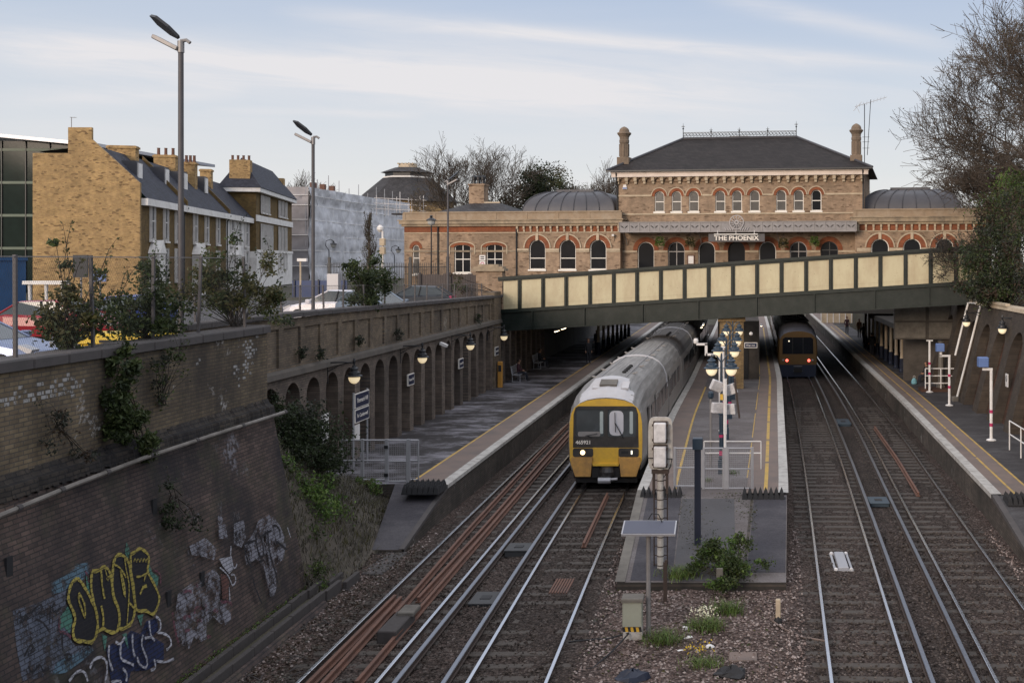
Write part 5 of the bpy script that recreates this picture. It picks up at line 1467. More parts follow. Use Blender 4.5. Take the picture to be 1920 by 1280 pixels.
sit = dict(pelvis=(0, .02, .50), waist=(0, .05, .64), chest=(0, .05, .86), neck=(0, .03, 1.03), head0=(0, .0, 1.11), head1=(0, -.01, 1.21), head2=(0, 0, 1.285), shL=(-.18, .04, .98), shR=(.18, .04, .98),
           elL=(-.22, -.02, .72), wrL=(-.10, -.22, .64), elR=(.22, -.02, .72), wrR=(.10, -.22, .64), hipL=(-.09, .0, .48), hipR=(.09, 0, .48), knL=(-.11, -.43, .47), knR=(.11, -.43, .47), anL=(-.11, -.47, .09), toL=(-.11, -.63, .035), anR=(.11, -.50, .09), toR=(.11, -.66, .035))
def bench(label, loc, rz, n=3):
    t = thing('bench', label, 'bench', loc, rz, 'platform benches')
    m = MB()
    for i in range(4): m.box(-.95, .95, -.24 + i * .125, -.14 + i * .125, .42, .45)
    m.build('seat', K['galv'], t)
    m = MB()
    for i in range(4): m.box(-.95, .95, .26 + i * .02, .28 + i * .02, .50 + i * .11, .59 + i * .11)
    m.build('backrest', K['galv'], t)
    for x in (-.8, .8):
        m = MB(); m.tube([(x, -.2, 0), (x, -.2, .42)], .025, 6); m.tube([(x, .25, 0), (x, .25, .5), (x, .34, .95)], .025, 6); m.tube([(x, -.25, .03), (x, .3, .03)], .025, 6); m.tube([(x, -.2, .4), (x, .27, .4)], .02, 6); m.build('leg', K['galv'], t)
    return t
p = G(988, 712, ZP)
bench('metal bench by the left wall, with one person in dark red sitting on it', (p.x - .35, p.y - .5, ZP), PI / 2)
person('person in a dark red top sitting on the metal bench by the left wall', (p.x - .35, p.y - .6, ZP), PI / 2, sit, (coat_maroon, False), jeans)
q = G(1022, 690, ZP)
bench('bench deeper in the shade under the left canopy, with a person in black on it', (q.x - .35, q.y, ZP), PI / 2)
person('person in black with one white shoe seated deep in the shade on the left platform', (q.x - .35, q.y + .1, ZP), PI / 2, sit, (coat_black, False), jeans)
ss = dict(sit)
person('person in dark clothes crouching on the low kerb by the white railings, right platform', tuple(G(1728, 716, ZP) + Vector((.3, .2, -.12))), -1.2, sit, (coat_black, False), jeans)
b = thing('carrier_bag', 'pale blue carrier bag on the right platform beside the crouching person', 'bag', tuple(G(1714, 720, ZP)))
m = MB(); m.lathe([(.12, 0), (.17, .05), (.16, .2), (.10, .32), (.04, .36)], (0, 0, 0), 10); m.build('sack', plain('bag_blue', (.16, .36, .42), .5, .2, 6), b)
m = MB(); m.tube([(-.05, 0, .34), (-.06, 0, .45), (0, 0, .5), (.06, 0, .45), (.05, 0, .34)], .008, 5); m.build('handle', K['white'], b)
# ---------------------------------------------------------------- lamps
def lantern_parts(par, c, s=1.0, shade='blue_iron'):
    m = MB(); m.lathe([(.06 * s, .62 * s), (.07 * s, .56 * s), (.14 * s, .53 * s), (.15 * s, .49 * s), (.10 * s, .47 * s), (.12 * s, .42 * s), (.19 * s, .38 * s), (.20 * s, .30 * s), (.27 * s, .27 * s), (.27 * s, .24 * s), (.2 * s, .235 * s)], c, 14)
    sh_ = m.build('lamp_shade', K[shade], par)
    m = MB(); m.lathe([(.19 * s, .236 * s), (.185 * s, .16 * s), (.15 * s, .08 * s), (.09 * s, .02 * s), (.03 * s, 0)], c, 14); m.build('globe', K['globe'], sh_, smooth=True)
def platform_lamp(label, loc):
    t = thing('platform_lamp', label, 'lamp post', loc, 0, 'twin lanterns along the island platform')
    m = MB(); m.bbox(-.11, .11, -.11, .11, 0, .48, .02); m.build('base', K['blue_iron'], t)
    m = MB(); m.lathe([(.075, .46), (.075, 1.9), (.06, 2.0), (.05, 2.1), (.045, 3.6), (.03, 4.0), (.01, 4.05)], (0, 0, 0), 10)
    for z in (.55, 1.35, 2.0): m.lathe([(.095, z - .03), (.105, z), (.095, z + .03)], (0, 0, 0), 10)
    m.build('post', K['blue_iron'], t)
    for z in (.62, 1.22):
        m = MB(); m.lathe([(.082, z), (.082, z + .15)], (0, 0, 0), 10); m.build('pink_band', K['magenta'], t)
    m = MB()
    for s in (-1, 1): m.tube([(0, 0, 3.7), (s * .15, 0, 3.95), (s * .33, 0, 4.0), (s * .33, 0, 3.85)], .022, 6)
    m.build('arms', K['blue_iron'], t)
    for s in (-1, 1): lantern_parts(t, (s * .33, 0, 3.28))
    return t
pl0 = platform_lamp('nearest twin-lantern lamp post on the island platform, beside the monitor housings', (-.74, 36.7, ZP))
for (x, y), lb in zip([(-.69, 43.8), (-.62, 49.5), (-.55, 56.3)], ['second twin-lantern lamp post from the gates on the island platform', 'third twin-lantern lamp post from the gates on the island platform', 'farthest twin-lantern lamp post, right in front of the yellow brick pier']):
    copy_tree(pl0, (x, y, ZP), label=lb)
def wall_lamp(label, loc, rz, group):
    t = thing('wall_lamp', label, 'lamp', loc, rz, group)          # local -x points to the wall
    m = MB(); m.box(-.93, -.88, -.03, .03, .0, .85); m.tube([(-.9, 0, .70), (-.4, 0, .72), (.0, 0, .70), (0, 0, .6)], .025, 6); m.tube([(-.9, 0, .4), (-.5, 0, .62), (-.2, 0, .71)], .015, 5)
    m.lathe([(.03, .85), (.05, .75), (.02, .6)], (0, 0, 0), 8)
    m.build('bracket', K['black_iron'], t)
    lantern_parts(t, (0, 0, 0), 1.0, 'black_iron')
    return t
g = 'lanterns on the left arcade wall'
w0 = wall_lamp('lit black lantern bracketed on the arcade wall, nearest, above the station name board', (-13.1, 36.8, 3.92), 0, g)
for (u, v), lb in zip([(792, 681), (882, 656), (945, 638)], ['lit black lantern on the arcade wall, second along from the name board', 'lit black lantern on the arcade wall, third along, near the far end of the arches', 'lit lantern at the corner where the arcade wall meets the footbridge']):
    Y = F * 13.1 / (CU - u); copy_tree(w0, (-13.1, Y, H - (v - CV) * Y / F), label=lb)
r0 = copy_tree(w0, (11.3, 55.4, 4.72), PI, 'lit lantern on the sloping right wall, farther one, beside the white drainpipe', 'lanterns on the right arcade wall')
copy_tree(w0, (11.6, 49.0, 4.78), PI, 'lit lantern on the sloping right wall, nearer one', 'lanterns on the right arcade wall')

# ---------------------------------------------------------------- signs
K['sign_navy'] = plain('sign_navy', (.012, .018, .05), .4, .1, 3)
st = thing('station_sign', 'two-post navy station name board on the left platform', 'sign', (-13.3, 38.1, ZP), PI / 2)
m = MB()
for x in (-.68, .68): 
    m = MB(); m.tube([(x, .05, 0), (x, .05, 2.62)], .04, 8); m.build('post', K['galv'], st)
for z0, z1, tx, sz in ((2.10, 2.55, 'Denmark Hill', .22), (1.60, 2.00, 'for Camberwell', .19)):
    m = MB(); m.box(-.70, .70, -.02, .02, z0 - .03, z1 + .03); p = m.build('panel', K['frame_white'], st)
    m = MB(); m.box(-.66, .66, -.026, -.018, z0, z1); m.build('face', K['sign_navy'], p)
    text_part(tx, 'lettering', p, (0, -.03, (z0 + z1) / 2), sz, 'frame_white', .003, width=1.05)
m = MB(); m.box(-.70, -.25, -.02, .02, .98, 1.5); m.build('poster', K['white'], st)
for u, v, lb in ((770, 711, 'small navy name sign on an arcade pier, nearest of three'), (864, 681, 'small navy name sign on an arcade pier, middle one of three'), (931, 658, 'small navy name sign on an arcade pier, farthest of three')):
    p = XP(u, v, AX + .06)
    t = thing('name_sign', lb, 'sign', tuple(p), PI / 2, 'name signs on the arcade piers')
    m = MB(); m.box(-.42, .42, -.03, .03, -.24, .24); b = m.build('panel', K['frame_white'], t)
    m = MB(); m.box(-.38, .38, -.036, -.028, -.20, .20); m.build('face', K['sign_navy'], b)
    text_part('Denmark Hill', 'lettering', b, (0, -.04, 0), .16, 'frame_white', .003, width=.62)
t = thing('direction_sign', 'dark hanging direction sign with white letters beside the brick pier', 'sign', (.35, 61.0, 3.35))
m = MB(); m.box(-.30, .42, -.03, .03, -.15, .15); b = m.build('panel', K['frame_white'], t)
m = MB(); m.box(-.27, .39, -.036, -.028, -.12, .12); m.build('face', K['sign_navy'], b)
text_part('Way out', 'lettering', b, (.04, -.04, 0), .14, 'frame_white', .003, width=.5)
p = G(1886, 813, ZP); q = Vector((RB(47.2, 2.9, -.04)))
t = thing('notice_sign', 'small white no smoking notice on a leaning pier of the right wall', 'sign', tuple(q), -PI / 2)
m = MB(); m.box(-.2, .2, -.02, .02, -.28, .28); m.build('plate', K['white'], t)
m = MB(); m.ring([(.13 * math.cos(PI * j / 8), .07 + .13 * math.sin(PI * j / 8)) for j in range(16)], [(.10 * math.cos(PI * j / 8), .07 + .10 * math.sin(PI * j / 8)) for j in range(16)], lambda a, b, d: (a, d, b), -.026, -.02); m.tube([(-.09, -.024, .16), (.09, -.024, -.02)], .012, 4); m.build('symbol', K['rubber'], t)
t = thing('help_point', 'tall narrow orange help point against the left wall', 'help point', (-13.75, 61.8, ZP))
m = MB(); m.bbox(-.13, .13, -.13, .13, 0, 1.45, .03); m.build('column', plain('orange_paint', (.45, .22, .04), .5, .15, 3), t)
m = MB(); m.box(-.09, .09, -.14, -.13, .9, 1.25); m.build('panel', K['rubber'], t)
# white notice boards in the arcade
t = thing('notice_board', 'white poster board leaning in an arch behind the bushes', 'notice board', (-13.95, 36.45, 2.0), PI / 2)
m = MB(); m.box(-.25, .25, -.03, .02, 0, .95); m.build('board', K['white'], t)
t = thing('floodlight', 'small white floodlight fixed high on the arcade wall', 'light', tuple(XP(828, 646, AX + .15)))
m = MB(); m.cbox((.1, 0, 0), (.34, .25, .12), (.4, 'Y')); m.build('housing', K['white'], t)
m = MB(); m.tube([(-.1, 0, .1), (.05, 0, .03)], .02, 5); m.build('bracket', K['galv'], t)

# ---------------------------------------------------------------- gates, railings, anti-trespass mats
def mesh_panel(par, x0, x1, z0, z1, mid=True, wire=.06, mat='galv'):
    m = MB()
    for a, b in (((x0, 0, z0), (x0, 0, z1)), ((x1, 0, z0), (x1, 0, z1)), ((x0, 0, z1), (x1, 0, z1)), ((x0, 0, z0 + .04), (x1, 0, z0 + .04))): m.tube([a, b], .028, 6)
    if mid: m.tube([(x0, 0, (z0 + z1) / 2), (x1, 0, (z0 + z1) / 2)], .024, 6)
    fr = m.build('frame', K[mat], par)
    m = MB()
    n = int((x1 - x0) / wire)
    for i in range(1, n): 
        x = x0 + (x1 - x0) * i / n; m.box(x - .0025, x + .0025, -.003, .003, z0, z1)
    n = int((z1 - z0) / wire)
    for i in range(1, n):
        z = z0 + (z1 - z0) * i / n; m.box(x0, x1, -.003, .003, z - .0025, z + .0025)
    m.build('wire_mesh', K[mat], fr)
t = thing('platform_gate', 'grey mesh fence with a gate closing the end of the left platform', 'gate', (-12.95, 35.25, ZP))
px = lambda u: (u - CU) / 58.2 + 12.95
mesh_panel(t, px(640), px(678), .05, 1.36); mesh_panel(t, px(680), px(722), .05, 1.36); mesh_panel(t, px(727), px(762), .0, 1.36); mesh_panel(t, px(768), px(784), .05, 1.36)
for u in (679, 724.5, 765):
    m = MB(); m.box(px(u) - .045, px(u) + .045, -.04, .04, 0, 1.40); m.build('post', K['galv'], t)
for z in (.25, 1.15):
    m = MB(); m.cbox((px(724.5), -.06, z), (.12, .05, .1)); m.build('hinge', K['black_iron'], t)
t = thing('platform_gate', 'white mesh gates across the end of the island platform', 'gate', (-.65, 34.25, ZP))
px = lambda u: (u - CU) / 59.8 + .65
mesh_panel(t, px(1267), px(1316), .05, 1.27); mesh_panel(t, px(1321), px(1356), -.02, 1.27); mesh_panel(t, px(1366), px(1409), -.02, 1.27)
for u in (1265, 1318.5, 1359, 1363.5, 1411):
    m = MB(); m.box(px(u) - .035, px(u) + .035, -.035, .035, -.1, 1.3); m.build('post', K['galv'], t)
t = thing('handrail', 'low white handrail behind the island gates', 'railing', (-.4, 37.5, ZP))
m = MB()
for z in (.95, .55): m.tube([(-.95, 0, z), (1.0, 0, z)], .022, 6)
for x in (-.95, 1.0): m.tube([(x, 0, 0), (x, 0, .95)], .022, 6)
m.build('rails', K['white'], t)
def spikes(label, c, w, d, rz=0, z=None):
    t = thing('anti_trespass_mat', label, 'anti-trespass mat', c, rz, 'black spiked anti-trespass mats')
    m = MB(); m.box(-w / 2, w / 2, -d / 2, d / 2, 0, .03); m.build('base', K['rubber'], t)
    nx, ny = max(2, round(w / .155)), max(2, round(d / .155))
    m = MB()
    for i in range(nx):
        for j in range(ny):
            x = -w / 2 + w * (i + .5) / nx; y = -d / 2 + d * (j + .5) / ny; a, b = w / nx / 2 * .96, d / ny / 2 * .96
            m.add([(x - a, y - b, .03), (x + a, y - b, .03), (x + a, y + b, .03), (x - a, y + b, .03), (x - a * .6, y - b * .6, .2), (x + a * .6, y - b * .6, .2), (x + a * .6, y + b * .6, .2), (x - a * .6, y + b * .6, .2), (x, y, .33)],
                  [(0, 1, 5, 4), (1, 2, 6, 5), (2, 3, 7, 6), (3, 0, 4, 7), (4, 5, 8), (5, 6, 8), (6, 7, 8), (7, 4, 8)])
    m.build('rubber_pyramids', K['rubber'], t)
spikes('black spiked rubber mat at the end of the left platform', tuple(G(796, 921, .88)), 1.15, 1.0)
spikes('black spiked rubber mat on the island platform, left of the gates and behind the signal', tuple(G(1240, 932, .80)), 1.28, .5)
spikes('black spiked rubber mat on the island platform, right of the gates', tuple(G(1431, 934, .80)), 1.3, .5)
spikes('black spiked rubber mat at the end of the right platform', (8.35, 32.6, .82), 1.1, .7)
t = thing('railing', 'white tubular railing at the right edge of the picture on the right platform', 'railing', (10.05, 40.4, ZP))
m = MB()
for z in (1.1, .6): m.tube([(0, .9, z), (0, -2.5, z), (.9, -2.5, z)], .025, 6)
for y in (.9, -.8, -2.5): m.tube([(0, y, 0), (0, y, 1.1)], .025, 6)
m.build('rails', K['white'], t)
t = thing('railing', 'white railings around a low brick kerb beside the right wall', 'railing', (10.7, 59.8, ZP))
m = MB()
for z in (.45, .85, 1.25): m.tube([(-.75, 0, z), (1.0, 0, z)], .03, 6)
for x in (-.75, -.55, .1, .55, 1.0): m.tube([(x, 0, 0), (x, 0, 1.25)], .03, 6)
m.build('rails', K['white'], t)
m = MB(); m.box(-1.0, 1.1, -.25, .9, 0, .16); m.build('kerb', K['right_red'], t)
m = MB(); m.lathe([(.28, .16), (.16, .5), (.12, 2.6), (.2, 2.7)], (.2, .6, 0), 8); m.build('post', K['concrete'], t)

# ---------------------------------------------------------------- island end furniture
t = thing('signal', 'back of a tall weathered white colour-light signal on a ladder mast', 'signal', (-2.12, 27.9, .02))
K['signal_white'] = plain('signal_white', (.46, .44, .41), .6, .12, 6, dirt=(.16, .12, .09), damt=.75, dsc=2.4)
m = MB(); m.tube([(0, 0, 0), (0, 0, 2.75)], .085, 12); m.build('mast', K['signal_white'], t)
m = MB()
for x in (-.17, .17): m.tube([(x, .14, .1), (x, .14, 2.7)], .018, 5)
for i in range(11): m.tube([(-.17, .14, .25 + i * .24), (.17, .14, .25 + i * .24)], .014, 5); m.tube([(-.09, -.0, .27 + i * .24), (.09, -.0, .27 + i * .24)], .088, 12) if False else m.lathe([(.088, .26 + i * .24), (.088, .285 + i * .24)], (0, 0, 0), 12)
m.build('ladder', K['rail_rust'], t)
m = MB(); m.box(-.22, .22, -.1, .16, 2.62, 2.72); m.box(-.2, -.14, -.06, .1, 2.1, 2.62); m.box(.14, .2, -.06, .1, 2.1, 2.62); m.build('bracket', K['rail_rust'], t)
m = MB()
o = [(.31 * math.copysign(1, c) * min(1, abs(c) ** .35), 3.37 + .68 * math.copysign(1, s_) * min(1, abs(s_) ** .35)) for c, s_ in [(math.cos(2 * PI * j / 28 + .05), math.sin(2 * PI * j / 28 + .05)) for j in range(28)]]
m.solid(o, lambda a, b, d: (a, d, b), .0, .06); m.build('backboard', K['signal_white'], t)
for z0, z1 in ((3.42, 3.92), (2.80, 3.32)):
    m = MB(); m.box(-.155, .155, -.22, 0, z0, z1, lambda x, y, z: (x, y, z)); bx = m.build('lamp_case', K['white_paint'], t, bevel=.03)
    m = MB(); m.box(-.18, .18, -.06, -.001, z0 - .03, z1 + .03); m.build('seal', K['rail_rust'], bx)
    for s_ in (-1, 1):
        for zz in (z0 + .06, z1 - .06):
            m = MB(); m.cbox((s_ * .175, -.12, zz), (.05, .1, .05)); m.build('clamp', K['rail_rust'], bx)
m = MB(); m.tube([(-.3, -.08, 3.02), (.3, -.08, 3.0)], .014, 5); m.tube([(.3, -.08, 3.0), (.26, -.05, 2.8), (.08, 0, 2.5)], .012, 5); m.build('cable', K['rubber'], t)
t = thing('equipment_post', 'dark navy square post with a box on top at the island platform end', 'post', (-1.235, 29.5, .36))
m = MB(); m.box(-.085, .085, -.085, .085, 0, 2.7); m.build('post', K['navy'], t)
m = MB(); m.bbox(-.135, .135, -.135, .135, 2.62, 2.92, .015); m.build('box', K['blue_iron'], t)
t = thing('solar_panel', 'solar panel on a slim grey post in front of the signal', 'solar panel', (-2.06, 23.7, -.1))
m = MB(); m.tube([(0, 0, 0), (0, 0, 2.3)], .05, 8); m.build('post', K['grey_metal'], t)
m = MB(); m.cbox((.02, 0, 2.36), (1.16, .62, .05), (math.radians(14), 'X')); m.build('frame', K['galv'], t)
m = MB(); m.cbox((.02, -.006, 2.386), (1.10, .57, .012), (math.radians(14), 'X')); m.build('panel', K['solar'], t)
m = MB(); m.tube([(-.02, .2, 2.5), (.05, .26, 2.62), (.2, .26, 2.6), (.28, .2, 2.45)], .014, 5); m.build('cable', K['rubber'], t)
t = thing('equipment_cabinet', 'small pale trackside cabinet with a black and yellow striped edge', 'cabinet', (-2.38, 23.5, -.12))
m = MB(); m.bbox(-.21, .21, -.14, .16, .36, .88, .02); c = m.build('door', plain('cab_paint', (.30, .31, .25), .6, .12, 3, dirt=(.2, .2, .17), damt=.5), t)
m = MB(); m.box(-.20, .21, -.10, .16, .02, .34); m.build('base', K['signal_white'], t)
m = MB()
for i in range(7):
    m.m = i % 2; x = -.20 + i * .0586; m.add([(x, -.105, .24), (x + .0586, -.105, .24), (x + .04, -.105, .34), (x - .0186, -.105, .34)], [(0, 1, 2, 3)])
m.build('hazard_stripe', [K['rubber'], K['train_yellow']], t)
m = MB(); m.bbox(-.24, .24, -.17, .25, .885, .96, .02); m.build('lid', K['concrete'], t)
def cable(label, pts, r=.018, mat='rubber'):
    o = MB(); o.tube(pts, r, 5); x = o.build('cable', K[mat]); tag(x, label, 'cable'); return x
cable('black cable curling from the cabinet across the ballast to the left', [(-2.45, 23.35, .1), (-2.7, 22.6, .0), (-3.0, 21.9, -.08), (-3.3, 21.7, -.1), (-2.6, 21.6, -.1)])
cable('thin black cable from the cabinet towards the train track', [(-2.45, 23.4, .1), (-2.9, 23.5, -.06), (-3.6, 23.45, -.09), (-3.75, 23.4, -.1)])
t = thing('wooden_post', 'rotten brown post beside the foot of the signal mast', 'post', (-1.86, 26.0, -.1))
m = MB(); m.cbox((0, 0, .5), (.09, .08, 1.0)); m.cbox((.02, 0, .95), (.05, .06, .2)); m.build('timber', K['rail_rust'], t)
t = thing('marker_post', 'short grey marker post with a square head among the island bushes', 'post', (-.58, 26.6, 0))
m = MB(); m.tube([(0, 0, 0), (0, 0, .42)], .035, 6); m.build('stake', K['concrete'], t)
m = MB(); m.bbox(-.08, .08, -.04, .04, .36, .58, .01); m.build('head', K['concrete'], t)
t = thing('cable_post', 'stubby pale cable post with a pink cable at the right edge of the island', 'post', (.78, 24.6, -.1))
m = MB(); m.bbox(-.055, .055, -.05, .05, .08, .55, .015); m.build('post', K['pale_stone'], t)
m = MB(); m.lathe([(.1, 0), (.09, .08), (.04, .2)], (0, 0, 0), 8); m.build('foot', K['rubber'], t)
cable('pinkish cable looping from the cable post under the rail', [(.70, 24.55, .05), (.6, 24.6, .0), (.72, 24.5, -.06), (.95, 24.1, -.08), (1.3, 23.7, -.1), (1.75, 23.5, -.11)], .022, 'tactile')
# monitors on poles
t = thing('monitor_post', 'white post carrying four pale monitor housings at odd angles on the island', 'monitor post', (-.60, 35.6, ZP))
m = MB(); m.tube([(0, 0, 0), (0, 0, 3.3)], .045, 10); m.box(-.055, .055, -.02, .08, 1.5, 3.3); m.build('post', K['white'], t)
for x, y, z, a, w_ in ((-.27, .15, 3.05, .42, .42), (.19, .3, 2.92, -.38, .36), (-.25, .12, 2.34, .10, .40), (.20, .26, 2.28, -.12, .34)):
    m = MB(); r_ = Matrix.Rotation(a, 3, 'Y') @ Matrix.Rotation(.5 if x < 0 else -.5, 3, 'Z')
    q = MB(); q.cbox((0, 0, 0), (w_, .16, .34))
    q.v = [tuple(r_ @ Vector(p) + Vector((x, y, z))) for p in q.v]
    h_ = q.build('monitor', K['white_paint'], t, bevel=.02)
    q = MB(); q.box(-.03, .03, -.05, .05, -.05, .05); q.v = [tuple(Vector(p) + Vector((x * .4, y * .4, z - .1))) for p in q.v]; q.build('bracket', K['galv'], h_)
m = MB(); m.box(-.16, -.06, -.08, .02, 2.62, 2.8); m.build('yellow_label', K['train_yellow'], t)
m = MB(); m.box(.28, .34, .1, .5, 2.0, 3.3, lambda x, y, z: (x + (3.3 - z) * .12, y, z)); m.build('edge_board', K['rail_rust'], t)
t = thing('slim_post', 'thin teal grey post on the left half of the island platform', 'post', (-1.12, 37.6, ZP))
m = MB(); m.tube([(0, 0, 0), (0, 0, 2.55)], .045, 8); m.build('post', K['grey_metal'], t)
m = MB(); m.lathe([(.06, 2.4), (.1, 2.46), (.1, 2.6), (.05, 2.66)], (0, 0, 0), 8); m.build('head', K['blue_iron'], t)
def cctv_pole(name, label, loc, h, bands, arm, box, grp, rz=0):
    t = thing(name, label, 'pole', loc, rz, grp)
    m = MB(); m.tube([(0, 0, 0), (0, 0, h)], .062, 10); m.build('pole', K['white'], t)
    m = MB(); m.lathe([(.2, 0), (.19, .03), (.08, .07)], (0, 0, 0), 10); m.build('foot', K['white'], t)
    for z in bands:
        m = MB(); m.lathe([(.068, z), (.068, z + .13)], (0, 0, 0), 10); m.build('pink_band', K['magenta'], t)
    if arm:
        m = MB(); m.box(-arm, .05, -.05, .05, h - .04, h + .05); 
        if box == 2: m.box(-arm, -arm + .1, -.05, .05, h, h + .3)
        m.build('arm', K['white'], t)
    else:
        m = MB(); m.tube([(-.18, 0, h), (.18, 0, h)], .04, 6); m.build('top_bar', K['white'], t)
    if box:
        z = h + (.42 if box == 2 else .3)
        m = MB(); m.bbox(-arm - .18, -arm + .22, -.2, .2, z - .19, z + .19, .03); m.build('monitor', K['blue_plastic'], t)
    return t
grp = 'white poles with pink bands on the right platform'
cctv_pole('banded_pole', 'white pole with pink bands and a blue monitor, nearest on the right platform', tuple(G(1858.5, 825, ZP)), 2.82, (.55, 1.08), .35, 1, grp)
cctv_pole('banded_pole', 'white pole with pink bands and a stepped arm, middle one on the right platform', tuple(G(1780, 760, ZP)), 2.45, (.85, 1.42), .48, 2, grp)
cctv_pole('banded_pole', 'plain white pole with pink bands and no monitor, farthest on the right platform', tuple(G(1743, 735, ZP)), 2.80, (.95, 1.5), 0, 0, grp)
grp = 'white poles with pink bands on the island platform'
cctv_pole('banded_pole', 'white pole with pink bands between the lamp posts on the island platform', (-.86, 46.0, ZP), 3.5, (1.1, 1.9), 0, 0, grp)
t = thing('camera_pole', 'white cranked arm with a dome camera on the island platform', 'pole', (-1.1, 51.0, ZP))
m = MB(); m.tube([(0, 0, 0), (0, 0, 3.15)], .06, 8); m.build('pole', K['white'], t)
m = MB(); m.box(-.65, .05, -.05, .05, 2.72, 2.82); m.box(-.7, -.58, -.05, .05, 2.72, 3.28); m.box(-1.1, -.58, -.05, .05, 3.2, 3.3); m.build('arm', K['white'], t)
m = MB(); m.lathe([(.03, -.16), (.1, -.12), (.12, 0), (.08, .1)], (-1.12, 0, 3.42), 10); m.build('dome_camera', K['white'], t)
t = thing('round_light', 'small round white light beside the brick pier', 'light', (.42, 60.9, 4.0))
m = MB(); m.lathe([(.03, -.1), (.1, -.05), (.1, .05), (.03, .1)], (0, 0, 0), 10); m.build('lens', K['white'], t)

# ---------------------------------------------------------------- canopies, columns and strip lights in the shade
t = thing('platform_canopy', 'dark flat canopy over the left platform behind the footbridge', 'canopy', (-12, 72, ZP))
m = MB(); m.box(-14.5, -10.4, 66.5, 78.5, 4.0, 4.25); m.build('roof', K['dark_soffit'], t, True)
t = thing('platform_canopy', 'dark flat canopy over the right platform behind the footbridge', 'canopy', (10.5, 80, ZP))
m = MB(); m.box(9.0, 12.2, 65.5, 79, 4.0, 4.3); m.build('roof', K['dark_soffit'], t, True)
def tube_lights(pts, labels, grp):
    for (x, y, z), lb in zip(pts, labels):
        o = thing('strip_light', lb, 'light', (x, y, z), 0, grp)
        m = MB(); m.box(-.06, .06, -.7, .7, .0, .05); m.build('casing', K['white'], o)
        m = MB(); m.box(-.045, .045, -.65, .65, -.04, -.001); m.build('tube', K['tubelight'], o)
tube_lights([(-11.4, 66.8, 3.78), (-11.4, 69.3, 3.78), (-11.4, 71.8, 3.78)], ['lit strip light under the left canopy, nearest the footbridge', 'lit strip light under the left canopy, second of three', 'lit strip light under the left canopy, deepest of three'], 'strip lights under the left canopy')
tube_lights([(-2.75, 72, 3.7), (-2.75, 75, 3.7)], ['lit strip light over the island platform left of the brick pier, nearer one', 'lit strip light over the island platform left of the brick pier, farther one'], 'strip lights over the island left edge')
tube_lights([(1.2, 74, 3.7)], ['lit strip light over the island platform right of the brick pier'], 'strip lights over the island right edge')
def column(label, loc, grp, h=3.4):
    t = thing('canopy_column', label, 'column', loc, 0, grp)
    m = MB(); m.lathe([(.14, .9), (.11, 1.0), (.10, h - .3), (.2, h)], (0, 0, 0), 10); m.build('shaft', K['pale_stone'], t)
    m = MB(); m.lathe([(.2, 0), (.2, .12), (.16, .2), (.15, .9)], (0, 0, 0), 10); m.build('base', K['navy'], t)
    return t
c0 = column('slim pale column with dark foot in the row along the shaded left platform', (-11.15, 84, ZP), 'columns on the left platform')
for i in range(1, 8): copy_tree(c0, (-11.15 + i * .05, 84 + i * 2.7, ZP))
c0 = column('slim pale column with dark foot in the row along the right platform wall', (10.15, 70, ZP), 'columns on the right platform')
for i in range(1, 9): copy_tree(c0, (10.15, 70 + i * 2.6, ZP))
for i, (y, mt, lb, h) in enumerate(((74, 'pale_stone', 'cream', 2.4), (77, 'magenta', 'crimson', 2.6), (80, 'white', 'white', 2.4), (83.5, 'orange_dark', 'brown', 2.3), (87.5, 'white', 'pale grey', 2.5), (91, 'blue_plastic', 'blue', 2.3))):
    t = thing('poster', f'tall {lb} poster panel on the wall behind the right platform columns', 'poster', (11.6, y, 1.3))
    m = MB(); m.box(-.06, .04, -.75, .75, 0, h); m.build('frame', K['grey_metal'], t)
    m = MB(); m.box(-.075, -.061, -.68, .68, .07, h - .07); m.build('sheet', K[mt], t)
# concrete fascia under the right end of the bridge
t = thing('concrete_screen', 'stained concrete panelled screen above the right platform under the bridge', 'screen wall', (10.6, 63.6, ZP))
m = MB(); m.box(8.75, 12.6, 63.4, 63.7, 3.5, 5.9); m.build('backing', K['concrete_dark'], t, True)
for x0, x1 in ((8.8, 10.55), (10.75, 12.5)):
    for z0, z1 in ((3.58, 4.48), (4.58, 5.5)):
        m = MB(); m.box(x0, x1, 63.33, 63.4, z0, z1); m.build('panel', K['concrete'], t, True)
m = MB(); m.box(9.55, 12.6, 65.2, 65.4, .9, 3.5); m.build('lower_wall', K['concrete_dark'], t, True)
t = thing('support_post', 'thin rusty post under the concrete screen on the right platform', 'post', tuple(G(1711, 706, ZP)))
m = MB(); m.tube([(0, 0, 0), (0, 0, 2.6)], .05, 8); m.build('shaft', K['scrap_rust'], t)
m = MB(); m.lathe([(.12, 0), (.1, .1)], (0, 0, 0), 8); m.build('foot', K['concrete'], t)
t = thing('drainpipe', 'white drainpipe running diagonally down the sloping right wall', 'pipe', RB(55.7, .9, -.1))
m = MB(); m.tube([RB(55.7, 1.0, -.09), RB(55.5, 5.75, -.09)], .055, 8); m.build('pipe', K['white'], t, True)
m = MB(); m.bbox(RB(55.7, .9, -.3)[0], RB(55.7, .9, .02)[0], 55.5, 55.9, .9, 1.15, .03); m.build('shoe', K['concrete'], t, True)
t = thing('white_coping', 'white painted trim along the top of the right wall', 'trim', RB(52, 5.8, -.1))
m = MB(); m.box(RB(52, 5.9, -.12)[0], RB(52, 5.9, .1)[0], 50.2, 53.6, 5.96, 6.08); m.build('trim', K['pale_stone'], t, True)
m = MB(); m.tube([RB(58.5, 3.0, -.1), RB(58.5, 5.8, -.1), RB(56.6, 5.85, -.1)], .06, 6); m.build('pipe', K['white'], t, True)
t = thing('cream_fence', 'pale cream fence closing off the far end of the right platform', 'fence', (11, 126, ZP))
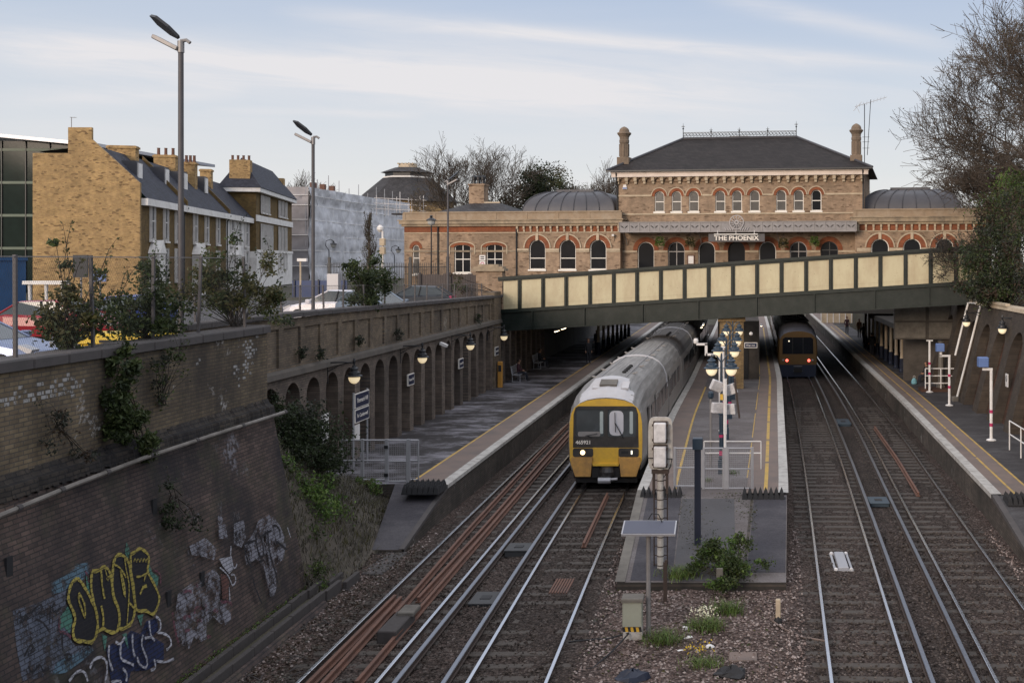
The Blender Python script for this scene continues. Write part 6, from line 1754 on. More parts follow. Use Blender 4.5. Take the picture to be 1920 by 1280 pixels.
m = MB(); m.box(8.9, 12.6, 126, 126.1, .9, 3.4); m.build('boards', K['pale_stone'], t, True)
for i in range(6):
    m = MB(); m.box(8.9 + i * .7, 9.0 + i * .7, 125.9, 126, .9, 3.5); m.build('post', K['white'], t, True)

# ---------------------------------------------------------------- things lying between the rails
def scrap(label, pts, dx=0.0):
    fx = lambda y: lerp_path([(p.y, p.x) for p in pts], y) + dx
    m = MB(); pr = [(-.07, -.10), (-.07, -.08), (-.018, -.065), (-.018, -.0), (-.036, .01), (-.036, .04), (.036, .04), (.036, .01), (.018, 0), (.018, -.065), (.07, -.08), (.07, -.10)]
    sweep(m, fx, pr, pts[0].y, pts[-1].y, 1.5)
    o = m.build('loose_rail', K['scrap_rust']); tag(o, label, 'rail', 'rusty rails lying in the tracks')
scrap('longest rusty loose rail, lying right of centre in the leftmost track', [G(668, 1280), G(783, 1145), G(1030, 860), G(1075, 808)])
scrap('rusty loose rail of the middle pair in the leftmost track, left one', [G(741, 1150), G(880, 990), G(1010, 850), G(1065, 795)])
scrap('rusty loose rail of the middle pair in the leftmost track, right one', [G(776, 1122), G(900, 990), G(1022, 852), G(1070, 800)], .1)
scrap('rusty loose rail of the near pair beside the left running rail, left one', [G(575, 1284), G(741, 1117)])
scrap('rusty loose rail of the near pair beside the left running rail, right one', [G(603, 1284), G(752, 1120)])
scrap('short rusty loose rail in the train track just ahead of the train', [G(1094, 1020), G(1139, 925)])
scrap('rusty loose rail lying in the rightmost track', [G(1722, 925), G(1684, 862), G(1640, 800)])
def block(name, label, cat, u0, u1, v0, v1, h, mat, z=-.12, bev=.02):
    a, b, c = G(u0, v1, z), G(u1, v1, z), G((u0 + u1) / 2, v0, z)
    t = thing(name, label, cat, ((a.x + b.x) / 2, (a.y + c.y) / 2, z))
    w_, d = (b.x - a.x) / 2, (c.y - a.y) / 2
    m = MB(); m.bbox(-w_, w_, -d, d, 0, h, bev); m.build('body', K[mat], t)
    return t, w_, d
def lidded(name, label, cat, u0, u1, v0, v1, h, mat):
    t, w_, d = block(name, label, cat, u0, u1, v0, v1, h, mat)
    m = MB(); m.bbox(-w_ - .02, w_ + .02, -d - .02, d + .02, h + .001, h + .03, .01); m.build('lid', K[mat], t)
    m = MB(); m.box(-.12, .12, -d * .3, d * .3, h + .031, h + .045); m.build('grip', K['rubber'], t)
K['cover_dark'] = plain('cover_dark', (.042, .042, .044), .7, .25, 5); K['cover_blue'] = plain('cover_blue', (.03, .048, .065), .6, .2, 5)
lidded('cable_cover', 'dark grey trackside cover between the left tracks, farther one', 'cover', 946, 990, 1030, 1044, .16, 'cover_dark')
lidded('cable_cover', 'dark grey trackside cover between the left tracks, nearer one', 'cover', 878, 928, 1114, 1136, .04, 'cover_dark')
lidded('cable_cover', 'blue trackside cover between the right tracks, farther one', 'cover', 1571, 1596, 790, 799, .10, 'cover_blue')
lidded('cable_cover', 'blue trackside cover between the right tracks, nearer one', 'cover', 1632, 1668, 938, 950, .10, 'cover_blue')
t, w_, d = block('timber_block', 'weathered block of timbers lying beside the rusty rails', 'timber', 706, 742, 1166, 1206, .26, 'wood')
m = MB(); m.bbox(-w_ + .1, w_ + .06, d * .5, d + .25, .24, .33, .02); m.build('top_slab', K['concrete'], t)
t, w_, d = block('drain_grating', 'iron drain grating lying between the rails ahead of the train', 'grating', 1027, 1064, 1087, 1115, .03, 'rail_rust')
for i in range(7):
    x = -w_ + w_ * 2 * (i + .5) / 7; m = MB(); m.box(x - .02, x + .02, -d * .95, d * .95, .03, .055); m.build('bar', K['scrap_rust'], t)
t, w_, d = block('track_magnet', 'grey track magnet splashed with white paint in the track right of the island', 'magnet', 1572, 1592, 1040, 1070, .10, 'galv')
for s_ in (-1, 1):
    for q in (-1, 1):
        m = MB(); m.lathe([(.06, 0), (.05, .05), (.02, .07)], (s_ * .2, q * d, .02), 7); m.build('bolt', K['white_paint'], t)
m = MB()
for q in (-1, 1): m.box(-.26, .26, q * d - .05, q * d + .05, .0, .035)
for s_ in (-1, 1): m.box(s_ * .22 - .03, s_ * .22 + .03, -d, d, .0, .03)
m.build('white_frame', K['galv'], t)
t, w_, d = block('concrete_slab', 'cracked reddish stone slab lying on the island ballast', 'slab', 1366, 1420, 1228, 1244, .08, 'tactile')
t, w_, d = block('concrete_slab', 'narrow dark slab at the foot of the weedy bank', 'slab', 676, 716, 1040, 1082, .10, 'coping_stone')
for u, v, lb in ((1372, 1268, 'crumpled black bag on the ballast at the bottom, right one'), (1186, 1275, 'crumpled dark blue bag at the bottom edge of the ballast')):
    p = G(u, v, -.1); m = MB()
    m.lathe([(.30, 0), (.34, .06), (.26, .14), (.1, .2), (.02, .21)], (0, 0, 0), 11); m.v = [(x * (1 + RND.uniform(-.25, .25)), y * (1 + RND.uniform(-.25, .25)) * .7, z * (1 + RND.uniform(-.3, .3))) for x, y, z in m.v]
    o = m.build('bag', K['navy' if u < 1300 else 'rubber']); o.location = p; tag(o, lb, 'bag')
# litter
for i, (u, v) in enumerate(((1285, 1178), (1330, 1212), (1276, 1222), (1292, 1196))):
    p = G(u, v, -.08); m = MB(); m.lathe([(.10, 0), (.07, .04), (.02, .05)], (0, 0, 0), 6); m.v = [(x * RND.uniform(.5, 1.4), y * RND.uniform(.5, 1.2), z) for x, y, z in m.v]
    o = m.build('litter', K['white']); o.location = p; tag(o, 'scrap of white litter among the yellow flowers on the island ballast', 'litter', 'white litter on the island')

# ---------------------------------------------------------------- street level: fences, poles, cars
K['pole_grey'] = plain('pole_grey', (.085, .08, .085), .6, .2, 5, metal=.2, dirt=(.05, .042, .04), damt=.5)
def chain_fence(name, label, path, zb, zt, posts, sp=.055, rail=True):
    t = thing(name, label, 'fence', (path(posts[0]), posts[0], zb(posts[0])))
    for y in posts:
        m = MB(); lx = RND.uniform(-.05, .05); m.box(path(y) - .026, path(y) + .026, y - .026, y + .026, zb(y), zt(y) + .03, lambda a, b, c: (a + lx * (c - zb(y)), b, c)); m.build('post', K['pole_grey'], t, True)
    m = MB(); y0, y1 = posts[0] - 2, posts[-1] + .5
    n = int((y1 - y0 + 2) / sp)
    for i in range(n):
        for dr in (1, -1):
            a = y0 + i * sp - (2 if dr > 0 else 0); hgt = zt(a) - zb(a)
            b = a + dr * hgt * .6
            if max(a, b) > y1 + .5 or min(a, b) < y0 - .5: continue
            r = .0014
            A = Vector((path(a), a, zb(a))); B = Vector((path(b), b, zb(a) + hgt))
            m.add([A + Vector((0, -r, 0)), A + Vector((0, r, 0)), B + Vector((0, r, 0)), B + Vector((0, -r, 0)), A + Vector((r, 0, 0)), A + Vector((-r, 0, 0)), B + Vector((-r, 0, 0)), B + Vector((r, 0, 0))], [(0, 1, 2, 3), (4, 5, 6, 7)])
    m.build('wire_mesh', K['cover_dark'], t, True)
    if rail:
        m = MB(); m.tube([(path(y), y, zt(y)) for y in posts], .012, 4); m.build('top_wire', K['grey_metal'], t, True)
    return t
chain_fence('chain_link_fence', 'chain link fence with leaning posts on the near graffiti wall', lambda y: -11.72, lambda y: 6.45, lambda y: 8.12, [15.3, 17.6, 19.7, 21.7, 23.5, 25.7])
chain_fence('chain_link_fence', 'grey wire fence with thin posts along the arcade wall parapet', lambda y: -14.28, lambda y: zc(y) + .1, lambda y: zc(y) + 1.0 - (y - 30) * .006, [28.5, 31, 33.8, 35.2, 37.2, 39, 41.2, 43.5, 46, 47.5, 49.3, 51.8, 54, 56.5, 57.5, 58.6, 59.7], .09)
def car_lamp(name, label, loc, h, rz, s=1.0):
    t = thing('floodlight_pole', label, 'lamp post', loc, rz, 'grey floodlight poles in the car park')
    m = MB(); m.lathe([(.10, 0), (.10, 1.0), (.062, 1.05), (.055, h)], (0, 0, 0), 10); m.build('pole', K['pole_grey'], t)
    m = MB(); m.lathe([(.07, h - .25), (.07, h)], (0, 0, 0), 10); m.tube([(0, 0, h), (.12, 0, h + .02), (.2, 0, h - .04)], .04, 6); m.build('collar', K['grey_metal'], t)
    q = MB(); q.solid([(0, -.05), (.25, -.16), (.6, -.15), (.78, 0), (.6, .15), (.25, .16), (0, .05)], lambda a, b, d: (a, b, d), -.03, .03)
    r_ = Matrix.Rotation(math.radians(-142), 4, 'Y') @ Matrix.Rotation(.5, 4, 'X')
    q.v = [tuple(r_ @ Vector(p) + Vector((-.05, 0, h + .08))) for p in q.v]; q.build('tilted_panel', K['black_iron'], t)
    q = MB(); q.bbox(0, .62, -.10, .10, -.04, .05, .02)
    r_ = Matrix.Rotation(math.radians(-153), 4, 'Y'); q.v = [tuple(r_ @ Vector(p) + Vector((-.04, 0, h - .18))) for p in q.v]; q.build('lamp_head', K['grey_metal'], t)
    return t
car_lamp('', 'tall grey floodlight pole standing highest, behind the near wall', (-12.22, 23.75, GZ), 7.62, 0)
car_lamp('', 'grey floodlight pole beside the white car', (-14.8, 37.6, GZ), 7.1, .1)
car_lamp('', 'slim grey floodlight pole in front of the left wing of the pub', (-17.3, 64, GZ), 7.5, PI * .95)
def street_lamp(label, loc, h, arm):
    t = thing('street_lamp', label, 'street lamp', loc, 0, 'black ornamental street lamps')
    m = MB(); m.lathe([(.14, 0), (.12, .3), (.09, .9), (.05, 1.1), (.045, h)], (0, 0, 0), 8); m.box(-.4, .4, -.02, .02, h * .62, h * .62 + .04); m.build('post', K['black_iron'], t)
    if arm:
        pts = [(0, 0, h), (-.35, 0, h + .5), (-.3, 0, h + .95), (.15, 0, h + 1.1), (.45, 0, h + .95)]
        m = MB(); m.tube(pts, .035, 6); m.build('scroll_arm', K['black_iron'], t); c = (.45, 0, h + .25)
    else: c = (0, 0, h)
    m = MB(); m.lathe([(.05, .72), (.12, .66), (.07, .58), (.34, .40), (.36, .34), (.3, .33)], c, 10); m.build('lamp_shade', K['black_iron'], t)
    m = MB(); m.lathe([(.28, .33), (.24, .12), (.1, .0)], c, 10); m.build('lantern_glass', plain('lantern_glass', (.4, .4, .38), .2, .1, 3) if 'lg' not in K else K['lg'], t)
    return t
street_lamp('black ornamental street lamp in front of the left wing of the pub', (-21.7, 76, GZ), 5.3, False)
street_lamp('black street lamp with a scrolled arm, left one before the sheeted building', (-41.7, 110, GZ), 3.9, True)
street_lamp('black street lamp with a scrolled arm, nearest the pub before the sheeted building', (-39.9, 125, GZ), 3.5, True)
t = thing('camera_pole', 'white pole with a dome camera and yellowish boxes beside the columnar tree', 'pole', (-29.7, 90, GZ))
m = MB(); m.tube([(0, 0, 0), (0, 0, 5.3)], .09, 8); m.build('pole', K['white'], t)
m = MB(); m.lathe([(.1, 5.2), (.28, 5.4), (.28, 5.6), (.1, 5.8)], (-.2, 0, 0), 10); m.build('dome_camera', K['white'], t)
for z in (4.1, 3.4): 
    m = MB(); m.bbox(-.22, .22, -.2, .2, z, z + .6, .05); m.build('box', K['pale_stone'], t)
t = thing('camera_pole', 'thin cream pole with a small camera left of the white car', 'pole', (-23.7, 58.5, GZ))
m = MB(); m.tube([(0, 0, 0), (0, 0, 2.85)], .05, 8); m.build('pole', K['pale_stone'], t)
m = MB(); m.cbox((.1, 0, 2.9), (.5, .2, .16)); m.build('camera', K['white'], t)
t = thing('ticket_machine', 'grey pay machine on a post beside the white car', 'pay machine', (-20.6, 55, GZ))
m = MB(); m.box(-.28, .28, -.2, .2, 1.1, 2.2); m.build('casing', K['galv'], t)
m = MB(); m.box(-.1, .1, -.1, .1, 0, 1.1); m.build('pedestal', K['grey_metal'], t)
t = thing('metal_railing', 'tall black iron railings in front of the sheeted building', 'railing', (-30, 86, GZ))
m = MB()
for i in range(74):
    a = i / 73; x = -33.5 + a * 12.6; y = 88 - a * 10; m.box(x - .018, x + .018, y - .018, y + .018, GZ, 7.9)
for z in (5.5, 7.6): m.tube([(-33.5, 88, z), (-20.9, 78, z)], .03, 4)
m.build('pickets', K['black_iron'], t, True)
for a in (.02, .36, .7, .98):
    m = MB(); x = -33.5 + a * 12.6; y = 88 - a * 10; m.box(x - .09, x + .09, y - .09, y + .09, GZ, 8.35); m.build('post', K['black_iron'], t, True)
t = thing('blue_hoarding', 'blue hoarding board behind the white car', 'hoarding', (-33, 86, GZ))
m = MB(); m.box(-35.5, -31.2, 86, 86.1, GZ, 6.5); m.build('board', plain('hoarding_blue', (.012, .035, .12), .5, .15, 2), t, True)
for x in (-35.3, -33.4, -31.4):
    m = MB(); m.box(x - .05, x + .05, 85.9, 86, GZ, 6.6); m.build('post', K['navy'], t, True)
t = thing('wooden_fence', 'weathered grey timber fence at the left end of the footbridge', 'fence', (-16, 65, GZ))
m = MB(); x = -19.5
while x < -14.7:
    m.box(x, x + .14, 65.5, 65.54, GZ, 7.25 + RND.uniform(-.05, .05)); x += .15
m.build('boards', plain('fence_wood', (.085, .07, .065), .9, .3, 5), t, True)
for x in (-19.4, -17.6, -15.8):
    m = MB(); m.box(x, x + .1, 65.4, 65.5, GZ, 7.35); m.build('post', K['wood'], t, True)
t = thing('gate_pier', 'stone capped brick pier at the left end of the footbridge', 'pier', (-15.0, 63.4, GZ))
m = MB(); m.box(-15.5, -13.98, 63.35, 64.2, GZ, 7.45); m.build('shaft', K['pub_brick'], t, True)
m = MB(); m.box(-15.75, -13.85, 63.2, 64.4, 7.45, 7.6); m.box(-15.65, -13.95, 63.3, 64.3, 7.6, 7.72); m.box(-15.4, -14.2, 63.4, 64.2, 7.72, 7.85); m.build('cap', K['stone'], t, True)
t = thing('shipping_container', 'blue steel container behind the red car at the far left', 'container', (-34.5, 50, GZ))
m = MB(); m.box(-3.5, 0.9, -1.2, 1.2, .1, 2.95); m.build('box', plain('container_blue', (.012, .075, .19), .5, .2, 2, dirt=(.01, .05, .12), damt=.5), t)
for i in range(20):
    m = MB(); x = -3.4 + i * .22; m.box(x, x + .1, -1.25, -1.2, .15, 2.85); m.build('rib', plain('container_rib', (.012, .075, .19), .5, .2, 2) if i == 0 else bpy.data.materials['container_rib'], t)
m = MB(); m.box(-3.55, .95, -1.26, 1.26, 2.86, 3.0); m.build('top_rail', bpy.data.materials['container_rib'], t)
t = thing('white_porch', 'white porch frame standing behind the red car', 'porch', (-29.6, 46.5, GZ))
m = MB()
for x in (-.75, -.05, .65): m.lathe([(.09, 0), (.06, .3), (.09, .8), (.05, 1.1), (.08, 1.9)], (x, 0, 0), 8)
m.build('posts', K['white'], t)
m = MB(); m.box(-.95, .85, -.2, .2, 1.85, 2.0); m.build('roof', K['white'], t)
m = MB(); m.bbox(-.2, .4, -.1, .1, 0, .95, .1); m.build('panel', K['white'], t)
for u, v0, v1, w_, Y, mt, lb in ((151, 478, 520, .62, 46, 'cover_dark', 'dark grey sign panel seen from behind through the near fence'), (187, 508, 528, .52, 46, 'blue_plastic', 'small blue sign panel seen from behind through the near fence')):
    p = D(u, v1, Y); s_ = F / Y
    t = thing('car_park_sign', lb, 'sign', (p.x, Y, GZ)); z1 = H + (CV - v0) / s_ - GZ; z0 = H + (CV - v1) / s_ - GZ
    m = MB(); m.box(-w_ / 2, w_ / 2, -.03, .03, z0, z1); m.build('panel', K[mt], t)
    m = MB(); m.tube([(0, .04, 0), (0, .04, z1)], .04, 6); m.build('post', K['grey_metal'], t)
# ---------------------------------------------------------------- cars
def carpaint(name, col, metal=.0):
    t = NT(name); p = t.coord(); n = t.noise(p, 2, 3)
    b = t.bsdf(t.mix(n, mul(col, .9), mul(col, 1.08)), .34, metal, spec=.4); 
    t.m.node_tree.nodes['Principled BSDF'].inputs['Coat Weight'].default_value = .25
    return b
def car(label, paint, loc, rz, kind='hatch', grp='cars in the car park'):
    # nose towards local +x
    t = thing('parked_car', label, 'car', loc, rz, grp)
    W2 = .88
    st = [(-2.1, .38, .62, .80), (-2.02, .30, .92, .95), (-1.6, .26, 1.0, 1.0), (-.4, .24, .96, 1.0), (.75, .24, .94, 1.0), (1.2, .26, .90, .98), (1.75, .28, .78, .93), (2.05, .32, .66, .84), (2.14, .38, .56, .70)]
    m = MB(); secs = []
    for x, zb, zt, w_ in st:
        w_ *= W2; secs.append([(x, -w_ * .92, zb), (x, -w_, (zb + zt) / 2), (x, -w_ * .97, zt - .08), (x, -w_ * .82, zt), (x, w_ * .82, zt), (x, w_ * .97, zt - .08), (x, w_, (zb + zt) / 2), (x, w_ * .92, zb)])
    k = len(secs[0])
    for a, b in zip(secs, secs[1:]):
        for j in range(k): m.add([a[j], b[j], b[(j + 1) % k], a[(j + 1) % k]], [(0, 1, 2, 3)])
    m.poly(secs[0]); m.poly(secs[-1][::-1])
    b_ = m.build('body', paint, t, smooth=True)
    base = [(-1.95, .70, .96), (1.05, .74, .92)]; top = [(-1.25 if kind == 'hatch' else -1.0, .58, 1.42), (.05, .60, 1.45)]
    rb, rf = top
    m = MB()
    B0, B1 = base
    P = {'bl': (B0[0], B0[1], B0[2]), 'br': (B0[0], -B0[1], B0[2]), 'fl': (B1[0], B1[1], B1[2]), 'fr': (B1[0], -B1[1], B1[2]), 'tbl': (rb[0], rb[1], rb[2]), 'tbr': (rb[0], -rb[1], rb[2]), 'tfl': (rf[0], rf[1], rf[2]), 'tfr': (rf[0], -rf[1], rf[2])}
    for nm, q in (('windscreen', ('fl', 'fr', 'tfr', 'tfl')), ('rear_window', ('br', 'bl', 'tbl', 'tbr')), ('side_window', ('bl', 'fl', 'tfl', 'tbl')), ('side_window', ('fr', 'br', 'tbr', 'tfr'))):
        m = MB(); m.quad(*[P[i] for i in q]); m.build(nm, K['car_glass'], t)
    m = MB(); mid = (-.6, 0, 1.475)
    rp = [P['tbl'], P['tbr'], P['tfr'], P['tfl']]
    r2 = [(x * .98, y * .8, z + .035) for x, y, z in rp]
    m.add(rp + r2, [(0, 1, 5, 4), (1, 2, 6, 5), (2, 3, 7, 6), (3, 0, 4, 7), (4, 5, 6, 7)])
    m.build('roof', paint, t, smooth=True)
    for s_ in (1, -1):
        q = 'l' if s_ > 0 else 'r'
        for a, b in ((P['f' + q], P['tf' + q]), (P['b' + q], P['tb' + q]), ((-.35, s_ * .735, .95), (-.45, s_ * .61, 1.45))):
            m = MB(); m.tube([a, b], .035, 6); m.build('pillar', paint if a != (-.35, s_ * .735, .95) else K['rubber'], t)
        m = MB(); m.bbox(.72, .95, s_ * .93 - .09, s_ * .93 + .09, .92, 1.07, .03); m.build('wing_mirror', paint, t)
        m = MB(); m.cbox((1.9, s_ * .60, .70), (.35, .3, .12), (.35, 'Y')); m.build('headlight', K['galv'], t)
        m = MB(); m.cbox((-2.05, s_ * .66, .84), (.12, .22, .18)); m.build('tail_light', K['magenta'], t)
        for x in (1.35, -1.3):
            m = MB(); m.tube([(x, s_ * .66, .31), (x, s_ * .87, .31)], .31, 16); w_ = m.build('wheel', K['rubber'], t)
            m = MB(); m.tube([(x, s_ * .80, .31), (x, s_ * .885, .31)], .2, 12); m.build('rim', K['galv'], w_)
    return t
K['bin_yellow'] = plain('bin_yellow', (.62, .42, .02), .45, .08, 3)
K['car_glass'] = glass('car_glass', (.05, .06, .065), .06)
car('red hatchback parked side-on behind the near chain link fence', carpaint('paint_red', (.26, .010, .018)), (-23.9, 38.5, GZ), 0)
car('silver blue car with only its bonnet and windscreen showing at the left edge', carpaint('paint_silver', (.20, .24, .36), .6), (-19.3, 27.2, GZ), 0)
t = thing('grit_bin', 'yellow grit bin whose lid shows just over the near wall', 'grit bin', (-13.3, 23.6, GZ - .02))
m = MB(); m.bbox(-.82, .82, -.45, .45, 0, 1.12, .04); m.build('bin', K['bin_yellow'], t)
m = MB(); m.bbox(-.88, .88, -.5, .5, 1.121, 1.33, .05); m.build('lid', K['bin_yellow'], t)
m = MB(); m.box(-.3, .3, -.53, -.5, 1.14, 1.2); m.build('handle', K['rubber'], t)
car('white car parked behind the arcade wall parapet, nose to the left', carpaint('paint_white', (.66, .63, .66)), (-19.3, 51.5, GZ), PI)
car('pale blue silver car half hidden by the leafy shrub', carpaint('paint_pale', (.26, .31, .38), .6), (-16.9, 50.5, GZ), -.5)
car('dark grey car beside the pub railings', carpaint('paint_dark', (.018, .022, .03)), (-18.2, 60.5, GZ), PI + .1)
car('blue car behind the shrubs on the near fence', carpaint('paint_blue', (.02, .05, .22)), (-24.6, 44.5, GZ), PI / 2)
# hanging baskets
for i, (u, v) in enumerate(((1237, 448), (1294, 449), (1469, 451), (1527, 448))):
    lb = ['hanging basket of trailing greenery, first from the left under the canopy', 'hanging basket with reddish flowers, left of the name board', 'hanging basket of greenery just right of the name board', 'hanging basket of greenery, last on the right under the canopy'][i]
    t = pubthing('hanging_basket', lb, 'hanging basket', u, v + 6, -1.1); t['group'] = 'hanging baskets on the pub'
    m = MB(); m.lathe([(.02, -.12), (.15, -.06), (.22, .08), (.22, .1)], (0, 0, 0), 10)
    for a in (0, 2, 4): m.tube([(.2 * math.cos(a), .2 * math.sin(a), .1), (0, 0, .75)], .008, 4)
    m.build('basket', K['black_iron'], t)
    m = MB()
    for k in range(240):
        a, e = RND.uniform(0, 2 * PI), RND.uniform(-.6, 1); r = .36 * RND.uniform(.5, 1)
        c = Vector((r * math.cos(a), r * math.sin(a), .12 + e * .28 - .25 * (r > .27))); s_ = .07
        d1 = Vector((RND.uniform(-1, 1), RND.uniform(-1, 1), RND.uniform(-1, 1))).normalized(); d2 = d1.orthogonal().normalized()
        m.add([c - d1 * s_, c + d2 * s_ * .5, c + d1 * s_, c - d2 * s_ * .5], [(0, 1, 2, 3)])
    m.build('foliage', K['leaf_bright'] if i in (0, 3) else K['leaf_olive'], t)
# ---------------------------------------------------------------- vegetation
VR = random.Random(5)
def rv(): 
    while True:
        p = Vector((VR.uniform(-1, 1), VR.uniform(-1, 1), VR.uniform(-1, 1)))
        if .01 < p.length < 1: return p
def leaf(mb, c, s, up=.0, asp=.55):
    d1 = rv().normalized(); d1.z = d1.z * (1 - up); d1.normalize()
    d2 = d1.cross(rv()).normalized(); n = d1.cross(d2) * s * .18
    mb.add([c - d1 * s * .5, c + d2 * s * asp * .5 + n, c + d1 * s * .5, c - d2 * s * asp * .5 + n], [(0, 1, 2, 3)])
def cloud(mb, blobs, n, size, nm=1, clumps=9, spread=.30, gap=.0):
    # blobs: (centre, (rx, ry, rz), weight); leaves gather in clumps inside each blob
    tot = sum(b[2] for b in blobs); cl = []
    for c, r, w_ in blobs:
        for k in range(max(3, int(clumps * w_))):
            q = rv().normalized() * VR.uniform(.45, 1.0)
            cl.append((Vector(c) + Vector((q.x * r[0], q.y * r[1], q.z * r[2])), spread * min(r) * VR.uniform(.6, 1.4) + .02, w_, VR.randrange(nm)))
    tw = [x[2] for x in cl]
    for i in range(n):
        c, sp_, w_, mi = VR.choices(cl, tw)[0]
        p = c + Vector((VR.gauss(0, sp_), VR.gauss(0, sp_), VR.gauss(0, sp_ * .8)))
        mb.m = mi if VR.random() < .75 else VR.randrange(nm)
        leaf(mb, p, size * VR.uniform(.6, 1.35))
    return [x[0] for x in cl]
def bush(name, label, cat, base, blobs, n, size, mats, clumps=9, spread=.30, twig=.012, group=None, spikes=0):
    t = thing(name, label, cat, base, 0, group)
    m = MB(); cs = cloud(m, blobs, n, size, len(mats), clumps, spread)
    st = MB(); b0 = Vector(base)
    for c in cs:
        mid = b0.lerp(c, .5) + Vector((VR.uniform(-.1, .1), VR.uniform(-.1, .1), .05))
        st.tube([b0 + Vector((VR.uniform(-.1, .1), VR.uniform(-.1, .1), 0)), mid, c], [twig * 1.6, twig, twig * .5], 3, False)
    for k in range(spikes):
        c = VR.choice(cs); e = c + Vector((VR.uniform(-.4, .4), VR.uniform(-.3, .3), VR.uniform(.3, .8)))
        st.tube([c, c.lerp(e, .5) + Vector((0, 0, .1)), e], [twig * .7, twig * .6, twig * .3], 3, False)
        for q in range(14): leaf(m, c.lerp(e, VR.random()) + rv() * .06, size * .8)
    st.build('stems', K['bark_dark'], t, True)
    m.build('foliage', [K[q] for q in mats], t, True)
    return t
def grow(tr, tw, p, d, ln, r, lv, mx, spread=.6, up=.12, tips=None, kids=(3, 5), minr=.008):
    pts = [p]; q = p; dd = d.normalized(); n = 4 if lv < 2 else 3
    for i in range(n):
        dd = (dd + rv() * .16 + Vector((0, 0, up * .35))).normalized(); q = q + dd * ln / n; pts.append(q)
    (tr if lv < 2 else tw).tube(pts, [max(minr, r * (1 - .5 * i / n)) for i in range(n + 1)], 7 if lv == 0 else (5 if lv < 2 else 3), False)
    if lv >= mx:
        if tips is not None: tips.append(q)
        return
    k = VR.randint(*kids)
    for i in range(k):
        t = VR.uniform(.3, 1.0) if lv else VR.uniform(.45, 1.0)
        if i == 0: t = 1.0
        a = t * n; j = min(n - 1, int(a)); b = pts[j].lerp(pts[j + 1], a - j)
        side = dd.cross(rv()).normalized()
        nd = (dd * (1 - spread * .5) + side * spread * VR.uniform(.6, 1.3) + Vector((0, 0, up))).normalized()
        grow(tr, tw, b, nd, ln * VR.uniform(.58, .82), max(minr, r * .5 * VR.uniform(.7, 1.1)), lv + 1, mx, spread, up, tips, kids, minr)
def bare_tree(label, base, h, r, mx=5, spread=.6, up=.15, leaves=0, lm='leaf_olive', lsize=.12, lean=(0, 0), kids=(3, 5), first=.42, minr=.012, bark='bark', group=None, cat='tree'):
    t = thing('tree', label, cat, base, 0, group)
    tr, tw, tips = MB(), MB(), []
    grow(tr, tw, Vector(base), Vector((lean[0], lean[1], 1)), h * first, r, 0, mx, spread, up, tips, kids, minr)
    tr.build('trunk', K[bark], t, True); 
    for q in range(leaves):
        tw.m = 1; leaf(tw, VR.choice(tips) + rv() * .35, lsize * VR.uniform(.6, 1.3))
    tw.build('crown', [K[bark], K[lm]], t, True)
    return t
def full_tree(label, base, blobs, n, size, mats, group=None, clumps=14):
    t = thing('tree', label, 'tree', base, 0, group)
    m = MB(); cs = cloud(m, blobs, n, size, len(mats), clumps, .26); b0 = Vector(base)
    top = max(c.z for c in cs)
    st = MB(); st.tube([b0, b0 + Vector((.1, 0, (top - b0.z) * .5)), b0 + Vector((0, 0, (top - b0.z) * .9))], [.22, .15, .05], 7)
    for c in cs:
        a = b0 + Vector((0, 0, max(.5, (c.z - b0.z) * VR.uniform(.4, .8)))); st.tube([a, a.lerp(c, .5) + rv() * .2, c], [.06, .04, .015], 3, False)
    st.build('trunk', K['bark_dark'], t, True); m.build('crown', [K[q] for q in mats], t, True)
    return t
# big bare trees over the right bank
bare_tree('tall bare tree rising past the top of the picture on the right bank', (19.6, 68, 7.0), 25, .36, 6, .62, .10, 3000, 'leaf_brown', .13, (-.04, 0), (4, 5), .27, .014, 'bark')
bare_tree('bare tree on the right bank standing nearer, cut off by the right edge', (18.4, 60, 7.0), 22, .26, 6, .62, .10, 1500, 'leaf_olive', .11, (.0, 0), (4, 5), .27, .013, 'bark')
bare_tree('smaller brown twiggy tree left of the tall bare tree, above the right pub wing', (20.8, 86, 7.0), 14.5, .2, 5, .60, .13, 2600, 'leaf_brown', .14, (-.06, 0), (5, 6), .28, .015, 'bark')
bare_tree('reddish brown twiggy shrub just beyond the right end of the right pub wing', (22.6, 92, 6.8), 11, .16, 5, .66, .12, 5200, 'leaf_brown', .16, (-.05, 0), (5, 6), .27, .014, 'bark')
bare_tree('low twiggy tree showing between the right turret and the right barrel roof', (12.6, 118, 7.0), 9.5, .14, 5, .6, .12, 700, 'leaf_olive', .14, (0, 0), (4, 5), .32, .016, 'bark')
# trees behind the left wing
bare_tree('large round bare tree behind the left wing of the pub', (-27.0, 112, 5.2), 17.0, .3, 6, .60, .12, 900, 'leaf_olive', .13, (0, 0), (4, 4), .31, .014, 'bark')
full_tree('dark leafy evergreen tree behind the left barrel roof', (-22.6, 116, 5.2), [((-22.9, 116, 13.5), (2.6, 2, 3.6), 1.2), ((-21.6, 116, 16.5), (2.0, 1.8, 2.4), 1), ((-24.2, 116, 11.5), (2.0, 2, 2.5), .8), ((-20.6, 116, 13), (1.6, 1.5, 3), .8), ((-19.0, 117, 11.5), (2.2, 1.8, 2.2), .8), ((-25.8, 117, 12.0), (1.8, 1.8, 2.2), .7)], 15000, .25, ['leaf_dark', 'leaf_dark', 'leaf_grey'])
full_tree('thin olive birch tree between the evergreen and the main pub roof', (-18.6, 114, 5.2), [((-18.6, 114, 13.2), (1.9, 1.6, 2.9), 1), ((-17.6, 114, 11), (1.6, 1.4, 2), .8), ((-19.4, 114, 15.5), (1.1, 1, 1.4), .5)], 3000, .18, ['leaf_olive', 'leaf_mid'])
